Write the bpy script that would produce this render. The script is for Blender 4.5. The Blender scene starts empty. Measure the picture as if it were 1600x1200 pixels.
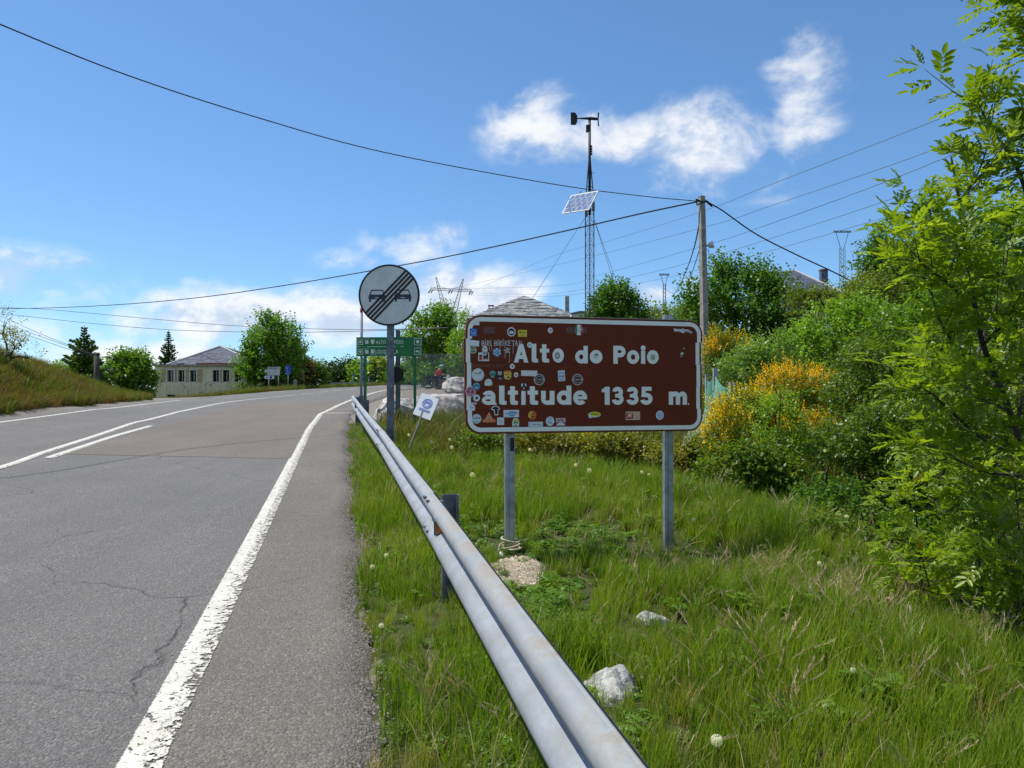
import bpy, math, random
import numpy as np
from mathutils import Vector, Matrix, Euler
random.seed(7); rng = np.random.default_rng(11)
S = bpy.context.scene
COL = S.collection
R = math.radians
# ------------------------------------------------------------------ camera, sky, sun, exposure
FPX = 1200.0                      # focal length in pixels of a 1600 wide picture
EYE = 1.6
PITCH = math.atan(12 / FPX)
cd = bpy.data.cameras.new('camera'); cam = bpy.data.objects.new('camera', cd); COL.objects.link(cam)
cd.sensor_width = 36; cd.lens = 36 * FPX / 1600; cd.clip_start = .05; cd.clip_end = 4000
cam.location = (0, 0, EYE); cam.rotation_euler = (R(90) + PITCH, 0, 0)
S.camera = cam
S.view_settings.view_transform = 'Standard'; S.view_settings.look = 'None'
S.view_settings.gamma = 1; S.view_settings.use_curve_mapping = False
S.view_settings.exposure = 0.70
SUN_EL = R(60)
SUN_H = Vector((-0.93, 0.36, 0)).normalized()           # towards the sun, on the ground
SUN_DIR = Vector((SUN_H.x * math.cos(SUN_EL), SUN_H.y * math.cos(SUN_EL), math.sin(SUN_EL)))
sd = bpy.data.lights.new('sun', 'SUN'); so = bpy.data.objects.new('sun', sd); COL.objects.link(so)
sd.energy = 3.4; sd.angle = R(.53); sd.color = (1, .95, .86)
so.rotation_euler = (-SUN_DIR).to_track_quat('-Z', 'Y').to_euler()

def node(nt, typ, ins=None, **props):
    n = nt.nodes.new(typ)
    for k, v in props.items(): setattr(n, k, v)
    for k, v in (ins or {}).items():
        s = n.inputs[k]
        if isinstance(v, bpy.types.NodeSocket): nt.links.new(v, s)
        elif v is not None: s.default_value = v
    return n
def M_(nt, op, a, b=None, c=None, clamp=False):
    n = nt.nodes.new('ShaderNodeMath'); n.operation = op; n.use_clamp = clamp
    for i, v in enumerate((a, b, c)):
        if v is None: continue
        if isinstance(v, bpy.types.NodeSocket): nt.links.new(v, n.inputs[i])
        else: n.inputs[i].default_value = v
    return n.outputs[0]
def mixc(nt, f, a, b, blend='MIX'):
    n = nt.nodes.new('ShaderNodeMix'); n.data_type = 'RGBA'; n.blend_type = blend
    for i, v in ((0, f), (6, a), (7, b)):
        if isinstance(v, bpy.types.NodeSocket): nt.links.new(v, n.inputs[i])
        else: n.inputs[i].default_value = v if i == 0 else (*v[:3], 1)
    return n.outputs[2]
def smooth(nt, x, lo, hi):
    n = node(nt, 'ShaderNodeMapRange', {0: x, 1: lo, 2: hi}, interpolation_type='SMOOTHSTEP'); return n.outputs[0]

W = bpy.data.worlds.new('World'); S.world = W; W.use_nodes = True
nt = W.node_tree; nt.nodes.clear()
sky = node(nt, 'ShaderNodeTexSky', sky_type='NISHITA', sun_disc=False, sun_elevation=SUN_EL,
           sun_rotation=math.atan2(SUN_H.x, SUN_H.y), altitude=1335, air_density=1.0, dust_density=.6, ozone_density=1.6)
tc = node(nt, 'ShaderNodeTexCoord')
dirv = tc.outputs['Generated']
sx = node(nt, 'ShaderNodeSeparateXYZ', {0: dirv})
az = M_(nt, 'ARCTAN2', sx.outputs[0], sx.outputs[1]); el = M_(nt, 'ARCSINE', sx.outputs[2])
cxyz = node(nt, 'ShaderNodeCombineXYZ', {0: az, 1: M_(nt, 'MULTIPLY', el, 1.5), 2: .3})
n1 = node(nt, 'ShaderNodeTexNoise', {'Vector': cxyz.outputs[0], 'Scale': 9.0, 'Detail': 9, 'Roughness': .58, 'Distortion': .25})
n2 = node(nt, 'ShaderNodeTexNoise', {'Vector': cxyz.outputs[0], 'Scale': 3.2, 'Detail': 4, 'Roughness': .5})
n3 = node(nt, 'ShaderNodeTexNoise', {'Vector': cxyz.outputs[0], 'Scale': 22., 'Detail': 6, 'Roughness': .55})
# cumulus by bearing and height above the horizon in degrees: (bearing, elevation, half width, half height, weight)
CUMULUS = [(832, 190, 80, 62, .52), (905, 205, 80, 50, .50), (985, 222, 90, 46, .50), (1110, 235, 125, 72, .66), (1055, 262, 70, 50, .55), (1185, 272, 75, 44, .48), (1252, 150, 62, 76, .64), (1225, 205, 60, 50, .52), (1215, 100, 34, 30, .42),
           (640, 384, 76, 30, .66), (692, 374, 40, 24, .58), (560, 408, 64, 20, .52), (55, 446, 108, 40, .92), (140, 412, 10, 8, .42), (300, 440, 30, 10, .32),
           (430, 492, 125, 40, 1.05), (325, 496, 105, 34, .95), (520, 505, 90, 40, 1.0), (225, 505, 80, 26, .72), (740, 472, 92, 52, 1.15), (795, 460, 52, 36, 1.0), (660, 505, 80, 42, 1.0), (250, 562, 270, 34, .72), (60, 512, 110, 34, .66), (1015, 468, 46, 24, .85), (1092, 468, 36, 34, .72), (700, 565, 190, 50, .7)]
dens = None
for (u_, v_, ru_, rv_, wt) in CUMULUS:          # bearing and elevation of each cumulus
    b = math.atan((u_ - 800) / FPX); e = math.atan((612 - v_) / math.hypot(FPX, u_ - 800)); wa = ru_ / FPX * math.cos(b); we = rv_ / FPX
    da = M_(nt, 'DIVIDE', M_(nt, 'SUBTRACT', az, b), wa); de = M_(nt, 'DIVIDE', M_(nt, 'SUBTRACT', el, e), we)
    d2 = M_(nt, 'ADD', M_(nt, 'MULTIPLY', da, da), M_(nt, 'MULTIPLY', de, de))
    g_ = M_(nt, 'MULTIPLY', M_(nt, 'EXPONENT', M_(nt, 'MULTIPLY', d2, -.8)), wt)
    dens = g_ if dens is None else M_(nt, 'MAXIMUM', dens, g_)
# horizon cumulus goes on behind; scattered cloud out of view added as neutral fill
band = M_(nt, 'MULTIPLY', M_(nt, 'EXPONENT', M_(nt, 'MULTIPLY', M_(nt, 'POWER', M_(nt, 'DIVIDE', M_(nt, 'SUBTRACT', el, R(4)), R(6)), 2.0), -1.0)),
          smooth(nt, n2.outputs[0], .42, .62))
n4 = node(nt, 'ShaderNodeTexNoise', {'Vector': dirv, 'Scale': 2.3, 'Detail': 3, 'Roughness': .5})
scat = M_(nt, 'MULTIPLY', smooth(nt, n4.outputs[0], .46, .66), smooth(nt, el, R(2), R(10)))
behind = smooth(nt, M_(nt, 'ABSOLUTE', az), R(36), R(48))
outside = M_(nt, 'MAXIMUM', behind, smooth(nt, el, R(31), R(42)))
dens = M_(nt, 'MAXIMUM', dens, M_(nt, 'MULTIPLY', M_(nt, 'MAXIMUM', M_(nt, 'MULTIPLY', band, behind), scat), M_(nt, 'MULTIPLY', outside, .95)))
fb = M_(nt, 'ADD', M_(nt, 'MULTIPLY', M_(nt, 'SUBTRACT', n1.outputs[0], .5), 2.5), M_(nt, 'MULTIPLY', M_(nt, 'SUBTRACT', n2.outputs[0], .5), .6))
cl = M_(nt, 'ADD', dens, M_(nt, 'MULTIPLY', fb, smooth(nt, dens, 0, .35)))
cov = M_(nt, 'MULTIPLY', smooth(nt, cl, .16, 1.0), .92)
up_ = node(nt, 'ShaderNodeVectorMath', {0: cxyz.outputs[0], 1: (-.018, .030, 0)}, operation='ADD').outputs[0]
n1u = node(nt, 'ShaderNodeTexNoise', {'Vector': up_, 'Scale': 9.0, 'Detail': 9, 'Roughness': .58, 'Distortion': .25})
puff = M_(nt, 'SUBTRACT', n1.outputs[0], n1u.outputs[0])  # offset noise difference paints lit and shaded sides into the clouds
shade = smooth(nt, M_(nt, 'ADD', M_(nt, 'MULTIPLY', puff, 2.4), M_(nt, 'SUBTRACT', n3.outputs[0], M_(nt, 'MULTIPLY', smooth(nt, cl, .7, 1.6), .22))), .22, .66)
ccol = mixc(nt, shade, (4.4, 5.1, 6.2), (7.1, 7.2, 7.3))
skg = node(nt, 'ShaderNodeGamma', {0: sky.outputs[0], 1: .86}).outputs[0]
skyc = mixc(nt, 1.0, skg, (.77, 1.12, 1.42), 'MULTIPLY')
col = mixc(nt, cov, skyc, ccol)
bg = node(nt, 'ShaderNodeBackground', {'Color': col, 'Strength': .087})
wo = node(nt, 'ShaderNodeOutputWorld', {0: bg.outputs[0]})
try:
    W.cycles.sampling_method = 'MANUAL'; W.cycles.sample_map_resolution = 512
except Exception: pass
S.cycles.max_bounces = 6; S.cycles.transparent_max_bounces = 8; S.cycles.diffuse_bounces = 3; S.cycles.glossy_bounces = 2

# ------------------------------------------------------------------ the lie of the land
PHI = R(-12.6); CP, SP = math.cos(PHI), math.sin(PHI)
def ar(x, y): return SP * x + CP * y, CP * x - SP * y             # along the road, across the road (positive to the verge)
def xy(a, r): return SP * a + CP * r, CP * a - SP * r
_A = np.arange(-120, 1500, .5)
_sl = np.interp(_A, [-121, 0, 28, 42, 105, 130, 400, 1500], [.0208, .0208, .0544, .019, .018, -.004, -.004, .004])
_G = np.concatenate([[0], np.cumsum((_sl[1:] + _sl[:-1]) * .25)]); _G -= np.interp(0, _A, _G)
def g(a): return np.interp(a, _A, _G)
def sst(x, lo, hi):
    t = np.clip((np.asarray(x, float) - lo) / (hi - lo), 0, 1); return t * t * (3 - 2 * t)
def wob(x, y, s, seed=0):
    x = np.asarray(x, float) * s; y = np.asarray(y, float) * s
    return (np.sin(x * 1.3 + y * .7 + seed) + np.sin(-x * .8 + y * 1.7 + seed * 2.1) + np.sin(x * 2.3 + y * 2.1 + seed * .7) * .6 + np.sin(x * 3.7 - y * 3.1 + seed * 1.3) * .4) / 3
LEFT_A = [-60, 15, 20, 27, 34, 38, 44, 49, 57, 67, 76, 90, 110, 130]; LEFT_R = [-8.6, -8.5, -8.2, -7.4, -7.2, -6.9, -5.1, -3.7, -1.5, 1.7, 3.6, 8.5, 18, 30]
LINE_A = [-60, 14, 20, 25, 31.5, 36, 53, 67, 76, 90, 110, 130]; LINE_R = [-.8, -.8, -.78, -.62, .33, 1.1, 3.3, 7.3, 10.3, 16, 27, 40]
def line_r(a): return np.interp(a, LINE_A, LINE_R)
def road_z(a, r):
    c = np.interp(a, [24, 37, 50, 75], [.04, -.03, -.02, 0]); return g(a) + c * np.clip(-r - .8, 0, 8.2)
def edge_r(a): return .17 + .035 * np.sin(a * 1.9) + .02 * np.sin(a * 5.3 + 1) + line_r(a) + .8
def ridge_x(y): return 2.85 + .25 * np.sin(y * .9) + np.interp(y, [3, 6, 14, 20], [0, 0, .35, .9])
def H(x, y):
    x = np.asarray(x, float); y = np.asarray(y, float)
    a, r = ar(x, y)
    z = road_z(a, r)
    L = np.interp(a, LEFT_A, LEFT_R)
    q = L - .15 - r
    B = np.interp(a, [-40, 0, 20, 26, 33, 40, 46], [4, 3.8, 3.2, 2.5, 1.5, .55, 0])
    z = z + B * sst(q, .3, 5.5) * (1 - sst(q, 14, 40)) + sst(q, 0, 3) * .12 * wob(x, y, .9, 3) * np.minimum(1, B)
    z = z - sst(a, 33, 40) * np.clip(q, 0, 45) * .10
    # verge, gully and hillside on the other side
    v = r - edge_r(a)
    z = z - .05 * sst(v, -.1, .05) + sst(v, .1, 1) * (.05 * wob(x, y, 2.2, 1) + .06) * (1 - .8 * sst(a, 22, 26))
    gx = x - ridge_x(y)
    near = 1 - sst(y, 12, 19)
    z = z - 1.8 * sst(gx, 0, 1.9) * near - .5 * sst(gx, 0, 4) * (1 - near) * (1 - sst(y, 22, 30))
    z = z - .15 * np.exp(-((x - 1.5) ** 2 + (y - 6.8) ** 2) / .55)
    z = z - 1.1 * np.exp(-(((x - 4.5) / 1.0) ** 2 + ((y - 10.3) / 1.6) ** 2))
    hill = np.clip(x - 5.5, 0, 14) * .16 + np.clip(x - 19.5, 0, 70) * .13
    z = z + hill * sst(y, -6, 14) + sst(x, 4, 9) * sst(y, 18, 32) * .55
    z = z + np.clip(v - 3.5, 0, 40) * .09 * sst(a, 58, 70)
    far = sst(np.hypot(x, y), 120, 420)
    z = z + far * (6 * wob(x, y, .006, 5) + 1.0) * sst(np.abs(x + 60), 40, 300)
    return z
def pt(u, v, d):
    """world point seen at pixel (u, v) of the 1600 x 1200 picture at d metres in front of the camera"""
    dz = (600 - v) / FPX; c, s = math.cos(PITCH), math.sin(PITCH)
    fy, fz = c - s * dz, s + c * dz
    t = d / fy
    return Vector(((u - 800) / FPX * t, d, EYE + fz * t))
def gp(u, v, h=None):
    """where the sight line through pixel (u, v) meets the ground"""
    hf = h or (lambda x, y: H(x, y)); p0 = 1.2; step = .05; d = p0
    while d < 400:
        p = pt(u, v, d)
        if p.z < float(hf(p.x, p.y)): break
        d += max(.03, d * .01)
    lo, hi = d - max(.03, d * .012), d
    for _ in range(20):
        m = (lo + hi) / 2; p = pt(u, v, m)
        if p.z < float(hf(p.x, p.y)): hi = m
        else: lo = m
    p = pt(u, v, hi); return Vector((p.x, p.y, float(hf(p.x, p.y))))
def groad(u, v): return gp(u, v, lambda x, y: road_z(*ar(x, y)))

# ------------------------------------------------------------------ mesh helpers
class MB:
    def __init__(s): s.v = []; s.f = []; s.m = []
    def add(s, vs, fs, m=0):
        o = len(s.v); s.v += [tuple(p) for p in vs]; s.f += [tuple(i + o for i in f) for f in fs]; s.m += [m] * len(fs); return s
    def box(s, c, d, m=0, rz=0, taper=1.0, bev=0):
        cx, cy, cz = c; hx, hy, hz = d[0] / 2, d[1] / 2, d[2] / 2
        cr, sr = math.cos(rz), math.sin(rz); vs = []
        b = min(bev, hx * .9, hy * .9)
        for z, k in ((-hz, 1), (hz, taper)):
            if b: ring = [(-hx + b, -hy), (hx - b, -hy), (hx, -hy + b), (hx, hy - b), (hx - b, hy), (-hx + b, hy), (-hx, hy - b), (-hx, -hy + b)]
            else: ring = [(-hx, -hy), (hx, -hy), (hx, hy), (-hx, hy)]
            vs += [(cx + (px * cr - py * sr) * k, cy + (px * sr + py * cr) * k, cz + z) for px, py in ring]
        n = len(vs) // 2
        fs = [tuple(reversed(range(n))), tuple(range(n, 2 * n))] + [(i, (i + 1) % n, n + (i + 1) % n, n + i) for i in range(n)]
        return s.add(vs, fs, m)
    def tube(s, pts, r, seg=8, m=0, cap=True):
        pts = [Vector(p) for p in pts]; n = len(pts); rs = r if isinstance(r, (list, tuple)) else [r] * n
        t0 = (pts[1] - pts[0]).normalized(); up = Vector((0, 0, 1)) if abs(t0.z) < .9 else Vector((1, 0, 0))
        x = t0.cross(up).normalized(); vs = []
        for i, p in enumerate(pts):
            t = (pts[min(i + 1, n - 1)] - pts[max(i - 1, 0)])
            t = t.normalized() if t.length > 1e-9 else t0
            x = (x - t * x.dot(t)); x = x.normalized() if x.length > 1e-6 else t.orthogonal().normalized()
            y = t.cross(x)
            for k in range(seg):
                q = 2 * math.pi * k / seg; vs.append(p + (x * math.cos(q) + y * math.sin(q)) * rs[i])
        fs = [(i * seg + k, i * seg + (k + 1) % seg, (i + 1) * seg + (k + 1) % seg, (i + 1) * seg + k) for i in range(n - 1) for k in range(seg)]
        if cap: fs += [tuple(reversed(range(seg))), tuple(range((n - 1) * seg, n * seg))]
        return s.add(vs, fs, m)
    def prism(s, poly, y0, y1, m=0):
        """outline in x, z pushed from y0 to y1"""
        n = len(poly); vs = [(x, y0, z) for x, z in poly] + [(x, y1, z) for x, z in poly]
        return s.add(vs, [tuple(range(n)), tuple(reversed(range(n, 2 * n)))] + [(i, n + i, n + (i + 1) % n, (i + 1) % n) for i in range(n)], m)
    def flat(s, poly, y, m=0): return s.add([(x, y, z) for x, z in poly], [tuple(range(len(poly)))], m)
    def disc(s, x, z, rx, rz, y, m=0, n=24): return s.flat([(x + rx * math.cos(2 * math.pi * k / n), z + rz * math.sin(2 * math.pi * k / n)) for k in range(n)], y, m)
    def arc(s, x, z, rx, rz, w, a0, a1, y, m=0, n=22):
        vs = []
        for k in range(n + 1):
            q = R(a0 + (a1 - a0) * k / n); c, s_ = math.cos(q), math.sin(q)
            vs += [(x + rx * c, y, z + rz * s_), (x + (rx - w) * c, y, z + (rz - w) * s_)]
        return s.add(vs, [(2 * k, 2 * k + 1, 2 * k + 3, 2 * k + 2) for k in range(n)], m)
    def bar(s, p, q, w, h=None, m=0):
        """square bar between two points"""
        p, q = Vector(p), Vector(q); t = (q - p).normalized(); x = t.orthogonal().normalized()
        if abs(t.z) < .99: x = t.cross(Vector((0, 0, 1))).normalized()
        y = t.cross(x); h = h or w; vs = []
        for c in (p, q):
            for i, j in ((-1, -1), (1, -1), (1, 1), (-1, 1)): vs.append(c + x * (i * w / 2) + y * (j * h / 2))
        return s.add(vs, [(3, 2, 1, 0), (4, 5, 6, 7), (0, 1, 5, 4), (1, 2, 6, 5), (2, 3, 7, 6), (3, 0, 4, 7)], m)
    def build(s, name, mats, parent=None, smoothed=False):
        me = bpy.data.meshes.new(name); me.from_pydata(s.v, [], s.f)
        for mm in (mats if isinstance(mats, (list, tuple)) else [mats]): me.materials.append(mm)
        if max(s.m, default=0): me.polygons.foreach_set('material_index', s.m)
        if smoothed: me.polygons.foreach_set('use_smooth', [True] * len(me.polygons))
        me.update(); return link(name, me, parent)
def link(name, me, parent=None):
    o = bpy.data.objects.new(name, me); COL.objects.link(o)
    if parent is not None: o.parent = parent
    return o
def arrmesh(name, V, F, mats, rnd=None, mi=None, smoothed=False):
    """numpy vertices and equal-sided faces to a mesh"""
    me = bpy.data.meshes.new(name); k = F.shape[1]
    me.vertices.add(len(V)); me.vertices.foreach_set('co', V.astype(np.float32).ravel())
    me.loops.add(F.size); me.loops.foreach_set('vertex_index', F.astype(np.int32).ravel())
    me.polygons.add(len(F)); me.polygons.foreach_set('loop_start', np.arange(0, F.size, k, dtype=np.int32))
    me.polygons.foreach_set('loop_total', np.full(len(F), k, dtype=np.int32))
    for mm in (mats if isinstance(mats, (list, tuple)) else [mats]): me.materials.append(mm)
    if mi is not None: me.polygons.foreach_set('material_index', np.asarray(mi, dtype=np.int32))
    if smoothed: me.polygons.foreach_set('use_smooth', np.ones(len(F), dtype=bool))
    if rnd is not None:
        at = me.attributes.new('rnd', 'FLOAT', 'FACE'); at.data.foreach_set('value', np.asarray(rnd, dtype=np.float32))
    me.update(); return me
def tag(o, label=None, cat=None, group=None, kind=None):
    if label: o['label'] = label
    if cat: o['category'] = cat
    if group: o['group'] = group
    if kind: o['kind'] = kind
    return o
def thing(name, label, cat, loc=(0, 0, 0), rz=0, group=None):
    o = bpy.data.objects.new(name, None); COL.objects.link(o); o.empty_display_size = .2
    o.location = loc; o.rotation_euler = (0, 0, rz); return tag(o, label, cat, group)
def copy_tree(o, parent=None):
    c = o.copy(); COL.objects.link(c)
    if parent is not None: c.parent = parent
    for ch in list(o.children): copy_tree(ch, c)
    return c
def spline(P, n=8):
    """Catmull-Rom through the points"""
    P = [Vector(p) for p in P]; P = [P[0] * 2 - P[1]] + P + [P[-1] * 2 - P[-2]]; out = []
    for i in range(1, len(P) - 2):
        for k in range(n):
            t = k / n; a, b, c, d = P[i - 1], P[i], P[i + 1], P[i + 2]
            out.append(.5 * ((2 * b) + (c - a) * t + (2 * a - 5 * b + 4 * c - d) * t * t + (3 * b - a - 3 * c + d) * t ** 3))
    return out + [P[-2]]
def text_part(txt, size, m, parent, loc, name='lettering', bold=0.0, width=None, rz=0):
    """flat lettering standing in the x, z plane, facing -y"""
    cu = bpy.data.curves.new('lettering', 'FONT'); cu.body = txt; cu.size = size; cu.offset = bold * size; cu.resolution_u = 3
    ob = bpy.data.objects.new('lettering', cu); COL.objects.link(ob)
    dg = bpy.context.evaluated_depsgraph_get(); me = bpy.data.meshes.new_from_object(ob.evaluated_get(dg))
    bpy.data.objects.remove(ob); n = len(me.vertices); co = np.empty(n * 3); me.vertices.foreach_get('co', co); co = co.reshape(-1, 3)
    co[:, 0] -= co[:, 0].min()
    if width: co[:, 0] *= width / max(1e-6, co[:, 0].max())
    c, s = math.cos(rz), math.sin(rz)
    V = np.stack([loc[0] + co[:, 0] * c - co[:, 1] * s, np.full(n, loc[1]), loc[2] + co[:, 0] * s + co[:, 1] * c], 1)
    me.vertices.foreach_set('co', V.ravel()); me.materials.clear(); me.materials.append(m); me.update()
    return link(name, me, parent)

# ------------------------------------------------------------------ materials
def base_mat(name):
    m = bpy.data.materials.new(name); m.use_nodes = True; t = m.node_tree
    return m, t, t.nodes['Principled BSDF']
def mat(name, col, rough=.6, metal=0., vary=.12, scale=6., bump=0., bscale=40., spec=.4, coords='Object', col2=None, edge=(.35, .65)):
    m, t, p = base_mat(name)
    p.inputs['Roughness'].default_value = rough; p.inputs['Metallic'].default_value = metal; p.inputs['Specular IOR Level'].default_value = spec
    c = node(t, 'ShaderNodeTexCoord').outputs[coords]
    nz = node(t, 'ShaderNodeTexNoise', {'Vector': c, 'Scale': scale, 'Detail': 6, 'Roughness': .6})
    f = smooth(t, nz.outputs[0], *edge)
    lo = [max(0, k * (1 - vary)) for k in col]; hi = [min(1, k * (1 + vary)) for k in col]
    t.links.new(mixc(t, f, lo, col2 or hi), p.inputs['Base Color'])
    if bump:
        b = node(t, 'ShaderNodeTexNoise', {'Vector': c, 'Scale': bscale, 'Detail': 5, 'Roughness': .6})
        bn = node(t, 'ShaderNodeBump', {'Height': b.outputs[0], 'Strength': bump, 'Distance': .02}); t.links.new(bn.outputs[0], p.inputs['Normal'])
    return m
_flat = {}
def flat(*c, rough=.5):
    k = tuple(round(x, 3) for x in c) + (rough,)
    if k not in _flat: _flat[k] = mat('print_%02d' % len(_flat), c, rough=rough, vary=.06, scale=30)
    return _flat[k]
def leaf_mat(name, c1, c2, transl=.42, nscale=.9, gloss=.02, c3=None, inst=False):
    """leaf surface: colour differs leaf by leaf and shoot by shoot; light comes through"""
    m = bpy.data.materials.new(name); m.use_nodes = True; t = m.node_tree; t.nodes.clear()
    geo = node(t, 'ShaderNodeNewGeometry')
    nz = node(t, 'ShaderNodeTexNoise', {'Vector': geo.outputs['Position'], 'Scale': nscale, 'Detail': 3, 'Roughness': .6})
    if inst: rn = node(t, 'ShaderNodeObjectInfo').outputs['Random']
    else: rn = node(t, 'ShaderNodeAttribute', attribute_name='rnd').outputs['Fac']
    f = M_(t, 'ADD', M_(t, 'MULTIPLY', rn, .55), M_(t, 'MULTIPLY', smooth(t, nz.outputs[0], .3, .7), .45))
    c = mixc(t, f, c1, c2)
    if c3: c = mixc(t, smooth(t, rn, .86, .97), c, c3)
    d = node(t, 'ShaderNodeBsdfDiffuse', {'Color': c}); tr = node(t, 'ShaderNodeBsdfTranslucent', {'Color': mixc(t, 1., c, (1.5, 1.5, .5), 'MULTIPLY')})
    mx = node(t, 'ShaderNodeMixShader', {0: transl, 1: d.outputs[0], 2: tr.outputs[0]})
    gl = node(t, 'ShaderNodeBsdfGlossy', {'Color': (.9, .95, 1, 1), 'Roughness': .42})
    mx2 = node(t, 'ShaderNodeMixShader', {0: gloss, 1: mx.outputs[0], 2: gl.outputs[0]})
    node(t, 'ShaderNodeOutputMaterial', {0: mx2.outputs[0]}); return m
MT = {}
MT['galv'] = mat('galvanised_steel', (.30, .33, .36), rough=.45, metal=.55, vary=.25, scale=9, bump=.08, bscale=60)
MT['galv_dark'] = mat('weathered_steel', (.15, .17, .19), rough=.55, metal=.4, vary=.25, scale=12)
MT['rust'] = mat('rusty_steel', (.055, .032, .026), rough=.7, metal=.2, vary=.4, scale=20)
MT['dark'] = mat('dark_metal', (.018, .018, .02), rough=.5, metal=.2)
MT['black'] = mat('black_rubber', (.012, .012, .013), rough=.7)
MT['wire'] = mat('black_cable', (.012, .012, .015), rough=.6)
MT['thinwire'] = mat('aluminium_cable', (.10, .12, .15), rough=.5)
MT['brown'] = mat('brown_sign_film', (.150, .030, .0115), rough=.55, vary=.06, scale=3, spec=.15)
MT['white'] = mat('white_reflective_film', (.86, .87, .82), rough=.5, vary=.03, scale=5, spec=.2)
MT['whitepaint'] = mat('white_paint', (.74, .74, .72), rough=.5, vary=.06)
MT['green_paint'] = mat('green_paint', (.012, .16, .042), rough=.5, vary=.2)
MT['concrete'] = mat('concrete', (.27, .25, .22), rough=.9, vary=.25, scale=5, bump=.3, bscale=30)
MT['wood'] = mat('grey_wood', (.24, .22, .19), rough=.85, vary=.3, scale=14, bump=.3)
MT['wood_dark'] = mat('tarred_wood', (.055, .047, .042), rough=.85, vary=.3, scale=10)
MT['bark'] = mat('bark', (.075, .06, .045), rough=.9, vary=.4, scale=18, bump=.5, bscale=45)
MT['bark_ash'] = mat('ash_bark', (.055, .05, .04), rough=.85, vary=.45, scale=22, bump=.4, bscale=60)
MT['rock'] = mat('pale_rock', (.37, .345, .32), rough=.9, vary=.5, scale=4.5, bump=.9, bscale=14, edge=(.38, .58))
MT['rock2'] = mat('granite_rock', (.34, .34, .33), rough=.9, vary=.4, scale=16, bump=.8, bscale=40)
# ================================================================== THE SETTING
def gmask(x, y):
    """bare gravel: the lay-by behind the boulders, the far shoulder and the mouth of the side road"""
    a, r = ar(x, y); v = r - edge_r(a); q = np.interp(a, LEFT_A, LEFT_R) - r
    lot = sst(a + .5 * wob(x, y, 1, 2), 21.5, 23) * (1 - sst(a, 57, 62)) * (1 - sst(v + .5 * wob(x, y, .8, 6), 6.0, 8.0)) * (v > -.3)
    mouth = sst(a, 33, 37) * (1 - sst(a, 47, 50)) * (1 - sst(q, 5, 9)) * (q > -.3)
    shoulder = (q > -.3) * (1 - sst(q + .12 * wob(x, y, 2.5, 8), .25, .6)) * (a < 36)
    edge = (np.abs(v) < .5) * (1 - sst(np.abs(v), .03, .12)) * .5
    far = (v > -.3) * (1 - sst(v, .6, 1.4)) * sst(a, 60, 64)
    return np.clip(np.maximum.reduce([lot, mouth, shoulder, edge, far]), 0, 1)
def axis(*seg):
    out = []
    for a, b, st in seg: out += list(np.arange(a, b - 1e-6, st))
    return np.array(out + [seg[-1][1]])
GX = axis((-1400, -200, 120), (-200, -60, 10), (-60, -14, 1.2), (-14, -3, .5), (-3, 6, .14), (6, 14, .5), (14, 60, 1.6), (60, 200, 10), (200, 1400, 120))
GY = axis((-300, -60, 40), (-60, 0, 3), (0, 16, .18), (16, 60, .6), (60, 150, 2), (150, 400, 12), (400, 2600, 140))
X, Y = np.meshgrid(GX, GY); a_, r_ = ar(X, Y); Z = H(X, Y)
inside = (r_ < edge_r(a_)) & (r_ > np.interp(a_, LEFT_A, LEFT_R)) & (a_ < 128) & (a_ > -58)
Z = Z - np.where(inside, .11, 0)
V = np.stack([X.ravel(), Y.ravel(), Z.ravel()], 1); nx, ny = len(GX), len(GY)
i = np.arange(nx * ny).reshape(ny, nx)
F = np.stack([i[:-1, :-1], i[:-1, 1:], i[1:, 1:], i[1:, :-1]], -1).reshape(-1, 4)
m, t, p = base_mat('verge_soil'); p.inputs['Roughness'].default_value = .95; p.inputs['Specular IOR Level'].default_value = .15
c = node(t, 'ShaderNodeTexCoord').outputs['Object']
na = node(t, 'ShaderNodeTexNoise', {'Vector': c, 'Scale': .7, 'Detail': 8, 'Roughness': .65}).outputs[0]
nb = node(t, 'ShaderNodeTexNoise', {'Vector': c, 'Scale': 14, 'Detail': 6, 'Roughness': .7}).outputs[0]
vo = node(t, 'ShaderNodeTexVoronoi', {'Vector': c, 'Scale': 38})
ga = node(t, 'ShaderNodeAttribute', attribute_name='gravel').outputs['Fac']
soil = mixc(t, smooth(t, nb, .35, .65), (.035, .045, .014), (.075, .075, .028)); soil = mixc(t, smooth(t, na, .45, .6), soil, (.05, .075, .018))
gr = mixc(t, smooth(t, nb, .3, .7), (.13, .115, .098), (.22, .195, .165)); gr = mixc(t, M_(t, 'MULTIPLY', vo.outputs['Color'], .35), gr, (.30, .28, .25))
t.links.new(mixc(t, smooth(t, M_(t, 'ADD', ga, M_(t, 'MULTIPLY', M_(t, 'SUBTRACT', nb, .5), .6)), .35, .6), soil, gr), p.inputs['Base Color'])
bn = node(t, 'ShaderNodeBump', {'Height': nb, 'Strength': .6, 'Distance': .04}); t.links.new(bn.outputs[0], p.inputs['Normal'])
MT['soil'] = m
me = arrmesh('ground', V, F, m, smoothed=True)
at = me.attributes.new('gravel', 'FLOAT', 'POINT'); at.data.foreach_set('value', gmask(X, Y).ravel().astype(np.float32))
tag(link('ground', me), kind='structure')

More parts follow.
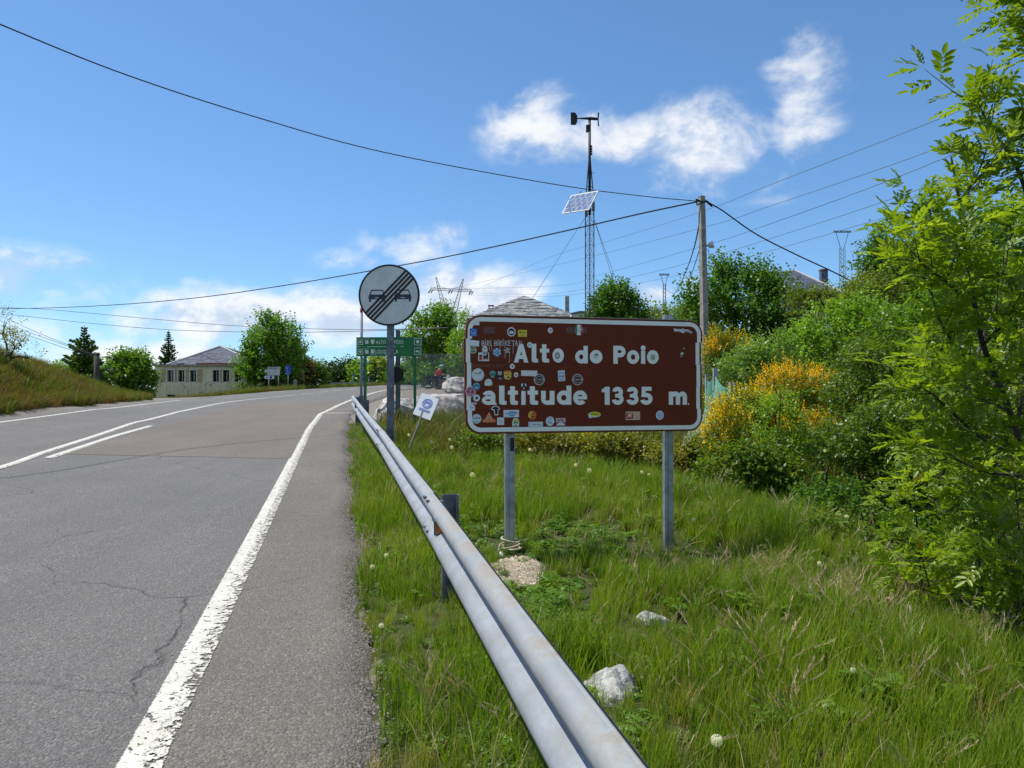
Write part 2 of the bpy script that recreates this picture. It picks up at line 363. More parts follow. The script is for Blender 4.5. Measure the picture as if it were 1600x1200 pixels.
def asphalt(name, c1, c2, spk, tint, wheel=True):
    m, t, p = base_mat(name); p.inputs['Roughness'].default_value = .82; p.inputs['Specular IOR Level'].default_value = .3
    c = node(t, 'ShaderNodeTexCoord').outputs['Object']
    big = node(t, 'ShaderNodeTexNoise', {'Vector': c, 'Scale': .55, 'Detail': 7, 'Roughness': .62}).outputs[0]
    mid = node(t, 'ShaderNodeTexNoise', {'Vector': c, 'Scale': 9, 'Detail': 5, 'Roughness': .7}).outputs[0]
    grain = node(t, 'ShaderNodeTexNoise', {'Vector': c, 'Scale': 130, 'Detail': 3, 'Roughness': .7}).outputs[0]
    vo = node(t, 'ShaderNodeTexVoronoi', {'Vector': c, 'Scale': 75})
    vr = node(t, 'ShaderNodeSeparateColor', {0: vo.outputs['Color']})
    col = mixc(t, smooth(t, big, .35, .65), c1, c2)
    col = mixc(t, M_(t, 'MULTIPLY', smooth(t, mid, .4, .7), .35), col, tint)
    col = mixc(t, M_(t, 'MULTIPLY', smooth(t, grain, .46, .62), .5), col, [k * .45 for k in c1])
    cell = node(t, 'ShaderNodeSeparateColor', {0: node(t, 'ShaderNodeTexVoronoi', {'Vector': c, 'Scale': 150}).outputs['Color']}).outputs[2]
    col = mixc(t, 1., col, node(t, 'ShaderNodeCombineColor', {k: M_(t, 'ADD', .68, M_(t, 'MULTIPLY', cell, .64)) for k in (0, 1, 2)}).outputs[0], 'MULTIPLY')
    col = mixc(t, M_(t, 'MULTIPLY', smooth(t, vr.outputs[0], .80, .95), spk), col, (.44, .42, .38))
    col = mixc(t, M_(t, 'MULTIPLY', smooth(t, vr.outputs[1], .8, .95), .5), col, (.06, .058, .058))
    # polish and dirt drawn out along the lanes
    al = node(t, 'ShaderNodeMapping', {'Vector': c, 'Rotation': (0, 0, PHI * -1), 'Scale': (1.1, .06, 1)}, vector_type='POINT').outputs[0]
    lane = node(t, 'ShaderNodeTexNoise', {'Vector': al, 'Scale': 1.3, 'Detail': 5, 'Roughness': .6}).outputs[0]
    col = mixc(t, M_(t, 'MULTIPLY', smooth(t, lane, .35, .65), .30), col, [k * .68 for k in c1])
    oil = node(t, 'ShaderNodeTexNoise', {'Vector': c, 'Scale': 1.9, 'Detail': 6, 'Roughness': .7}).outputs[0]
    col = mixc(t, M_(t, 'MULTIPLY', smooth(t, oil, .62, .72), .30), col, [k * .55 for k in c1])
    # long thin cracks
    wv = node(t, 'ShaderNodeTexNoise', {'Vector': c, 'Scale': 1.6, 'Detail': 5}).outputs['Color']
    cc = node(t, 'ShaderNodeVectorMath', {0: c, 1: node(t, 'ShaderNodeVectorMath', {0: wv, 1: (.45, .45, .45)}, operation='MULTIPLY').outputs[0]}, operation='ADD').outputs[0]
    cr = node(t, 'ShaderNodeTexVoronoi', {'Vector': cc, 'Scale': .42}, feature='DISTANCE_TO_EDGE').outputs['Distance']
    crk = M_(t, 'MULTIPLY', M_(t, 'SUBTRACT', 1, smooth(t, cr, .0, .008)), smooth(t, big, .47, .6))
    col = mixc(t, M_(t, 'MULTIPLY', crk, .34), col, (.03, .028, .027))
    t.links.new(col, p.inputs['Base Color'])
    h = M_(t, 'ADD', M_(t, 'MULTIPLY', grain, .6), M_(t, 'ADD', M_(t, 'MULTIPLY', vo.outputs['Distance'], -.9), M_(t, 'MULTIPLY', crk, -2)))
    bn = node(t, 'ShaderNodeBump', {'Height': h, 'Strength': .75, 'Distance': .012}); t.links.new(bn.outputs[0], p.inputs['Normal'])
    return m
MT['asphalt'] = asphalt('worn_grey_asphalt', (.150, .145, .140), (.182, .175, .166), .25, (.155, .142, .124))
MT['asphalt2'] = asphalt('shoulder_asphalt', (.155, .141, .125), (.190, .173, .152), .25, (.18, .155, .13))
MT['asphalt3'] = asphalt('brown_repair_asphalt', (.165, .146, .125), (.198, .172, .145), .15, (.20, .152, .113))
def strip(name, As, rl, rr, n, dz, m, skirt=(0, 0)):
    """sheet between two lines along the road"""
    As = np.asarray(As); T = np.linspace(0, 1, n + 1); A2, T2 = np.meshgrid(As, T, indexing='ij')
    RL = rl(As)[:, None]; RR = rr(As)[:, None]; R2 = RL + (RR - RL) * T2
    Zr = road_z(A2, R2) + dz
    if skirt[0]: Zr[:, 0] -= skirt[0]
    if skirt[1]: Zr[:, -1] -= skirt[1]
    Xr, Yr = xy(A2, R2); V = np.stack([Xr.ravel(), Yr.ravel(), Zr.ravel()], 1)
    i = np.arange(V.shape[0]).reshape(len(As), n + 1)
    F = np.stack([i[:-1, :-1], i[:-1, 1:], i[1:, 1:], i[1:, :-1]], -1).reshape(-1, 4)
    me = arrmesh(name, V, F, m, smoothed=True)
    u = me.attributes.new('across', 'FLOAT', 'POINT'); u.data.foreach_set('value', T2.ravel().astype(np.float32))
    return tag(link(name, me), kind='structure')
RA = axis((-58, -4, 3), (-4, 30, .25), (30, 128, 1.0))
RS = axis((-58, -4, 3), (-4, 22, .05), (22, 128, .5))
strip('road', RA, lambda a: np.interp(a, LEFT_A, LEFT_R), lambda a: line_r(a), 30, 0, MT['asphalt'], skirt=(.1, 0))
def sh_edge(a): return edge_r(a) + np.where(a < 22, .018 * np.sin(a * 23) + .012 * np.sin(a * 61 + 2) + .01 * np.sin(a * 97), 0)
strip('road_shoulder', RS, lambda a: line_r(a), sh_edge, 8, -.002, MT['asphalt2'], skirt=(0, .09))
strip('road_repair_patch', axis((14.1, 31, .25)), lambda a: np.interp(a, [14, 18, 24, 31], [-4.55, -4.3, -3.9, -3.2]), lambda a: line_r(a) - .06, 8, .004, MT['asphalt3'])
def paint(name, crack):
    m, t, p = base_mat(name); p.inputs['Roughness'].default_value = .65
    c = node(t, 'ShaderNodeTexCoord').outputs['Object']
    ac = node(t, 'ShaderNodeAttribute', attribute_name='across').outputs['Fac']
    nz = node(t, 'ShaderNodeTexNoise', {'Vector': c, 'Scale': 7, 'Detail': 8, 'Roughness': .7})
    fine = node(t, 'ShaderNodeTexNoise', {'Vector': c, 'Scale': 70, 'Detail': 4, 'Roughness': .7}).outputs[0]
    cc = node(t, 'ShaderNodeVectorMath', {0: c, 1: node(t, 'ShaderNodeVectorMath', {0: nz.outputs['Color'], 1: (.16, .16, .16)}, operation='MULTIPLY').outputs[0]}, operation='ADD').outputs[0]
    v1 = node(t, 'ShaderNodeTexVoronoi', {'Vector': cc, 'Scale': 7.5}, feature='DISTANCE_TO_EDGE').outputs['Distance']
    v2 = node(t, 'ShaderNodeTexVoronoi', {'Vector': cc, 'Scale': 19}, feature='DISTANCE_TO_EDGE').outputs['Distance']
    right = smooth(t, M_(t, 'ADD', ac, M_(t, 'MULTIPLY', M_(t, 'SUBTRACT', nz.outputs[0], .5), .5)), .42, .62)
    k1 = M_(t, 'MULTIPLY', M_(t, 'SUBTRACT', 1, smooth(t, v1, .010, .055)), right)
    lump = node(t, 'ShaderNodeTexNoise', {'Vector': c, 'Scale': 24, 'Detail': 5, 'Roughness': .62}).outputs[0]
    rr2 = smooth(t, M_(t, 'ADD', ac, M_(t, 'MULTIPLY', M_(t, 'SUBTRACT', nz.outputs[0], .5), .7)), .40, 1.0)
    k2 = smooth(t, M_(t, 'ADD', lump, M_(t, 'MULTIPLY', rr2, .095)), .60, .635)
    chips = smooth(t, M_(t, 'ADD', fine, M_(t, 'MULTIPLY', right, .06)), .62, .68)
    ed = M_(t, 'MULTIPLY', M_(t, 'ABSOLUTE', M_(t, 'SUBTRACT', ac, .5)), 2)
    rag = smooth(t, M_(t, 'ADD', ed, M_(t, 'MULTIPLY', M_(t, 'ADD', M_(t, 'MULTIPLY', M_(t, 'SUBTRACT', fine, .5), .4), M_(t, 'MULTIPLY', M_(t, 'MULTIPLY', M_(t, 'SUBTRACT', nz.outputs[0], .5), .7), right)), 1.0)), .93, 1.0)
    k = M_(t, 'MAXIMUM', M_(t, 'MAXIMUM', M_(t, 'MULTIPLY', M_(t, 'MAXIMUM', M_(t, 'MULTIPLY', k1, smooth(t, lump, .38, .52)), k2), crack), M_(t, 'MULTIPLY', chips, .5 + crack * .3)), rag, clamp=True)
    pc = mixc(t, smooth(t, nz.outputs[0], .35, .7), (.52, .50, .43), (.63, .61, .55))
    t.links.new(pc, p.inputs['Base Color'])
    t.links.new(M_(t, 'SUBTRACT', 1, k), p.inputs['Alpha'])      # where the paint has gone the asphalt shows
    bn = node(t, 'ShaderNodeBump', {'Height': M_(t, 'SUBTRACT', 1, k), 'Strength': .5, 'Distance': .006}); t.links.new(bn.outputs[0], p.inputs['Normal'])
    return m
MT['paint'] = paint('worn_white_road_paint', 1.0); MT['paint2'] = paint('white_road_paint', .8)
strip('edge_line', axis((-4, 30, .25), (30, 110, 1.0)), lambda a: line_r(a) - .085 - .0 * a, lambda a: line_r(a) + .10, 6, .004, MT['paint'])
_la = [-58, 15, 18, 25, 31, 34]; _lr = [-8.0, -7.95, -7.75, -6.7, -6.35, -6.3]
strip('far_edge_line', axis((-20, 33.5, .5)), lambda a: np.interp(a, _la, _lr) - .07, lambda a: np.interp(a, _la, _lr) + .07, 2, .006, MT['paint2'])
_l2 = lambda a: np.interp(a, [46, 49, 57, 67, 76, 90, 110], [-3.9, -3.3, -1.1, 2.1, 4.0, 8.9, 18.4])
strip('far_edge_line_after_junction', axis((46, 110, .8)), lambda a: _l2(a) - .08, lambda a: _l2(a) + .08, 2, .006, MT['paint2'])
def ribbon(name, px, w, m, dz=.008, seg=10):
    P = spline([groad(u, v) for u, v in px], seg); As, Rs = zip(*[ar(q.x, q.y) for q in P]); As = np.array(As); Rs = np.array(Rs)
    o = np.argsort(As); As, Rs = As[o], Rs[o]
    return strip(name, As, lambda a: np.interp(a, As, Rs) - w / 2, lambda a: np.interp(a, As, Rs) + w / 2, 4, dz, m)
ribbon('centre_line', [(-260, 795), (0, 731), (70, 707), (154, 680), (210, 661), (245, 653), (350, 629.5), (420, 621.5)], .15, MT['paint2'])
ribbon('centre_line_second', [(76, 716), (130, 698), (182, 681), (237, 665.5)], .15, MT['paint2'])
for k, px in enumerate([[(424, 621.2), (445, 618.9), (463, 617.0)], [(470, 616.2), (480, 615.2), (490, 614.2)], [(497, 613.4), (505, 612.6), (513, 611.8)], [(520, 611.0), (528, 610.2), (535, 609.6)], [(541, 609.0), (548, 608.4), (554, 607.8)], [(562, 607.2), (570, 606.6), (577, 606.1)]]):
    ribbon('centre_line_dash', px, .14, MT['paint2'])
strip('shoulder_crack_seal', axis((25.2, 25.36, .04)), lambda a: line_r(a) + .12, lambda a: line_r(a) + 1.0, 4, .006, MT['paint2'])

# ------------------------------------------------------------------ grass: tufts scattered by geometry nodes
def blades(n, h, hs, rad, w, lean, segs=3, seed=0):
    q = np.random.default_rng(seed); V = []; F = []
    for _ in range(n):
        rr = rad * math.sqrt(q.random()); th = q.random() * 6.283; bx, by = rr * math.cos(th), rr * math.sin(th)
        L = h * (1 + hs * (q.random() * 2 - 1)); d = q.random() * 6.283; k = lean * (.3 + q.random()); fx, fy = math.cos(d), math.sin(d)
        tw = d + 1.2 + q.random(); wx, wy = math.cos(tw), math.sin(tw); ww = w * (.6 + .8 * q.random()); o = len(V)
        for s in range(segs + 1):
            f = s / segs; off = k * L * f * f; z = L * f * (1 - .35 * k * f); hw = ww * (1 - f) ** .6 / 2 if s < segs else 0
            px, py = bx + fx * off, by + fy * off
            V.append((px - wx * hw, py - wy * hw, z)); V.append((px + wx * hw, py + wy * hw, z))
        for s in range(segs): F.append((o + 2 * s, o + 2 * s + 1, o + 2 * s + 3, o + 2 * s + 2))
    return np.array(V), np.array(F)
def leafy(n, rad, size, hgt, seed=0, k=3):
    """low clover-like leaves on short stalks"""
    q = np.random.default_rng(seed); V = []; F = []
    for _ in range(n):
        rr = rad * math.sqrt(q.random()); th = q.random() * 6.283; cx, cy, cz = rr * math.cos(th), rr * math.sin(th), hgt * (.35 + .65 * q.random())
        t0 = q.random() * 6.283; tx, ty = (q.random(2) - .5) * .9
        for j in range(k):
            a = t0 + j * 6.283 / k; s = size * (.7 + .6 * q.random()); o = len(V); ca, sa = math.cos(a), math.sin(a)
            for (l, wd) in ((.05, 0), (.6, .42), (1, .0), (.6, -.42)):
                x, y = l * s * ca - wd * s * sa, l * s * sa + wd * s * ca; V.append((cx + x, cy + y, cz + x * tx + y * ty - .25 * l * l * s))
            F.append((o, o + 1, o + 2, o + 3))
    return np.array(V), np.array(F)
def panicle(n, h, rad, seed=0):
    """thin straw stalks with drooping seed heads"""
    q = np.random.default_rng(seed); V = []; F = []
    def quad(a, b, w):
        o = len(V); d = np.array([q.random() - .5, q.random() - .5, 0]); d = d / (np.linalg.norm(d) + 1e-6) * w / 2
        V.extend([a - d, a + d, b + d * .6, b - d * .6]); F.append((o, o + 1, o + 2, o + 3))
    for _ in range(n):
        th = q.random() * 6.283; b = np.array([rad * q.random() * math.cos(th), rad * q.random() * math.sin(th), 0.]); d = q.random() * 6.283
        L = h * (.7 + .5 * q.random()); p = b; k = .25 + .5 * q.random()
        for s in range(4):
            f = (s + 1) / 4; e = b + np.array([math.cos(d) * k * L * f * f, math.sin(d) * k * L * f * f, L * f * (1 - .3 * k * f)]); quad(p, e, .0028); p2 = p; p = e
        ax = (p - p2) / np.linalg.norm(p - p2)
        for j in range(12):
            st = p - ax * (j * .011); dr = np.array([q.random() - .5, q.random() - .5, q.random() - .25]) * .9 + ax * 1.1; dr /= np.linalg.norm(dr)
            quad(st, st + dr * (.02 + .025 * q.random()), .0045)
    return np.array(V), np.array(F)
GRASS = {}
GRASS['lush'] = leaf_mat('fresh_grass', (.112, .195, .012), (.250, .340, .030), transl=.45, nscale=1.4, gloss=.012, c3=(.30, .27, .07), inst=True)
GRASS['deep'] = leaf_mat('deep_green_grass', (.080, .160, .012), (.190, .295, .026), transl=.45, nscale=1.2, gloss=.012, inst=True)
GRASS['straw'] = leaf_mat('straw', (.30, .24, .12), (.42, .34, .19), transl=.25, nscale=2, gloss=.01, inst=True)
GRASS['clover'] = leaf_mat('clover_leaves', (.065, .155, .012), (.150, .265, .024), transl=.38, nscale=3, gloss=.02, inst=True)
GRASS['panicle'] = leaf_mat('purple_straw', (.34, .24, .17), (.52, .41, .29), transl=.25, nscale=2, gloss=.01, inst=True)
GRASS['bank'] = leaf_mat('bank_grass', (.070, .112, .016), (.155, .185, .032), transl=.35, nscale=.5, gloss=.01, c3=(.22, .15, .06), inst=True)
GRASS['bankdry'] = leaf_mat('dry_bank_grass', (.10, .072, .028), (.20, .14, .055), transl=.3, nscale=.5, gloss=.01, inst=True)
TUFT = []                                        # (collection index) -> object
TCOL = bpy.data.collections.new('tuft_shapes')   # shapes only: not linked to the scene
def tuft(key, arr, m):
    me = arrmesh('tuft', arr[0], arr[1], m, smoothed=True); o = bpy.data.objects.new('tuft_%02d_%s' % (len(TUFT), key), me); TCOL.objects.link(o); TUFT.append(key)
for s in range(4): tuft('lush', blades(26, .27, .5, .075, .0072, .32, seed=s), GRASS['lush'])
for s in range(3): tuft('deep', blades(24, .33, .45, .075, .0088, .42, seed=20 + s), GRASS['deep'])
for s in range(2): tuft('straw', blades(14, .26, .6, .09, .0058, .6, seed=40 + s), GRASS['straw'])
for s in range(3): tuft('clover', leafy(46, .11, .026, .11, seed=60 + s), GRASS['clover'])
for s in range(3): tuft('weed', leafy(20, .12, .040, .20, seed=160 + s, k=5), GRASS['clover'])
for s in range(3): tuft('panicle', panicle(7, .40, .06, seed=80 + s), GRASS['panicle'])
for s in range(3): tuft('bank', blades(40, .34, .5, .18, .018, .6, segs=2, seed=100 + s), GRASS['bank'])
for s in range(2): tuft('bankdry', blades(30, .36, .5, .18, .016, .7, segs=2, seed=120 + s), GRASS['bankdry'])
KIDX = {k: [i for i, q in enumerate(TUFT) if q == k] for k in set(TUFT)}
ng = bpy.data.node_groups.new('scatter', 'GeometryNodeTree')
ng.interface.new_socket('Geometry', in_out='INPUT', socket_type='NodeSocketGeometry'); ng.interface.new_socket('Geometry', in_out='OUTPUT', socket_type='NodeSocketGeometry')
gi = ng.nodes.new('NodeGroupInput'); go = ng.nodes.new('NodeGroupOutput'); ip = ng.nodes.new('GeometryNodeInstanceOnPoints'); ci = ng.nodes.new('GeometryNodeCollectionInfo')
ci.inputs['Collection'].default_value = TCOL; ci.inputs['Separate Children'].default_value = True; ci.inputs['Reset Children'].default_value = True
def named(n, dt):
    q = ng.nodes.new('GeometryNodeInputNamedAttribute'); q.data_type = dt; q.inputs[0].default_value = n; return [s for s in q.outputs if s.enabled][0]
ng.links.new(gi.outputs[0], ip.inputs['Points']); ng.links.new(ci.outputs[0], ip.inputs['Instance']); ip.inputs['Pick Instance'].default_value = True
ng.links.new(named('idx', 'INT'), ip.inputs['Instance Index']); ng.links.new(named('rot', 'FLOAT_VECTOR'), ip.inputs['Rotation']); ng.links.new(named('scl', 'FLOAT_VECTOR'), ip.inputs['Scale'])
ng.links.new(ip.outputs[0], go.inputs[0])
def scatter(name, P, idx, rot, scl):
    me = bpy.data.meshes.new(name); me.vertices.add(len(P)); me.vertices.foreach_set('co', np.asarray(P, np.float32).ravel())
    for nm, ty, d in (('idx', 'INT', np.asarray(idx, np.int32)), ('rot', 'FLOAT_VECTOR', np.asarray(rot, np.float32).ravel()), ('scl', 'FLOAT_VECTOR', np.asarray(scl, np.float32).ravel())):
        at = me.attributes.new(nm, ty, 'POINT'); at.data.foreach_set('value' if ty == 'INT' else 'vector', d)
    o = link(name, me); md = o.modifiers.new('scatter', 'NODES'); md.node_group = ng; return tag(o, kind='stuff')
PATCH = gp(806, 893); ROCKS = [(gp(1012, 972), .08), (gp(960, 1088), .10)]
def seed_grass(name, n, box, keep, pick, size):
    x = rng.uniform(box[0], box[1], n); y = rng.uniform(box[2], box[3], n); k = keep(x, y); x, y = x[k], y[k]
    keys = pick(x, y); idx = np.array([KIDX[q][rng.integers(len(KIDX[q]))] for q in keys]) if len(keys) else np.zeros(0)
    rot = np.stack([rng.normal(0, .10, len(x)), rng.normal(0, .10, len(x)), rng.uniform(0, 6.283, len(x))], 1)
    sc = size(x, y) * rng.uniform(.75, 1.25, len(x)); scl = np.stack([sc * rng.uniform(.9, 1.15, len(x)), sc * rng.uniform(.9, 1.15, len(x)), sc], 1)
    return scatter(name, np.stack([x, y, H(x, y) - .012], 1), idx, rot, scl)
def verge_keep(x, y):
    a, r = ar(x, y); ok = (r > edge_r(a) + .0) & (x < ridge_x(y) + .35)
    ok &= np.hypot((x - PATCH.x) / .22, (y - PATCH.y) / .42) + .5 * wob(x, y, 11) + .25 * wob(x, y, 27, 3) > .95
    for q, rad in ROCKS: ok &= np.hypot(x - q.x, y - q.y) > rad
    ok &= (gmask(x, y) < .5) | (a < 20)
    dn = 1 / (1 + (np.maximum(y - 3, 0) / 7) ** 1.2)
    return ok & (rng.random(len(x)) < dn)
LOW = [(gp(1050, 880), .5), (gp(1048, 868), .3), (gp(1056, 905), .45), (gp(1050, 880), .4), (gp(700, 950), .5), (gp(795, 880), .6), (gp(640, 1000), .35)]
CLOV = [gp(880, 850), gp(930, 840), gp(760, 845), gp(850, 930), gp(830, 960)]
def clov(x, y):
    v = np.zeros(len(x))
    for q in CLOV: v = np.maximum(v, 1 - np.hypot((x - q.x) / .55, (y - q.y) / .8))
    return v
def verge_pick(x, y):
    a, r = ar(x, y); u = rng.random(len(x)); n = wob(x, y, 1.7, 4); c = clov(x, y) + .25 * wob(x, y, 5, 2)
    dry = np.exp(-(((x - 1.75) / .8) ** 2 + ((y - 6.1) / 1.0) ** 2)) * .15 + np.exp(-(((x - 2.7) / .6) ** 2 + ((y - 4.8) / 1.2) ** 2)) * .07
    edge = np.exp(-np.maximum(r - edge_r(a), 0) / .07) * .45
    out = np.where(n + .3 * (rng.random(len(x)) - .5) > .05, 'deep', 'lush').astype(object)
    out[(x > .6) & (y < 5.5) & (u < .75)] = 'lush'
    out[c > .25] = 'clover'; out[(c > .25) & (u < .22)] = 'lush'
    out[u > .93 - edge * .7 - .10 * (r < .62) * (y < 6) - .10 * sst(wob(x, y, 1.1, 12), .1, .6)] = 'straw'; out[(u < .10)] = 'clover'; out[(u > .10) & (u < .135) & (wob(x, y, 2.6, 7) > .1)] = 'weed'; out[(c > .25) & (u > .85)] = 'weed'
    out[(u > .2) & (u < .225 + dry)] = 'panicle'
    return out
def verge_size(x, y):
    a, r = ar(x, y)
    s = .52 + .28 * sst(r - edge_r(a), 0, .5) + .20 * wob(x, y, 1.3, 9) - .12 * sst(x, ridge_x(y) - .6, ridge_x(y))
    for q, rd in LOW: s = s * (1 - .38 * np.exp(-(np.hypot(x - q.x, y - q.y) / rd) ** 2))
    s = np.where(clov(x, y) > .2, s * .75, s); s = s * (1 - .5 * np.exp(-(np.hypot((x - PATCH.x) / .6, (y - PATCH.y) / .8)) ** 2))
    for q, rad in ROCKS: s = s * (1 - .6 * np.exp(-(np.hypot(x - q.x, y - q.y + .25) / .42) ** 2))
    return np.maximum(s, .42) * np.interp(y, [2, 6, 11, 16, 24], [.9, 1, 1.05, .62, .55])
seed_grass('verge_grass', 52000, (-6.2, 5.2, .6, 24), verge_keep, verge_pick, verge_size)
def bank_keep(x, y):
    a, r = ar(x, y); q = np.interp(a, LEFT_A, LEFT_R) - r
    return (q > .45 + .2 * wob(x, y, 2, 3)) & (q < 15) & (gmask(x, y) < .4) & (a > 8)
def bank_pick(x, y):
    a, r = ar(x, y); q = np.interp(a, LEFT_A, LEFT_R) - r
    dry = .36 + .6 * wob(x, y, .55, 3) + .45 * np.exp(-q / .6) + .22 * sst(q, 3.5, 6)
    return np.where(rng.random(len(x)) < dry, 'bankdry', 'bank')
seed_grass('bank_grass', 52000, (-34, -9, 8, 48), bank_keep, bank_pick, lambda x, y: np.full(len(x), .95))
def fargrass_keep(x, y):
    a, r = ar(x, y); q = np.interp(a, LEFT_A, LEFT_R) - r
    return (a > 47) & (q > .3) & (q < 7) & (gmask(x, y) < .5)
seed_grass('far_verge_grass', 9000, (-26, 0, 40, 86), fargrass_keep, lambda x, y: np.where(rng.random(len(x)) < .25, 'bankdry', 'bank'), lambda x, y: np.full(len(x), 1.0))
def rough_keep(x, y):
    a, r = ar(x, y); return (r > edge_r(a) + 1) & (gmask(x, y) < .4) & ((y > 13) | (x > ridge_x(y) + .3)) & (np.hypot((x - 4.5) / 1.5, (y - 10.5) / 2.4) > 1)
seed_grass('rough_hillside_grass', 26000, (-9, 34, 2, 72), rough_keep, lambda x, y: np.where(rng.random(len(x)) < .2, 'bankdry', 'bank'), lambda x, y: np.interp(y, [3, 15, 70], [1.0, 1.2, 2.2]))
# ================================================================== GUARDRAIL
def rail_mat():
    m, t, p = base_mat('galvanised_rail'); c = node(t, 'ShaderNodeTexCoord').outputs['Object']
    a = node(t, 'ShaderNodeTexNoise', {'Vector': c, 'Scale': 4.2, 'Detail': 7, 'Roughness': .6}).outputs[0]
    b = node(t, 'ShaderNodeTexNoise', {'Vector': c, 'Scale': 34, 'Detail': 6, 'Roughness': .75}).outputs[0]
    vs = node(t, 'ShaderNodeMapping', {'Vector': c, 'Scale': (14, 14, 55)}).outputs[0]
    st = node(t, 'ShaderNodeTexNoise', {'Vector': vs, 'Scale': 1.6, 'Detail': 4}).outputs[0]
    gz = node(t, 'ShaderNodeAttribute', attribute_name='dirt').outputs['Fac']
    col = mixc(t, smooth(t, a, .35, .65), (.25, .268, .272), (.31, .345, .395)); col = mixc(t, M_(t, 'MULTIPLY', smooth(t, st, .45, .7), .35), col, (.24, .26, .27))
    dirt = M_(t, 'MULTIPLY', smooth(t, M_(t, 'ADD', a, M_(t, 'MULTIPLY', M_(t, 'SUBTRACT', b, .5), .35)), .40, .60), gz)
    col = mixc(t, dirt, col, (.24, .205, .155)); t.links.new(col, p.inputs['Base Color'])
    t.links.new(M_(t, 'SUBTRACT', .25, M_(t, 'MULTIPLY', dirt, .2)), p.inputs['Metallic']); t.links.new(M_(t, 'ADD', .56, M_(t, 'MULTIPLY', dirt, .3)), p.inputs['Roughness'])
    bn = node(t, 'ShaderNodeBump', {'Height': b, 'Strength': .12, 'Distance': .01}); t.links.new(bn.outputs[0], p.inputs['Normal']); return m
MT['rail'] = rail_mat()
_prof = [(.012, .158), (.004, .150), (.022, .149), (.052, .140), (.074, .122), (.081, .100), (.076, .078), (.052, .052), (.024, .032), (.005, .016), (.001, 0),
         (.005, -.016), (.024, -.032), (.052, -.052), (.076, -.078), (.081, -.100), (.074, -.122), (.052, -.140), (.022, -.149), (.004, -.150), (.012, -.158)]
RAIL_H = .60
def rail_r(a): return np.interp(a, [5, 11.3, 22], [.665, .605, .37])
def rail_pt(a, d, h):
    r = rail_r(a) - d; x, y = xy(a, r); return Vector((x, y, float(road_z(a, .6)) + RAIL_H + h))
def beam(a0, a1, out, parent, tongue=False):
    As = np.arange(a0, a1, .35).tolist() + [a1]; mb = MB(); dirt = []
    for th in (0, -.004):
        base = len(mb.v)
        for a in As:
            for (d, h) in _prof:
                aa = a
                if tongue and a == a1 and abs(h) < .05: aa = a1 - .28 * (1 - abs(h) / .05)
                mb.v.append(tuple(rail_pt(aa, d + out + th, h))); dirt.append((max(0, min(1, (h - .095) / .05)) if h > 0 else .06) * np.interp(a, [4, 6, 12], [.75, .35, .15]))
        n = len(_prof)
        for i in range(len(As) - 1):
            for k in range(n - 1): mb.f.append((base + i * n + k, base + (i + 1) * n + k, base + (i + 1) * n + k + 1, base + i * n + k + 1)); mb.m.append(0)
    o = mb.build('rail_beam', MT['rail'], parent, True); at = o.data.attributes.new('dirt', 'FLOAT', 'POINT'); at.data.foreach_set('value', np.array(dirt, np.float32)); return o
rail = thing('guardrail', 'galvanised steel W-beam crash barrier running along the road shoulder', 'guardrail')
for a0, a1, out, tg in ((-3.0, 5.46, .008, False), (5.16, 11.42, 0, False), (11.12, 18.7, .006, False), (18.4, 21.9, 0, True)): beam(a0, a1, out, rail, tg)
def lie(mb_fn, a, d, h, name, m, parent):
    """a small piece lying on the face of the rail"""
    mb = MB(); mb_fn(mb); p = rail_pt(a, d, h); o = mb.build(name, m, parent); o.location = p; o.rotation_euler = (0, 0, -PHI + R(90)); return o
for a in (5.22, 5.38, 11.2, 11.34, 18.5, 18.62):
    for (d, h) in ((.072, .128), (.072, -.078)):
        mb = MB(); p0 = rail_pt(a, d + .005, h); nx_, ny_ = xy(0, -1); nv = Vector((nx_ * .75, ny_ * .75, .66 if h > 0 else .55)).normalized()
        mb.tube([p0, p0 + nv * .016], [.013, .010], 8); mb.tube([p0 + nv * .014, p0 + nv * .022], .006, 6)
        mb.build('bolt', MT['galv_dark'], rail, True)
amber = mat('amber_reflector', (.62, .20, .015), rough=.25, vary=.25, scale=60)
for a in (5.02, 19.6):
    p0 = rail_pt(a, .012, .0); tx, ty = xy(1, 0); nx_, ny_ = xy(0, -1); T = Vector((tx, ty, .03)); N = Vector((nx_, ny_, 0)); U = Vector((0, 0, 1))
    rr = MB()
    c_ = [p0 + U * .052 - T * .07, p0 - U * .052 - T * .07, p0 - U * .045 + N * .062 - T * .07, p0 + U * .045 + N * .062 - T * .07]
    rr.add(c_ + [q + T * .012 for q in c_], [(0, 1, 2, 3), (7, 6, 5, 4), (0, 4, 5, 1), (1, 5, 6, 2), (2, 6, 7, 3), (3, 7, 4, 0)]); ro = rr.build('reflector', MT['galv_dark'], rail)
    r2 = MB(); q_ = [p0 + U * .034 + N * .012 - T * .073, p0 - U * .034 + N * .012 - T * .073, p0 - U * .03 + N * .052 - T * .073, p0 + U * .03 + N * .052 - T * .073]
    r2.add(q_, [(0, 1, 2, 3)]); r2.build('amber_face', amber, ro)
    r3 = MB(); r3.add([p0 + T * x + N * n_ + U * z for x, n_, z in ((-.06, .004, -.045), (.10, .004, -.03), (.10, .03, -.036), (-.06, .034, -.052))], [(0, 1, 2, 3)]); r3.build('bracket', MT['galv'], rail)
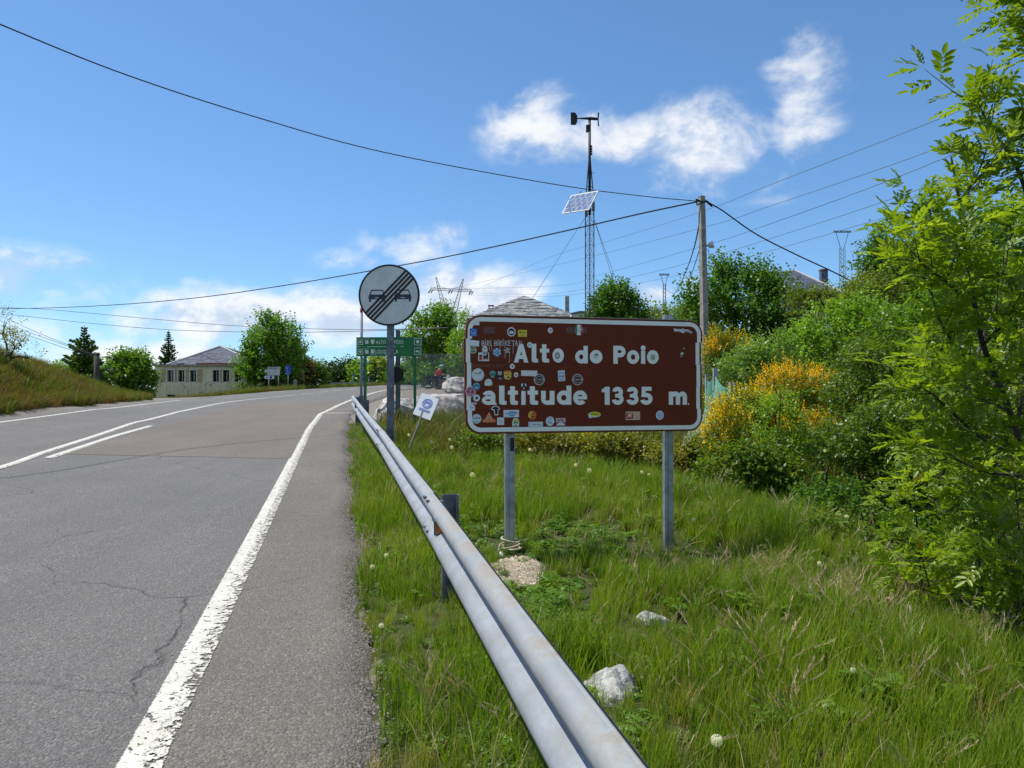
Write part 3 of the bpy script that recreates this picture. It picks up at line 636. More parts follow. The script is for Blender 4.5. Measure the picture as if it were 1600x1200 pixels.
def c_post(a, top, w=.12, dep=.06, off=.10, name='rail_post', bottom=-.25):
    x, y = xy(a, rail_r(a) + off); z = float(road_z(a, .6)); mb = MB(); th = .006
    for poly in ([(-w / 2, dep), (w / 2, dep), (w / 2, dep - th), (-w / 2, dep - th)], [(-w / 2, 0), (-w / 2 + th, 0), (-w / 2 + th, dep - th), (-w / 2, dep - th)], [(w / 2 - th, 0), (w / 2, 0), (w / 2, dep - th), (w / 2 - th, dep - th)],
                 [(-w / 2, -.002), (-w / 2 + .022, -.002), (-w / 2 + .022, 0), (-w / 2, 0)], [(w / 2 - .022, -.002), (w / 2, -.002), (w / 2, 0), (w / 2 - .022, 0)]):
        vs = [(px, py, zz) for zz in (bottom, top) for px, py in poly]
        mb.add(vs, [(3, 2, 1, 0), (4, 5, 6, 7)] + [(i, (i + 1) % 4, 4 + (i + 1) % 4, 4 + i) for i in range(4)])
    o = mb.build(name, MT['galv_dark'], rail); o.location = (x, y, z); o.rotation_euler = (0, 0, -PHI); return o
for a, top in ((-1.2, .73), (5.42, .735), (11.3, .775), (18.75, .80), (21.7, .72)): c_post(a, top, w=.12 if a < 15 else .15, off=.105 if a != 18.75 else .16)
for a in (5.42, 11.3, 18.75, 21.7):
    spc = MB(); q0 = rail_pt(a, -.004, 0); x_, y_ = xy(a, rail_r(a) + .05); spc.bar(q0, (x_, y_, q0.z), .06, .2); spc.build('spacer_block', MT['galv'], rail)

# ================================================================== BROWN SIGN
SL = Vector((-.411, 6.756, 1.226)); SYAW = math.atan2(7.34 - 6.756, 1.817 + .411); SW, SHT = 2.303, 1.052
sign = thing('altitude_sign', 'large brown place and altitude sign covered in stickers on two posts', 'road sign', SL, SYAW)
def sloc(u, v):
    """pixel to sign plane (along, up)"""
    o = Vector((0, 0, EYE)); d = pt(u, v, 1.0) - o; n = Vector((math.sin(SYAW), -math.cos(SYAW), 0)); k = (SL - o).dot(n) / d.dot(n); p = o + d * k - SL
    return p.x * math.cos(SYAW) + p.y * math.sin(SYAW), p.z
sh5 = SHT / 5; CR = .135
def rounded(x0, z0, x1, z1, r, n=9, corners=(1, 1, 1, 1)):
    out = []
    for (cx, cz, a0, k) in ((x1 - r, z0 + r, -90, corners[0]), (x1 - r, z1 - r, 0, corners[1]), (x0 + r, z1 - r, 90, corners[2]), (x0 + r, z0 + r, 180, corners[3])):
        if k: out += [(cx + r * math.cos(R(a0 + 90 * i / n)), cz + r * math.sin(R(a0 + 90 * i / n))) for i in range(n + 1)]
        else: out.append({-90: (x1, z0), 0: (x1, z1), 90: (x0, z1), 180: (x0, z0)}[a0])
    return out
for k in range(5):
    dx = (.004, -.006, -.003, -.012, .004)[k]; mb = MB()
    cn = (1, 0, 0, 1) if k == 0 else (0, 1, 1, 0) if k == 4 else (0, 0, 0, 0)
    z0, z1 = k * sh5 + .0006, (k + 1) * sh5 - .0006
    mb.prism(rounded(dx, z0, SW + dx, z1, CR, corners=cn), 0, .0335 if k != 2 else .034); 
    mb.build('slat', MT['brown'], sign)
    if k: mb = MB(); mb.flat([(.02, z0 - .0022), (SW - .02, z0 - .0022), (SW - .02, z0 + .0010), (.02, z0 + .0010)], -.0008); mb.build('seam', flat(.03, .009, .006), sign)  # thin dark strip painted for the shaded groove between slats
    # white border piece on this slat
    b0, b1 = .017, .056; mb = MB(); y = -.0012
    ro = lambda z: None
    for side in (0, 1):
        xo = dx + (b0 if side == 0 else SW - b0); xi = dx + (b1 if side == 0 else SW - b1)
        za = z0 if k else CR; zb = z1 if k < 4 else SHT - CR
        mb = MB(); mb.flat([(xo, za), (xi, za), (xi, zb), (xo, zb)], y)
        if k in (0, 4):
            cx = dx + (CR if side == 0 else SW - CR); cz = CR if k == 0 else SHT - CR
            a0 = {(0, 0): 180, (1, 0): 270, (1, 4): 0, (0, 4): 90}[(side, k)]
            mb.arc(cx, cz, CR - b0, CR - b0, b1 - b0, a0, a0 + 90, y, n=12)
        mb.build('border_strip', MT['white'], sign)
    if k in (0, 4):
        mb = MB(); zz = b0 if k == 0 else SHT - b1; mb.flat([(dx + CR, zz), (dx + SW - CR, zz), (dx + SW - CR, zz + b1 - b0), (dx + CR, zz + b1 - b0)], y); mb.build('border_strip', MT['white'], sign)
mb = MB(); mb.box((SW / 2 - .03, .017, SHT + .0035), (SW - .32, .036, .005)); mb.build('top_cap', mat('pale_aluminium_edge', (.42, .36, .32), rough=.4, metal=.3), sign)
for u, up in ((799, .0), (1048.5, .075)):
    s0, _ = sloc(u, 690); mb = MB(); w, dp = .085, .05; y0 = .040; zb, zt = -1.42, SHT + up - .02
    for x0, x1 in ((-w / 2, -w * .12), (-w * .12 + .002, w / 2)):
        st = .006 if x0 < -w * .2 else 0
        mb.box((s0 + (x0 + x1) / 2, y0 + dp / 2 + st, (zb + zt) / 2), (x1 - x0, dp, zt - zb))
    po = mb.build('post', MT['galv'], sign)
    for zc in (.12, .5, .9): mb = MB(); mb.box((s0, .037, zc), (.14, .006, .035)); mb.build('clamp', MT['galv_dark'], po)
    if u < 900: mb = MB(); mb.box((s0 + .018, y0 - .002, -.10), (.036, .004, .12)); mb.build('dark_label', MT['dark'], po)
# ---- lettering: every letter its own piece
GL = {
 'A': (.98, [('p', [(0, 0), (.29, 0), (.62, 1), (.36, 1)]), ('p', [(.98, 0), (.69, 0), (.36, 1), (.62, 1)]), ('r', .24, .19, .74, .40)]),
 'l': (.36, [('r', 0, .12, .26, 1), ('p', [(0, .2), (0, .13), (.03, .04), (.12, 0), (.36, 0), (.36, .19), (.26, .21)])]),
 't': (.56, [('r', .12, .14, .38, .97), ('p', [(.12, .22), (.12, .13), (.16, .04), (.26, 0), (.54, 0), (.54, .19), (.38, .22)]), ('r', 0, .53, .54, .74)]),
 'o': (.74, [('a', .37, .375, .37, .385, .235, 0, 360)]),
 'd': (.76, [('a', .36, .37, .36, .38, .235, 0, 360), ('r', .50, 0, .76, 1)]),
 'P': (.74, [('r', 0, 0, .27, 1), ('a', .40, .68, .35, .32, .235, -90, 90), ('r', .26, .765, .41, 1), ('r', .26, .36, .41, .595)]),
 'i': (.30, [('r', .02, 0, .28, .72), ('a', .15, .875, .15, .15, .149, 0, 360)]),
 'j': (.30, [('r', .02, 0, .28, .72)]),
 'a': (.74, [('a', .32, .235, .32, .245, .195, 0, 360), ('r', .42, .12, .67, .48), ('a', .345, .45, .325, .29, .215, -4, 160), ('p', [(.42, .12), (.45, 0), (.74, .0), (.74, .06), (.67, .12)])]),
 'u': (.72, [('r', 0, .30, .25, .73), ('r', .46, 0, .72, .73), ('a', .34, .31, .34, .32, .225, 180, 362)]),
 'e': (.74, [('a', .37, .37, .37, .38, .225, 0, 318), ('r', .12, .28, .735, .44)]),
 '1': (.44, [('r', .17, 0, .44, 1), ('p', [(0, .70), (0, .86), (.10, .90), (.17, 1), (.17, .70)])]),
 '3': (.72, [('a', .35, .70, .33, .30, .235, -88, 170), ('a', .36, .31, .36, .315, .24, -172, 88), ('r', .20, .405, .37, .60)]),
 '5': (.70, [('r', .07, .78, .64, 1), ('p', [(.07, .80), (.30, .80), (.27, .42), (.04, .44)]), ('a', .33, .33, .36, .335, .24, -165, 128)]),
 'm': (1.06, [('r', 0, 0, .255, .73), ('a', .395, .455, .265, .285, .25, 0, 180), ('r', .41, 0, .66, .46), ('a', .795, .455, .265, .285, .25, 0, 180), ('r', .81, 0, 1.06, .46)]),
 '.': (.1, [('r', 0, 0, .09, .09)]),
}
def letter(ch, x, z, h, wscale):
    mb = MB(); y = -.0014
    for i, s in enumerate(GL[ch][1]):
        yy = y - i * .00025; X_ = lambda q: x + q * h * wscale; Z_ = lambda q: z + q * h
        if s[0] == 'p': mb.flat([(X_(a), Z_(b)) for a, b in s[1]], yy)
        elif s[0] == 'r': mb.flat([(X_(s[1]), Z_(s[2])), (X_(s[3]), Z_(s[2])), (X_(s[3]), Z_(s[4])), (X_(s[1]), Z_(s[4]))], yy)
        else: mb.arc(X_(s[1]), Z_(s[2]), s[3] * h * wscale, s[4] * h, s[5] * h, s[6], s[7], yy, n=30)
    return mb.build('letter', MT['white'], sign)
def zp(X, Y): return 700 + X / 3.81, 470 + Y / 3.81          # coordinates measured on an enlargement of the sign
def word(txt, xs, Yb, Yt):
    """letters with measured left and right edges"""
    for ch, (xa, xb) in zip(txt, xs):
        x0, zb = sloc(*zp(xa, Yb)); x1, _ = sloc(*zp(xb, Yb)); _, zt = sloc(*zp((xa + xb) / 2, Yt)); h = zt - zb
        letter(ch, x0, zb, h, (x1 - x0) / (GL[ch][0] * h))
word('Alto', [(392, 478), (498, 536), (547, 604), (622, 690)], 367, 256)
word('do', [(757, 832), (844, 919)], 372, 268)
word('Poio', [(984, 1056), (1065, 1138), (1147, 1176), (1184, 1254)], 375, 268)
word('altjtude', [(202, 290), (304, 348), (356, 418), (434, 464), (473, 538), (554, 634), (648, 734), (745, 828)], 619, 505)
word('1335', [(915, 962), (975, 1045), (1062, 1134), (1146, 1218)], 619, 512)
word('m.', [(1314, 1422), (1428, 1436)], 619, 512)

# ---- stickers and scrawl
K8 = .125 / 1200 * 6.95                                       # metres per pixel of the 8x enlargement at the sign
STK = [0]
def sticker(X, Y, org, label, layers, rot=0, sc=8.0):
    """layers: (shape, colour, ...) measured in pixels of the enlargement round the sticker's centre"""
    u, v = org[0] + X / sc, org[1] + Y / sc; x, z = sloc(u, v); d = 6.756 + .25 * x; k = d / 1200 / sc; y = -.0022 - .0004 * (STK[0] % 3); STK[0] += 1
    mb = MB(); mats = []; c, s = math.cos(R(rot)), math.sin(R(rot))
    for i, L in enumerate(layers):
        col = flat(*L[1]);
        if col not in mats: mats.append(col)
        mi = mats.index(col); yy = y - .0003 * i
        P = lambda px, pz: (x + (px * c - pz * s) * k, z + (px * s + pz * c) * k)
        if L[0] == 'r': x0, z0, w, h = L[2:6]; mb.flat([P(x0 - w / 2, z0 - h / 2), P(x0 + w / 2, z0 - h / 2), P(x0 + w / 2, z0 + h / 2), P(x0 - w / 2, z0 + h / 2)], yy, mi)
        elif L[0] == 'd': x0, z0, a, b = L[2:6]; q = P(x0, z0); mb.disc(q[0], q[1], a * k, b * k, yy, mi, 20)
        elif L[0] == 'a': x0, z0, a, w, a0, a1 = L[2:8]; q = P(x0, z0); mb.arc(q[0], q[1], a * k, a * k, w * k, a0 + rot, a1 + rot, yy, mi, 20)
        elif L[0] == 'p': mb.flat([P(*q) for q in L[2]], yy, mi)
        elif L[0] == 'x': # a line of small print: dashes
            x0, z0, w, h, n = L[2:7]; q = random.Random(STK[0] * 7 + i); step = w / n
            for j in range(n):
                xx = x0 - w / 2 + step * (j + .5); ww = step * (.35 + .4 * q.random()); mb.flat([P(xx - ww / 2, z0 - h / 2), P(xx + ww / 2, z0 - h / 2), P(xx + ww / 2, z0 + h / 2 * q.uniform(.3, 1)), P(xx - ww / 2, z0 + h / 2)], yy, mi)
    o = mb.build('sticker', mats, sign); o['label'] = label; return o
TL, BL, TR, BR = (720, 480), (720, 570), (900, 480), (900, 570)
Wh = (.72, .76, .76); Bk = (.015, .014, .016); Bu = (.03, .12, .42); Rd = (.55, .04, .04); Gn = (.02, .22, .07); Ye = (.72, .56, .05); Or = (.75, .20, .04); Pk = (.55, .18, .26); Te = (.10, .42, .38); Gy = (.30, .33, .36); Cr = (.72, .66, .48); Mr = (.13, .045, .035)
sticker(192, 205, TL, 'small blank white rectangle in the top corner', [('r', Wh, 0, 0, 82, 40)])
sticker(158, 315, TL, 'blue square sticker with pale ring', [('r', Bu, 0, 0, 96, 96), ('a', (.3, .5, .75), 0, 2, 34, 8, 0, 360), ('r', (.3, .5, .75), 0, -4, 30, 16), ('x', (.3, .5, .75), 0, -40, 70, 6, 8)])
sticker(355, 288, TL, 'faded dark red rectangle', [('r', Mr, 0, 0, 152, 92), ('x', (.2, .08, .06), -20, 22, 80, 18, 4), ('x', (.2, .08, .06), 0, -14, 120, 12, 9)])
sticker(632, 308, TL, 'white ring around a black disc with a white animal', [('d', Wh, 0, 0, 56, 58), ('d', Bk, 0, 0, 43, 45), ('p', Wh, [(-34, -12), (-14, 10), (6, 14), (24, 4), (36, -14), (10, -24), (-16, -22)]), ('d', Wh, -12, 4, 12, 9)])
sticker(770, 327, TL, 'yellow rectangle with black print', [('r', Ye, 0, 0, 116, 86), ('x', Bk, 0, 14, 90, 22, 7), ('x', Bk, -2, -12, 30, 8, 3), ('x', Bk, 8, -30, 60, 7, 5)])
sticker(1118, 290, TL, 'small white disc in the top row', [('d', Wh, 0, 0, 33, 36), ('a', Bk, 2, 2, 16, 6, -60, 200), ('r', Bk, 8, -10, 8, 14)])
sticker(1440, 288, TL, 'tricolour disc over a faded banner', [('p', Mr, [(-146, -44), (-118, 42), (140, 36), (148, -38)]), ('x', (.22, .10, .08), -90, 6, 90, 40, 5), ('x', (.22, .10, .08), 108, 0, 50, 60, 2), ('d', Wh, 38, 4, 55, 68),
    ('p', Gn, [(-16, 4), (-10, 40), (12, 62), (14, -50), (-8, -32)]), ('p', Rd, [(62, 62), (84, 40), (92, 4), (84, -34), (60, -56), (56, -20), (76, 10), (58, 34)]), ('x', Bk, 36, -4, 40, 10, 3)])
sticker(163, 450, TL, 'blank white rectangle under the first slat seam', [('r', Wh, 0, 0, 134, 72)], rot=-4)
sticker(155, 535, TL, 'green and cream round sticker', [('d', (.55, .66, .45), 0, 0, 43, 44), ('d', (.10, .22, .08), 0, 0, 36, 37), ('r', (.55, .66, .45), 0, 2, 64, 15), ('x', (.05, .1, .05), 0, 2, 54, 9, 6)])
sticker(302, 524, TL, 'pale cut-out figure sticker', [('p', Wh, [(-28, -34), (-34, -4), (-20, 30), (0, 40), (22, 30), (32, 2), (30, -34)]), ('d', Gy, 0, 8, 14, 12), ('x', Bk, 0, -8, 34, 6, 4)])
sticker(452, 563, TL, 'blue round sticker with white rays and green middle', [('d', (.10, .26, .62), 0, 0, 54, 54)] + [('p', Wh, [(0, 0), (50 * math.cos(R(q)), 50 * math.sin(R(q))), (50 * math.cos(R(q + 22)), 50 * math.sin(R(q + 22)))]) for q in range(20, 380, 60)] + [('d', (.08, .3, .3), 0, -4, 20, 22), ('r', Wh, -8, -4, 6, 24)])
sticker(285, 620, TL, 'white square with red and black picture', [('r', Wh, 0, 0, 136, 106), ('r', (.5, .06, .05), -38, -8, 40, 72), ('r', Bk, 26, 6, 64, 78), ('p', Rd, [(4, -30), (56, -30), (50, -10), (20, -14)]), ('p', Wh, [(-10, 30), (40, 40), (20, 10)]), ('p', Bk, [(-50, 10), (-30, 30), (-24, 0)])])
sticker(148, 624, TL, 'tiny dark worn sticker', [('d', (.03, .015, .012), 0, 0, 24, 18), ('d', (.25, .12, .1), 6, 6, 8, 5)])
sticker(860, 472, TL, 'small white disc beside the capital letter', [('d', Wh, 0, 0, 34, 36), ('p', (.15, .35, .55), [(-18, 0), (4, 14), (18, 6), (0, -2), (-12, -12)])])
sticker(1207, 605, TL, 'dark ring with pale middle inside the first letter o', [('d', Bk, 0, 0, 33, 40), ('d', (.55, .58, .56), 0, 0, 24, 30), ('x', Gy, 0, 4, 30, 8, 4), ('x', Gy, 0, -10, 26, 6, 4)])
sticker(643, 740, TL, 'small white disc under the seam', [('d', Wh, 0, 0, 32, 34), ('p', Bk, [(-6, -12), (-8, 12), (4, 14), (12, 4), (2, 0), (14, -14)])])
sticker(213, 845, TL, 'big round white sticker with thin dark print', [('d', Wh, 0, 0, 79, 80), ('a', Gy, 0, 0, 66, 3, 0, 360), ('x', Bk, -6, 16, 100, 16, 8), ('x', (.3, .5, .6), 0, -10, 104, 7, 12), ('x', Bk, 6, -38, 24, 9, 2), ('p', Bk, [(10, 26), (18, 40), (30, 34), (40, 44), (44, 28), (26, 30)])])
sticker(398, 838, TL, 'mint green skull-shaped sticker', [('p', Te, [(-18, -42), (-20, -20), (-36, -6), (-36, 20), (-20, 40), (6, 44), (28, 34), (36, 12), (32, -10), (18, -22), (18, -44)]), ('d', Bk, -14, -2, 11, 13), ('d', Bk, 16, -4, 10, 12), ('p', Bk, [(-3, -16), (4, -16), (0, -24)])])
sticker(487, 850, TL, 'tall black sticker with white strokes', [('r', Bk, 0, 0, 76, 132), ('r', Wh, -20, 24, 7, 44), ('r', Wh, -8, 28, 7, 44), ('r', Wh, 6, 20, 7, 48), ('r', Wh, 20, 28, 7, 40), ('p', Wh, [(-20, 40), (6, 20), (6, 28), (-20, 48)]), ('x', Gy, 0, -42, 56, 26, 4)])
sticker(585, 848, TL, 'yellow badge with orange crown and black picture', [('p', Or, [(-44, 30), (-50, 56), (-26, 44), (-14, 60), (4, 48), (24, 60), (44, 56), (44, 30)]), ('p', (.74, .52, .07), [(-48, 36), (-48, -30), (-30, -54), (20, -58), (46, -32), (48, 34)]), ('x', Bk, 0, 10, 72, 16, 5), ('p', Bk, [(-20, -40), (6, -14), (26, -20), (22, -42), (0, -34)]), ('d', (.74, .66, .4), -18, -20, 14, 10)])
sticker(690, 845, TL, 'small cream disc with dark bird', [('d', (.74, .70, .54), 0, 0, 29, 32), ('p', (.2, .12, .06), [(-16, -8), (4, 10), (18, -2), (8, -8)])])
sticker(855, 826, TL, 'long blank white rectangle', [('r', (.75, .74, .70), 0, 0, 210, 70)], rot=-1)
cog = [('p', (.60, .56, .54), [((66 if q % 2 else 74) * math.cos(R(q * 9)), (66 if q % 2 else 74) * math.sin(R(q * 9))) for q in range(40)]), ('d', (.035, .02, .02), 0, 0, 60, 60), ('a', (.55, .5, .48), 0, 0, 44, 5, 0, 360), ('p', (.62, .58, .56), [(-80, -6), (-50, 8), (-50, -14)]), ('p', (.62, .58, .56), [(80, 0), (50, 14), (50, -10)]), ('x', (.6, .55, .52), 0, 2, 54, 18, 5), ('x', (.6, .25, .2), 0, -14, 30, 10, 3)]
sticker(980, 905, TL, 'black cog badge touching the long white rectangle', cog)
sticker(1458, 905, TL, 'black cog badge by itself in the middle of the third slat', cog)
sticker(1258, 857, TL, 'upright pale blue label with dark blue print', [('r', (.62, .70, .76), 0, 0, 92, 134), ('x', Bu, 0, 34, 60, 18, 4), ('x', (.08, .14, .25), 0, -6, 66, 26, 4), ('x', Bu, 0, -44, 54, 12, 5)], rot=4)
sticker(345, 220, BL, 'white dome-shaped sticker with yellow edge', [('p', Wh, [(-48, -38), (-50, 4), (-30, 36), (2, 46), (34, 32), (48, 4), (50, -34), (10, -44)]), ('p', Ye, [(10, -34), (50, -20), (50, -36), (12, -44)]), ('a', (.2, .35, .5), -12, 12, 18, 5, 40, 260)])
sticker(195, 270, BL, 'blue and green round sticker under the pink one', [('d', (.03, .22, .42), 0, 0, 48, 48), ('a', (.25, .55, .7), 0, 0, 42, 8, 20, 160), ('r', (.05, .3, .12), -6, 6, 26, 18), ('p', (.4, .6, .6), [(-30, -16), (0, -6), (30, -20), (0, -30)])])
sticker(120, 335, BL, 'pink round sticker with dark houses over the white border', [('d', (.72, .66, .70), 0, 0, 65, 68), ('d', Pk, 0, 0, 58, 60), ('r', (.30, .05, .12), -24, 2, 26, 44), ('r', (.30, .05, .12), 24, 0, 30, 40), ('p', (.05, .02, .06), [(-14, 24), (0, 50), (14, 24)]), ('d', (.7, .5, .45), 2, 16, 10, 10), ('x', (.65, .4, .5), 0, -32, 80, 12, 7)])
sticker(197, 415, BL, 'white disc with a dark flower mark', [('d', Wh, 0, 0, 43, 44)] + [('d', (.08, .1, .2), 13 * math.cos(R(q)), 13 * math.sin(R(q)), 8, 8) for q in range(0, 360, 60)] + [('d', Bk, 0, 0, 6, 6)])
sticker(160, 483, BL, 'thin white strip with red print', [('r', (.72, .68, .66), 0, 0, 80, 22), ('x', (.5, .15, .15), 4, 0, 60, 8, 5)], rot=-3)
sticker(137, 535, BL, 'white ghost-shaped sticker with two blue dots', [('p', Wh, [(-42, -36), (-44, 10), (-22, 38), (10, 42), (38, 22), (42, -34), (0, -42)]), ('d', Bu, -16, 6, 6, 7), ('d', Bu, 14, 4, 6, 7), ('x', Gy, 0, -18, 44, 6, 4)])
sticker(785, 262, BL, 'black and white disc serving as the dot of the letter i', [('d', Bk, 0, 0, 43, 44), ('p', Wh, [(-36, 10), (-14, 36), (-8, 6), (-22, -18)]), ('p', Wh, [(14, 36), (36, 12), (30, -14), (16, 6)]), ('p', Wh, [(-10, -40), (12, -40), (6, -22), (-4, -20)])])
sticker(433, 570, BL, 'black T-shirt shaped sticker with white outline', [('p', Wh, [(-60, 24), (-24, 56), (24, 56), (60, 28), (44, 6), (34, 12), (40, -58), (-6, -62), (-22, 0), (-48, 2)]), ('p', Bk, [(-46, 24), (-18, 46), (20, 46), (48, 26), (40, 16), (26, 22), (30, -48), (0, -50), (-14, 14), (-38, 10)])], rot=-4)
sticker(630, 610, BL, 'wide white sticker with blue wave drawing', [('r', Wh, 0, 0, 200, 92), ('p', (.05, .25, .55), [(-80, 4), (-40, 10), (0, 30), (50, 24), (88, 6), (40, 8), (0, 12), (-40, 0)]), ('p', (.10, .38, .62), [(-50, -20), (-20, -4), (30, -8), (60, -18), (10, -34)]), ('x', (.05, .2, .5), 0, 4, 170, 14, 12), ('x', (.1, .3, .6), -10, -38, 110, 5, 12)])
sticker(197, 675, BL, 'round pale sticker with blue figures', [('d', (.66, .72, .74), 0, 0, 60, 61), ('x', (.06, .22, .4), 0, 8, 86, 30, 5), ('p', (.55, .42, .2), [(-6, 10), (6, 34), (24, 20), (12, 4)]), ('x', (.06, .22, .42), 2, -36, 60, 12, 6), ('a', (.3, .5, .6), 0, 0, 54, 3, 0, 360)])
sticker(352, 652, BL, 'salmon triangle above an orange bar', [('p', (.74, .36, .27), [(-52, -28), (0, 62), (50, -28)]), ('r', (.72, .20, .08), 0, -48, 162, 40), ('a', (.6, .12, .05), 0, 8, 18, 5, 0, 360), ('x', (.6, .12, .05), 0, -14, 60, 12, 5)])
sticker(497, 705, BL, 'small white square with grey print', [('r', Wh, 0, 0, 90, 92), ('x', Gy, -6, 16, 40, 10, 3), ('x', Gy, 0, -4, 56, 8, 5), ('x', Gy, 0, -24, 40, 6, 4)])
sticker(685, 720, BL, 'white shield badge with yellow and green stripes', [('p', Wh, [(-44, -52), (-44, 14), (-24, 52), (24, 52), (44, 14), (44, -52)]), ('d', Ye, 0, 10, 30, 34), ('r', (.05, .25, .12), 0, 4, 60, 10), ('r', (.1, .35, .45), 0, -8, 60, 10), ('p', (.05, .2, .08), [(-4, 4), (0, 36), (5, 4)]), ('x', Bk, 0, -38, 60, 16, 5)])
sticker(892, 630, BL, 'orange and yellow disc with a black curved stroke', [('d', (.72, .17, .03), 0, 0, 53, 57), ('p', (.76, .50, .05), [(-52, 0), (-40, 36), (-8, 54), (6, 20), (-14, -20), (-44, -30)]), ('a', Bk, 18, 20, 44, 9, 170, 300), ('a', Bk, 16, 26, 20, 6, 150, 380), ('r', Bk, -4, -34, 8, 30)])
sticker(935, 743, BL, 'wide white sticker with one line of print', [('r', (.68, .71, .71), 0, 0, 190, 62), ('a', Gy, -72, 0, 14, 5, 40, 320), ('x', (.12, .16, .2), 18, -2, 120, 14, 8)])
sticker(1115, 705, BL, 'white round sticker with a blue outline map', [('d', (.70, .74, .78), 0, 0, 56, 60), ('a', (.06, .2, .5), 2, 0, 32, 5, 60, 330), ('x', (.06, .2, .5), -2, 40, 50, 14, 4), ('p', (.3, .5, .7), [(-14, -8), (8, 14), (18, -14), (2, -26)])])
sticker(1248, 712, BL, 'purple and white sticker with converging rays', [('r', (.40, .06, .22), 0, 0, 128, 96), ('r', (.70, .62, .45), 0, 34, 124, 24), ('p', Wh, [(-62, -46), (0, 12), (62, -46)]), ('p', Wh, [(-62, -6), (-10, 12), (-62, 14)]), ('p', Wh, [(62, -6), (10, 12), (62, 14)]), ('d', (.2, .4, .25), 0, -12, 8, 8), ('x', Bk, 0, 34, 100, 12, 6)])
sticker(240, 592, TR, 'small printed face inside the second letter o', [('d', (.72, .74, .74), 0, 0, 28, 36), ('p', Bk, [(-28, 8), (-20, 30), (0, 40), (20, 30), (28, 6), (14, 20), (-14, 20)]), ('x', Gy, 0, 4, 34, 7, 4), ('x', Gy, 0, -16, 26, 6, 3)], sc=7.62)
sticker(915, 596, TR, 'teal crest inside the last letter o', [('d', (.55, .48, .2), 0, 0, 29, 36), ('p', (.06, .3, .32), [(-22, 24), (22, 24), (20, -8), (0, -28), (-20, -8)]), ('r', (.6, .65, .55), -4, 6, 12, 26), ('r', (.2, .45, .2), 10, 0, 8, 20), ('p', (.6, .25, .2), [(-18, -24), (0, -36), (18, -24), (0, -30)])], sc=7.62)
st_ = sticker(1270, 282, TR, 'narrow white word sticker with a disc in its middle', [('p', (.70, .68, .68), [(-120, 26), (-30, 18), (-18, 14), (-18, -14), (-112, -10)]), ('p', (.70, .68, .68), [(18, 16), (60, 18), (122, -8), (118, -30), (40, -14), (18, -12)]), ('d', Wh, 0, 0, 25, 28)], sc=7.62)
x_, z_ = sloc(900 + 1160 / 7.62, 480 + 290 / 7.62); text_part('Super', .026, flat(.45, .03, .04), sign, (x_, -.0042, z_ - .006), name='sticker_lettering', bold=.01, width=.068)
x_, z_ = sloc(900 + 1292 / 7.62, 480 + 288 / 7.62); text_part('magic', .026, flat(.05, .05, .06), sign, (x_, -.0042, z_ - .005), name='sticker_lettering', bold=.01, width=.066, rz=R(-7))
x_, z_ = sloc(900 + 1262 / 7.62, 480 + 292 / 7.62); text_part('7', .034, flat(.05, .05, .06), sign, (x_, -.0042, z_ - .004), name='sticker_lettering', bold=.02)
sticker(1266, 540, TR, 'bottle-shaped sticker leaning over', [('p', Bk, [(-20, -62), (-20, 0), (-7, 26), (-7, 60), (7, 60), (7, 26), (20, 0), (20, -62)]), ('r', (.55, .62, .35), 0, -14, 36, 34), ('r', (.7, .7, .6), 0, 52, 14, 14), ('r', (.7, .7, .6), 0, -50, 36, 6)], rot=-20, sc=7.62)
sticker(225, 590, BR, 'yellow oval sticker with a white swoosh', [('d', (.72, .72, .66), -6, -2, 80, 34), ('d', (.66, .66, .03), 2, 4, 70, 27), ('p', Wh, [(-84, 0), (-78, -40), (-40, -46), (-52, -30), (-70, -10)]), ('x', (.15, .2, .03), 2, 4, 104, 20, 8)], sc=7.62)
sticker(675, 607, BR, 'cream rectangle with a red square picture', [('r', (.70, .50, .36), 0, 0, 186, 100), ('r', (.42, .03, .03), -42, -2, 92, 74), ('p', (.68, .52, .33), [(-76, -34), (-66, 6), (-60, 26), (-16, 28), (-10, 10), (-24, 2), (-10, -34), (-30, -14), (-56, -14)]), ('d', (.68, .52, .33), -30, 16, 14, 12)] + [('x', (.45, .22, .14), 52, 34 - 12 * q, 66, 4, 9) for q in range(7)], sc=7.62)
sticker(997, 600, BR, 'white round sticker with blue print by itself', [('d', (.70, .74, .80), 0, 0, 51, 55), ('a', (.08, .24, .6), 0, 2, 38, 5, 0, 360), ('x', (.08, .24, .6), 0, 16, 44, 10, 4), ('x', (.08, .24, .6), 0, -2, 50, 12, 4), ('x', (.08, .24, .6), 0, -20, 40, 8, 4)], sc=7.62)
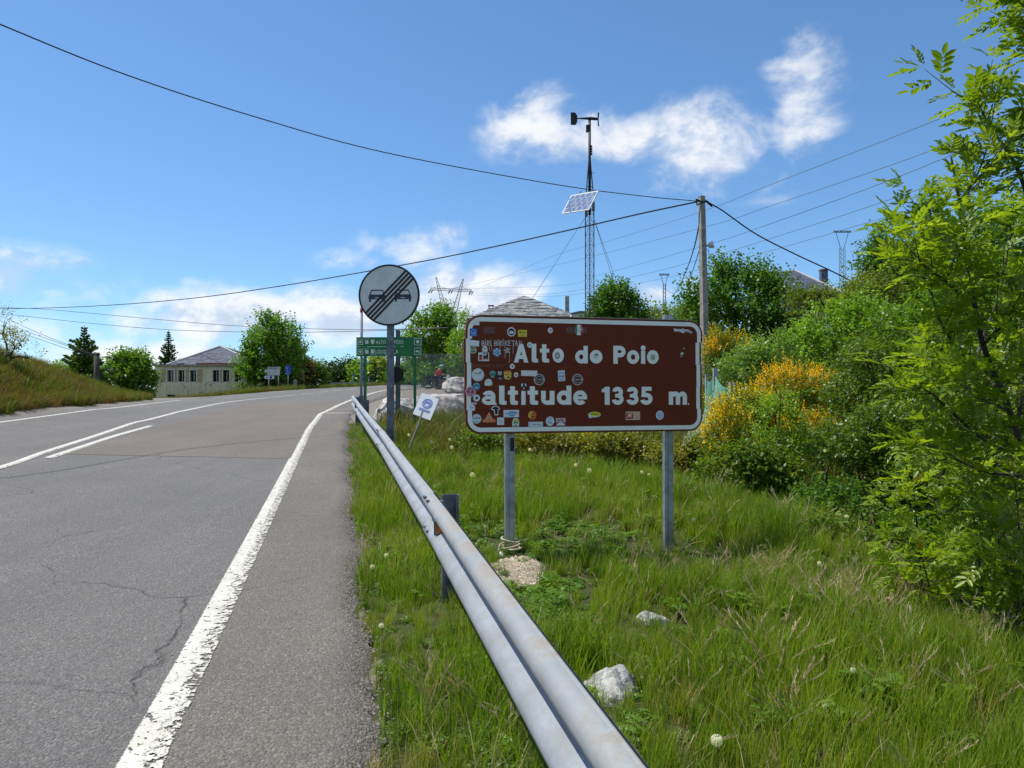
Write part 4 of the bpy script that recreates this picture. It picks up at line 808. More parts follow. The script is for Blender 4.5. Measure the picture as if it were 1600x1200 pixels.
# scrawl: white marker writing with runs of paint
scr = MB(); k8 = K8
def stroke(P, w=6, y=-.0016, mb=None):
    for (x0, z0), (x1, z1) in zip(P[:-1], P[1:]):
        a = sloc(720 + x0 / 8, 480 + z0 / 8); b = sloc(720 + x1 / 8, 480 + z1 / 8); d = Vector((b[0] - a[0], b[1] - a[1])); n = Vector((-d.y, d.x)).normalized() * w * k8 / 2
        e = d.normalized() * w * k8 * .3; (mb or scr).flat([(a[0] - e.x + n.x, a[1] - e.y + n.y), (a[0] - e.x - n.x, a[1] - e.y - n.y), (b[0] + e.x - n.x, b[1] + e.y - n.y), (b[0] + e.x + n.x, b[1] + e.y + n.y)], y - .00004 * (len((mb or scr).f) % 5))
GR = {'B': [[(0, 0), (0, 60)], [(0, 0), (24, 4), (26, 22), (4, 30), (30, 36), (30, 54), (0, 60)]], 'I': [[(0, 0), (0, 60)]], 'R': [[(0, 60), (0, 0), (24, 4), (24, 24), (0, 32), (28, 60)]],
      'K': [[(0, 0), (0, 60)], [(28, 0), (2, 32), (30, 60)]], 'E': [[(28, 0), (0, 0), (0, 60), (28, 58)], [(0, 30), (22, 28)]], 'T': [[(0, 2), (36, 0)], [(18, 0), (18, 60)]], 'A': [[(0, 60), (16, 0), (32, 60)], [(6, 38), (28, 38)]], 'J': [[(8, 0), (8, 50), (0, 58)]]}
x0 = 264
for ch, w in zip('BIRI BIRIKETAJJ', (44, 22, 44, 36, 10, 44, 20, 44, 26, 42, 42, 40, 46, 22, 26)):
    if ch != ' ':
        for st in GR[ch]: stroke([(x0 + a, 422 + b - (x0 - 264) * .005) for a, b in st], 9)
        if ch == 'I': stroke([(x0 - 2, 408), (x0 + 4, 406)], 9)
    x0 += w
for x, z0, z1 in ((266, 480, 566), (385, 470, 542), (490, 480, 520), (545, 480, 510), (652, 480, 584), (552, 560, 636), (608, 560, 684), (300, 480, 500), (355, 480, 545), (700, 480, 500)): stroke([(x, z0), (x + 2, z1)], 5)
stroke([(536, 536), (616, 520), (560, 574), (576, 500), (612, 574), (536, 536)], 8); stroke([(608, 684), (598, 686)], 6)
o = scr.build('marker_scrawl', flat(.50, .50, .49), sign); o['kind'] = 'stuff'
sc2 = MB(); x0 = 150
stroke([(100, 716), (150, 718)], 3, mb=sc2)
for ch in 'BADPAK':
    q = {'D': [[(0, 0), (0, 60), (26, 44), (26, 14), (0, 0)]], 'P': [[(0, 60), (0, 0), (26, 8), (24, 28), (0, 34)]]}.get(ch) or GR[ch]
    for st in q: stroke([(x0 + a * .85, 712 + b * .62) for a, b in st], 3, mb=sc2)
    x0 += 38
for st in ([(410, 716), (410, 748), (436, 748)], [(446, 716), (450, 748), (470, 716)], [(480, 716), (480, 750)], [(500, 750), (508, 716), (524, 748)], [(530, 714), (568, 714)]): stroke(st, 3, mb=sc2)
o = sc2.build('faint_scrawl', flat(.22, .17, .12), sign); o['kind'] = 'stuff'

# rope loop tied round the foot of the sign post
s0, _ = sloc(799, 868); rp = thing('rope', 'pale rope knotted around the foot of the brown sign post', 'rope')
bx = SL + Vector((math.cos(SYAW) * s0, math.sin(SYAW) * s0, 0)); bx.z = float(H(bx.x, bx.y)) + .05; mb = MB()
cirl = lambda cx, cy, cz, rx, ry, n=16, ph=0, tilt=.25: [bx + Vector((cx + rx * math.cos(ph + 6.283 * k / n), cy + ry * math.sin(ph + 6.283 * k / n), cz + tilt * rx * math.cos(ph + 6.283 * k / n))) for k in range(n + 1)]
for q in (cirl(.0, .03, .03, .085, .085), cirl(-.01, .03, .055, .08, .09, tilt=-.2), cirl(.03, -.09, .0, .055, .05, tilt=.1), cirl(.0, -.06, .015, .075, .05, ph=1)): mb.tube(spline(q, 2), .009, 6)
mb.tube(spline([bx + Vector(q) for q in ((-.06, -.03, .04), (-.10, -.08, .03), (-.11, -.12, -.01), (-.085, -.16, -.035))], 5), .009, 6)
mb.build('cord', mat('pale_rope', (.42, .37, .27), rough=.9, vary=.25, scale=60), rp, True)
mb = MB(); mb.tube([bx + Vector((-.095, -.15, -.022)), bx + Vector((-.07, -.185, -.055))], .014, 8); mb.build('rope_end', MT['whitepaint'], rp, True)

# ================================================================== ROUND SIGN
rs = thing('no_overtaking_end_sign', 'round grey and black end of overtaking ban sign on steel pole', 'traffic sign', pt(609, 612, 11.25) * 1, R(-3)); rb = rs.location.copy(); gz = float(H(rb.x, rb.y))
rs.location = (rb.x, rb.y, gz); cz = pt(607.5, 461, 11.25).z - gz; k = 11.25 / 1200; RR = 48.3 * k
mb = MB(); mb.box((0, .05, (cz + .35) / 2), (.10, .05, cz + .35)); mb.box((-.012, .0245, (cz - .45) / 2), (.012, .004, cz - .5)); mb.box((.022, .0245, (cz - .45) / 2), (.010, .004, cz - .5)); mb.build('pole', MT['galv_dark'], rs)
cx = (607.5 - 609) * k; mb = MB(); n = 40
ring0 = [(cx + RR * math.cos(6.283 * q / n), 0, cz + RR * math.sin(6.283 * q / n)) for q in range(n)]; ring1 = [(p[0], .03, p[2]) for p in ring0]
mb.add(ring0 + ring1, [tuple(range(n)), tuple(reversed(range(n, 2 * n)))] + [(i, n + i, n + (i + 1) % n, (i + 1) % n) for i in range(n)]); mb.build('disc_panel', MT['galv_dark'], rs)
mb = MB(); mb.disc(cx, cz, RR * .94, RR * .94, -.002, n=40); mb.build('white_face', mat('faded_reflective_white', (.60, .63, .60), rough=.45, vary=.08, scale=4), rs)
mb = MB(); mb.arc(cx, cz, RR * .995, RR * .995, RR * .055, 0, 360, -.004, n=40); mb.build('black_rim', MT['dark'], rs)
for o_ in (-1.5, -.5, .5, 1.5):
    d = Vector((.707, .735)).normalized(); nn = Vector((d.y, -d.x)); off = o_ * RR * .115 + RR * .03; L = math.sqrt((RR * .95) ** 2 - off ** 2); w = RR * .034
    c0 = Vector((cx, cz)) + nn * off; mb = MB()
    mb.flat([tuple(c0 - d * L + nn * w), tuple(c0 + d * L + nn * w), tuple(c0 + d * L - nn * w), tuple(c0 - d * L - nn * w)], -.0075 - .0001 * o_)
    mb.build('diagonal_stripe', MT['dark'], rs)
for dxp in (-18.6, 22.2):
    q = MB(); x0 = cx + (dxp) * k; z0 = cz - 1.0 * k; P_ = lambda pts: [(x0 + a * k * .77, z0 + b * k * .95) for a, b in pts]
    q.flat(P_([(-16.5, -1), (-14.5, -1), (-10.5, 9.4), (-13.2, 8)]), -.0050); q.flat(P_([(16, -1), (14, -1), (10, 9.4), (12.7, 8)]), -.0050); q.flat(P_([(-13.2, 8), (12.7, 8), (11, 9.8), (-11.5, 9.8)]), -.0052)
    q.flat(P_([(-17, -1.5), (16.5, -1.5), (17, 0), (15, 2), (-15.5, 2), (-17.5, 0)]), -.0054); q.flat(P_([(-17.5, -6), (17, -6), (17, -1.5), (-17.5, -1.5)]), -.0056)
    for s_ in (-1, 1): q.flat(P_([(s_ * 16.4 - .2, -10), (s_ * 12.4 - .2, -10), (s_ * 12.4 - .2, -6), (s_ * 16.4 - .2, -6)]), -.0058)
    co = q.build('car_symbol', flat(.035, .045, .065), rs)
    q = MB(); q.flat(P_([(-4.5, -4.3), (4.5, -4.3), (4.5, -2.6), (-4.5, -2.6)]), -.0064); q.build('number_plate', flat(.40, .44, .46), co)

# ================================================================== GREEN BOARD
GD = 18.6; gb = thing('green_direction_board', 'green board with two lines of white place names on green posts', 'sign', pt(608, 612, GD), R(-3)); gp_ = gb.location.copy(); gz = float(H(gp_.x, gp_.y)); gb.location = (gp_.x, gp_.y, gz); k = GD / 1200
Q = lambda u, v: ((u - 608) * k, pt(u, v, GD).z - gz)
for v0, v1 in ((526.8, 541.4), (541.7, 556.6)):
    x0, z1 = Q(556, v0); x1, z0 = Q(660, v1); mb = MB(); mb.prism([(x0, z0), (x1, z0), (x1, z1), (x0, z1)], 0, .03); mb.build('board', MT['green_paint'], gb)
for u in (569.3, 648): x0, z0 = Q(u, 556); mb = MB(); mb.box((x0, .055, (z0 + .4) / 2 - .15), (.062, .05, z0 + .7)); mb.build('post', MT['green_paint'], gb)
gw = flat(.60, .66, .58)
def gtxt(s, u0, u1, v, hpx):
    x0, z0 = Q(u0, v); x1, _ = Q(u1, v); text_part(s, hpx * k * 1.37, gw, gb, (x0, -.003, z0), bold=.012, width=x1 - x0)
gtxt('ALTO DO POIO', 587, 630.5, 537.2, 6.0); gtxt('LOUZARELA', 586.5, 622.5, 552.3, 6.0)
mb = MB()
def sq(u, v, s, w):
    x, z = Q(u, v); s *= k; w *= k
    for (a, b, c, d) in ((-s, -s, s, -s + w), (-s, s - w, s, s), (-s, -s + w, -s + w, s - w), (s - w, -s + w, s, s - w)): mb.flat([(x + a, z + b), (x + c, z + b), (x + c, z + d), (x + a, z + d)], -.003)
for u, v in ((562.2, 534.2), (562.2, 549.2)): sq(u, v, 4.4, .9); x, z = Q(u, v); mb.disc(x, z, 2.1 * k, 2.1 * k, -.0034)
sq(653, 534, 5.6, .8); x, z = Q(653, 534); mb.disc(x, z, 2.7 * k, 2.7 * k, -.0034); sq(653, 549, 5.6, .8); x, z = Q(653, 549)
mb.flat([(x - 3.8 * k, z), (x - .8 * k, z + 2.6 * k), (x - .8 * k, z - 2.6 * k)], -.0034); mb.flat([(x - .8 * k, z - 1 * k), (x + 3.2 * k, z - 1 * k), (x + 3.2 * k, z + 1 * k), (x - .8 * k, z + 1 * k)], -.0034); mb.flat([(x + 1.6 * k, z - 3.4 * k), (x + 3.2 * k, z - 3.4 * k), (x + 3.2 * k, z - 1 * k), (x + 1.6 * k, z - 1 * k)], -.0036)
for v in (533.8, 549): # tower and shield emblems, tiny script above
    x, z = Q(572.6, v); P_ = lambda pts: [(x + a * k, z + b * k) for a, b in pts]
    mb.flat(P_([(-2.6, -3.4), (2.9, -3.4), (2.6, 1.6), (-2.8, 1.6)]), -.003)
    for a in (-2.8, -.8, 1.2): mb.flat(P_([(a, 1.6), (a + 1.3, 1.6), (a + 1.3, 2.8), (a, 2.8)]), -.0032)
    for a in range(-4, 4): mb.flat(P_([(a, 4.2 + (a % 2) * .6), (a + .6, 4.2 + (a % 2) * .6), (a + .7, 5.4 - (a % 3) * .3), (a, 5.2)]), -.003)
    x, z = Q(581.8, v); mb.flat(P_([(-2.9, 3.2), (2.9, 3.2), (2.9, -1.2), (1.6, -3.4), (0, -4.2), (-1.6, -3.4), (-2.9, -1.2)]), -.003)
o = mb.build('white_symbols', gw, gb); o['kind'] = 'stuff'
mb = MB(); qq = random.Random(3)
for _ in range(26): x, z = Q(qq.uniform(578, 606), 556.4 - abs(qq.gauss(0, 1.4))); s_ = qq.uniform(.2, .7) * k; mb.flat([(x - s_, z), (x + s_, z - s_ * .5), (x + s_ * .6, z + s_ * 1.6), (x - s_ * .7, z + s_)], -.0031 - qq.random() * .0003)
for _ in range(9): x, z = Q(qq.uniform(560, 650), qq.uniform(528, 556)); s_ = qq.uniform(.2, .45) * k; mb.disc(x, z, s_, s_, -.0036 - qq.random() * .0003, n=6)
o = mb.build('paint_chips', gw, gb); o['kind'] = 'stuff'

# ================================================================== LEANING MASK NOTICE
MD = 13.9; ms = thing('mask_notice', 'small white notice with blue mask symbol leaning on a wooden stake', 'notice', pt(655, 640, MD), R(-6)); q0 = ms.location.copy(); gz = float(H(q0.x, q0.y)); ms.location = (q0.x, q0.y, gz); k = MD / 1200
Q = lambda u, v: ((u - 655) * k, pt(u, v, MD).z - gz)
c4 = [Q(642.6, 648.4), Q(671.0, 659.2), Q(682.2, 624.0), Q(654.6, 612.8)]; mb = MB(); mb.prism(c4, 0, .018); mb.build('panel', mat('clean_white_board', (.86, .87, .87), rough=.4, vary=.04), ms)
mb = MB(); a0, a1 = Q(637.5, 708), Q(655.8, 652); mb.bar((a0[0], .03, a0[1] - .12), (a1[0] + .03, .03, a1[1] + .1), .065, .03); mb.build('stake', MT['wood'], ms)
ex = (Vector(c4[1]) - Vector(c4[0])).normalized(); ez = Vector((-ex.y, ex.x)); bl = flat(.04, .14, .52)
P_ = lambda c, pts: [tuple(Vector(c) + ex * (a * k) + ez * (b * k)) for a, b in pts]
mb = MB(); c = Q(664.6, 631.8); mb.arc(c[0], c[1], 8.2 * k, 8.2 * k, 1.7 * k, 0, 360, -.002, n=28); mb.arc(c[0], c[1], 5.2 * k, 5.4 * k, .8 * k, 0, 360, -.0021, n=20)
mb.flat(P_(c, [(-4, .5), (-3.5, 2.8), (3.5, 2.8), (4, .5)]), -.0024)
for s_ in (-1, 1): mb.flat(P_(c, [(s_ * 3.6, .2), (s_ * 4.6, .2), (s_ * 3.4, -3.6), (s_ * 2.6, -3)]), -.0026)
mb.build('mask_symbol', bl, ms)
mb = MB(); c = Q(660.6, 642.8); mb.flat(P_(c, [(-9.2, -1.9), (9.2, -1.9), (9.2, 1.9), (-9.2, 1.9)]), -.002); mb.build('caption_bar', bl, ms)
mb = MB(); qq = random.Random(5); x0 = -8
while x0 < 7.8: w_ = qq.uniform(.5, 1.1); mb.flat(P_(c, [(x0, -.6), (x0 + w_, -.6), (x0 + w_, qq.uniform(.2, .8)), (x0, .7)]), -.0024); x0 += w_ + .45
mb.build('caption_print', MT['whitepaint'], ms)

ms.rotation_euler = (R(-22), 0, R(-6)); ms.location += Vector((0, -.34, .08))
# ================================================================== SNOW POLE
q0 = pt(564.6, 612, 22.1); gz = float(H(q0.x, q0.y)); sp = thing('snow_pole', 'tall grey snow pole with red tip at the end of the guardrail', 'snow pole', (q0.x, q0.y, gz)); zt = pt(564, 480, 22.1).z - gz; zr = pt(564, 488.5, 22.1).z - gz
mb = MB(); mb.tube([(0, 0, -.2), (0, 0, zr)], .04, 10); mb.build('pole', mat('grey_blue_paint', (.17, .21, .27), rough=.5), sp, True)
mb = MB(); mb.tube([(0, 0, zr), (0, 0, zt)], .041, 10); mb.build('red_tip', mat('red_paint', (.45, .035, .025), rough=.5), sp, True)
zs = pt(564, 618, 22.1).z - gz; mb = MB(); mb.box((0, 0, zs / 2 - .1), (.11, .11, zs + .2)); mb.build('socket', MT['galv_dark'], sp)
# ================================================================== HOUSES
def upz(v, d): return pt(800, v, d).z
MT['slate'] = mat('dark_slate', (.085, .10, .145), rough=.55, vary=.35, scale=3, bump=.3, bscale=20)
MT['slate_pale'] = mat('weathered_pale_slate', (.21, .225, .225), rough=.7, vary=.4, scale=2.5, bump=.4, bscale=12)
MT['ridge'] = mat('pale_mortar', (.50, .49, .47), rough=.8)
MT['glass'] = mat('dark_window_glass', (.012, .015, .018), rough=.08, spec=.6, vary=.3, scale=.8)
MT['brickred'] = mat('red_brick', (.24, .07, .04), rough=.9, vary=.4, scale=5)
MT['frame'] = mat('white_window_frame', (.66, .65, .60), rough=.6)
def courses(mb, a, b, c, d, n, step=.035, m=0, jit=0.0):
    """slate courses on the slope a, b (eave) to c, d (top; d above a): every course laps over the one below; slates stand uneven"""
    a, b, c, d = map(Vector, (a, b, c, d)); nn = (b - a).cross(d - a).normalized()
    if nn.z < 0: nn = -nn
    q = random.Random(4)
    for i in range(n):
        f0, f1 = i / n, min(1, (i + 1.25) / n); L0, R0 = a.lerp(d, f0), b.lerp(c, f0); L1, R1 = a.lerp(d, f1), b.lerp(c, f1); w = (R0 - L0).length; ns = max(1, int(w / .55)); of = q.random() * .5
        for j in range(ns + 1):
            s0 = max(0, (j - of) / ns); s1 = min(1, (j + 1 - of) / ns)
            if s1 - s0 < .002: continue
            e = step * (1 + jit * (q.random() - .3))
            P0, P1 = L0.lerp(R0, s0) + nn * e, L0.lerp(R0, s1 - .004) + nn * e; P2, P3 = L1.lerp(R1, s1 - .004) + nn * .004, L1.lerp(R1, s0) + nn * .004
            D0, D1 = P0 - nn * e, P1 - nn * e; mb.add([P0, P1, P2, P3, D0, D1], [(0, 1, 2, 3), (4, 5, 1, 0)], m)
def hip_roof(root, eaves, apex, m, n, ridge=True, name='roof', jit=0.5, faces=(0, 1, 2, 3)):
    mb = MB(); base = MB(); base.add(list(eaves) + [apex], [(0, 1, 4), (1, 2, 4), (2, 3, 4), (3, 0, 4)])
    o = base.build(name, m, root)
    for k in faces:
        a, b = Vector(eaves[k]), Vector(eaves[(k + 1) % 4]); courses(mb, a, b, apex, apex, n, jit=jit)
    s_ = mb.build('slate_courses', m, o); s_['kind'] = 'stuff'
    if ridge:
        for k in range(4): r = MB(); r.bar(Vector(eaves[k]) + Vector((0, 0, .03)), Vector(apex) + Vector((0, 0, .05)), .2, .07); r.build('hip_ridge', MT['ridge'] if ridge is True else ridge, o)
    return o
# ---- old beige house across the road
HD = 58.0; hx0, hx1 = pt(242, 600, HD).x, pt(436, 600, HD).x; zt = upz(572, HD); k = HD / 1200; hz = -.6
ho = thing('old_house', 'old low beige house with five narrow windows and slate roof', 'house', (hx0, HD, hz)); wl, wh = hx1 - hx0, zt - hz
def plaster():
    m, t, p = base_mat('stained_beige_plaster'); p.inputs['Roughness'].default_value = .92; c = node(t, 'ShaderNodeTexCoord').outputs['Object']
    a = node(t, 'ShaderNodeTexNoise', {'Vector': c, 'Scale': .9, 'Detail': 8, 'Roughness': .7}).outputs[0]
    st = node(t, 'ShaderNodeTexNoise', {'Vector': node(t, 'ShaderNodeMapping', {'Vector': c, 'Scale': (5, 5, .35)}).outputs[0], 'Scale': 1.5, 'Detail': 6, 'Roughness': .65}).outputs[0]
    wv = node(t, 'ShaderNodeTexNoise', {'Vector': c, 'Scale': 2, 'Detail': 4}).outputs['Color']
    cr = node(t, 'ShaderNodeTexVoronoi', {'Vector': node(t, 'ShaderNodeVectorMath', {0: c, 1: wv}, operation='ADD').outputs[0], 'Scale': .45}, feature='DISTANCE_TO_EDGE').outputs['Distance']
    col = mixc(t, smooth(t, a, .35, .65), (.66, .52, .30), (.80, .69, .46)); col = mixc(t, M_(t, 'MULTIPLY', smooth(t, st, .5, .7), .6), col, (.22, .18, .115))
    col = mixc(t, M_(t, 'MULTIPLY', M_(t, 'SUBTRACT', 1, smooth(t, cr, 0, .02)), smooth(t, a, .48, .56)), col, (.05, .045, .035))
    t.links.new(col, p.inputs['Base Color']); return m
MT['plaster'] = plaster(); MT['tan'] = mat('tan_plaster', (.46, .34, .19), rough=.9, vary=.2, scale=3)
wins = [(u, 587.4, 9.6, 18.2) for u in (266.4, 283.4, 301.8, 337.3, 353.2, 371.5, 389)] + [(267.6, 618.4, 13, 4)]
mb = MB(); holes = [((u - 242) * k - w * k / 2, (u - 242) * k + w * k / 2, upz(v + h / 2, HD) - hz, upz(v - h / 2, HD) - hz) for u, v, w, h in wins]
xs = sorted({0, wl, *[h[0] for h in holes], *[h[1] for h in holes]}); zs = sorted({0, wh, *[h[2] for h in holes], *[h[3] for h in holes]})
for i in range(len(xs) - 1):
    for j in range(len(zs) - 1):
        xm, zm = (xs[i] + xs[i + 1]) / 2, (zs[j] + zs[j + 1]) / 2
        if any(h[0] < xm < h[1] and h[2] < zm < h[3] for h in holes): continue
        mb.flat([(xs[i], zs[j]), (xs[i + 1], zs[j]), (xs[i + 1], zs[j + 1]), (xs[i], zs[j + 1])], 0)
for h in holes: # reveals
    mb.add([(h[0], 0, h[2]), (h[1], 0, h[2]), (h[1], 0, h[3]), (h[0], 0, h[3]), (h[0], .22, h[2]), (h[1], .22, h[2]), (h[1], .22, h[3]), (h[0], .22, h[3])], [(0, 1, 5, 4), (1, 2, 6, 5), (2, 3, 7, 6), (3, 0, 4, 7)])
mb.add([(0, 0, 0), (0, 9, 0), (0, 9, wh), (0, 0, wh)], [(0, 1, 2, 3)]); mb.add([(wl, 0, 0), (wl, 9, 0), (wl, 9, wh), (wl, 0, wh)], [(0, 1, 2, 3)]); mb.add([(0, 9, 0), (wl, 9, 0), (wl, 9, wh), (0, 9, wh)], [(0, 1, 2, 3)]); mb.add([(0, 0, wh), (wl, 0, wh), (wl, 9, wh), (0, 9, wh)], [(0, 1, 2, 3)])
mb.build('wall', MT['plaster'], ho)
for h in holes:
    w_ = MB(); f = .075 if h[3] - h[2] > .4 else .05; y = -.02
    for a, b, c, d in ((h[0] - f, h[2] - f, h[1] + f, h[2]), (h[0] - f, h[3], h[1] + f, h[3] + f), (h[0] - f, h[2], h[0], h[3]), (h[1], h[2], h[1] + f, h[3])): w_.prism([(a, b), (c, b), (c, d), (a, d)], y, .06)
    wo_ = w_.build('window', MT['frame'], ho); q = MB(); q.flat([(h[0], h[2]), (h[1], h[2]), (h[1], h[3]), (h[0], h[3])], .2); q.build('pane', MT['glass'], wo_)
    if h[3] - h[2] > .4: q = MB(); q.box(((h[0] + h[1]) / 2, .19, (h[2] + h[3]) / 2), (.035, .015, h[3] - h[2])); q.build('mullion', MT['frame'], wo_)
zb, zt_ = holes[0][2] - .05, holes[0][3] + .05
for a, b in ((holes[0][1], holes[1][0]), (holes[1][1], holes[2][0]), (holes[3][1], holes[4][0]), (holes[2][1], holes[2][1] + .55), (holes[0][0] - .5, holes[0][0])):
    if b - a > .2: q = MB(); q.prism([(a + .085 if b != holes[0][0] else a, zb), (b - .085, zb), (b - .085, zt_), (a + .085 if b != holes[0][0] else a, zt_)], -.012, 0); q.build('tan_panel', MT['tan'], ho)
q = MB(); q.box((wl / 2, 4.4, wh + .06), (wl + .3, 9.2, .12)); q.build('cornice', MT['concrete'], ho)
q = MB(); q.box(((309 - 242) * k + 1.3, .25, wh + .19), (2.9, .3, .13)); q.build('parapet', MT['brickred'], ho); q = MB(); q.box(((280 - 242) * k, .25, wh + .16), (.5, .3, .07)); q.build('parapet', MT['brickred'], ho)
q = MB(); q.tube([(.05, -.04, 1.35), (.55, -.04, 1.35), (.62, -.04, 1.1)], .03, 6); q.box((.72, -.05, .95), (.2, .1, .22)); q.build('drain_box', MT['dark'], ho)
q = MB(); q.prism([((288 - 242) * k, .28), ((316 - 242) * k, .33), ((316 - 242) * k, .43), ((288 - 242) * k, .40)], -.05, 0); q.build('dark_slit', MT['wood_dark'], ho)  # dark strip laid on the wall for a horizontal slit
ex0, ex1 = .5, 7.7; ap = Vector((3.4, 4.0, upz(541.5, HD + 4.0) - hz)); ez = wh + .13
hip_roof(ho, [Vector((ex0, .8, ez)), Vector((ex1, .8, ez)), Vector((ex1, 8.2, ez)), Vector((ex0, 8.2, ez))], ap, MT['slate'], 15)
# ---- grey slate house behind the brown sign
HD = 50.0; k = HD / 1200; p0 = pt(818, 600, HD); h2 = thing('slate_house', 'house with weathered pale slate roof showing above the brown sign', 'house', (p0.x, HD, 1.9)); q = lambda u: (u - 818) * k
ze = upz(497, HD) - 1.9; mb = MB(); mb.box(((q(738) + q(905)) / 2, 4.2, ze / 2), (q(905) - q(738) - .6, 7.4, ze)); mb.build('wall', MT['concrete'], h2)
hip_roof(h2, [Vector((q(730), .2, ze)), Vector((q(912), .2, ze)), Vector((q(912) + .4, 8.4, ze)), Vector((q(730) - .4, 8.4, ze))], Vector((q(818) + .1, 4.3, upz(462, HD + 4.3) - 1.9)), MT['slate_pale'], 15, ridge=False, jit=1.6)
mb = MB(); zc = upz(488, HD) - 1.9; mb.box((q(765.5), 2.6, zc - .2), (.36, .36, 1.5)); mb.box((q(765.5), 2.6, zc + .12), (.42, .42, .08)); mb.build('chimney', MT['concrete'], h2)
mb = MB(); mb.box((q(765.5), 2.6, zc + .72), (.40, .40, .07))
for a in (-1, 1):
    for b in (-1, 1): mb.box((q(765.5) + a * .14, 2.6 + b * .14, zc + .6), (.06, .06, .22))
mb.build('chimney_cowl', MT['galv_dark'], h2)
mb = MB(); zc = upz(462.5, HD + 2) - 1.9; mb.box((q(890), 2.2, zc / 2 + ze / 2 - .3), (.27, .27, zc - ze + .6)); mb.build('chimney_pipe', MT['concrete'], h2)
mb = MB(); mb.box((q(803.5), 1.05, upz(491.5, HD) - 1.9 + .12), (.32, .28, .06)); mb.build('roof_hatch', MT['galv'], h2)
# ---- white shed
HD = 43.0; k = HD / 1200; p0 = pt(936, 600, HD); sh = thing('white_shed', 'white metal shed with low gable roof beside the slate house', 'shed', (p0.x, HD, 2.2)); q = lambda u: (u - 936) * k; Zq = lambda v: upz(v, HD) - 2.2
mb = MB(); mb.prism([(q(893), 0), (q(980), 0), (q(980), Zq(497)), (q(907), Zq(487.6)), (q(893), Zq(491))], 0, 5); mb.build('wall', mat('white_sheet_metal', (.72, .73, .74), rough=.5, vary=.08), sh)
mb = MB(); mb.bar((q(892), -.06, Zq(490.6)), (q(907), -.06, Zq(487.2)), .1); mb.bar((q(907), -.06, Zq(487.2)), (q(981), -.06, Zq(496.6)), .1); mb.build('roof_edge', MT['galv_dark'], sh)
mb = MB(); mb.box((q(913), -.02, Zq(497) / 2 + .2), (.04, .04, Zq(497))); mb.build('seam', MT['galv'], sh)
# ---- house up the hill among the trees
HD = 60.0; k = HD / 1200; p0 = pt(1275, 600, HD); h3 = thing('hill_house', 'dark slate roofed house with square chimney among the hillside trees', 'house', (p0.x, HD, 5.0)); q = lambda u: (u - 1275) * k; Zq = lambda v, e=0: upz(v, HD + e) - 5.0
ze = Zq(456); mb = MB(); mb.box(((q(1214) + q(1316)) / 2, 4.5, ze / 2), (q(1316) - q(1214) - .7, 7.6, ze)); mb.build('wall', MT['whitepaint'], h3)
E = [Vector((q(1205), .4, ze)), Vector((q(1320), .4, ze)), Vector((q(1338), 9, ze)), Vector((q(1205), 9, ze))]
A1, A2 = Vector((q(1236), 4.6, Zq(424, 4.6))), Vector((q(1276), 4.6, Zq(422.5, 4.6)))
mb = MB(); mb.add(E + [A1, A2], [(0, 1, 5, 4), (1, 2, 5), (2, 3, 4, 5), (3, 0, 4)]); ro = mb.build('roof', MT['slate'], h3)
mb = MB(); courses(mb, E[0], E[1], A2, A1, 16, jit=.5); courses(mb, E[1], E[2], A2, A2, 16, jit=.5); s_ = mb.build('slate_courses', MT['slate'], ro); s_['kind'] = 'stuff'
mb = MB(); mb.bar(E[1] + Vector((0, 0, .04)), A2 + Vector((0, 0, .05)), .22, .08); mb.build('hip_ridge', MT['ridge'], ro)
mb = MB(); mb.box((q(1313.5), 3.2, (Zq(423, 3.2) + ze) / 2), (.52, .5, Zq(423, 3.2) - ze)); ch = mb.build('chimney', MT['slate'], h3); mb = MB(); mb.box((q(1313.5), 3.2, Zq(423, 3.2) + .05), (.62, .6, .1)); mb.build('chimney_cap', MT['brickred'], ch)

# ================================================================== WIND AND SOLAR MAST
MDp = 28.0; p0 = pt(921.5, 612, MDp); gz = float(H(p0.x, p0.y)); ma = thing('weather_mast', 'thin lattice mast carrying a solar panel and small wind turbine', 'mast', (p0.x, p0.y, gz)); k = MDp / 1200
Q = lambda u, v, dy=0: Vector(((u - 921.5) * k, dy, upz(v, MDp) - gz))
legs = [(-.155, 0), (.155, -.03), (.03, .25)]; zl = Q(921, 318).z; za = Q(921, 250).z
for lx, ly in legs: mb = MB(); mb.tube([(lx, ly, -.3), (lx, ly, zl)], .019, 6); mb.build('leg', MT['rust'], ma)
mb = MB(); n = 20
for i in range(n):
    z0, z1 = zl * i / n, zl * (i + 1) / n
    for a in range(3):
        (x0, y0), (x1, y1) = legs[a], legs[(a + 1) % 3]; mb.bar((x0, y0, z0), (x1, y1, z1), .007); mb.bar((x1, y1, z0), (x0, y0, z1), .007); mb.bar((x0, y0, z1), (x1, y1, z1), .008)
o = mb.build('lattice_bracing', MT['rust'], ma); o['kind'] = 'stuff'
top = Vector((.01, .07, za))
for lx, ly in legs: mb = MB(); mb.tube([(lx, ly, zl), top + Vector((lx, ly - .07, 0)) * .18], .022, 6); mb.build('top_strut', MT['rust'], ma)
mb = MB()
for i in range(1, 5):
    f = i / 5
    for a in range(3): A_ = Vector((*legs[a], zl)).lerp(top, f); B_ = Vector((*legs[(a + 1) % 3], zl)).lerp(top, f); mb.bar(A_, B_, .014)
o = mb.build('strut_rings', MT['rust'], ma); o['kind'] = 'stuff'
zt = Q(921, 186).z; mb = MB(); mb.tube([(.01, .07, zl - .4), (.01, .07, zt)], .05, 8); mb.build('tube', MT['dark'], ma, True)
mb = MB(); mb.box((-.05, .06, Q(0, 200).z), (.14, .1, .26)); mb.build('control_box', MT['dark'], ma)
mb = MB()
for v in (228, 232, 236, 240): mb.tube([(.06, .06, Q(0, v).z - .03), (.06, .06, Q(0, v).z + .03)], .05, 8)
mb.build('insulator', MT['dark'], ma)
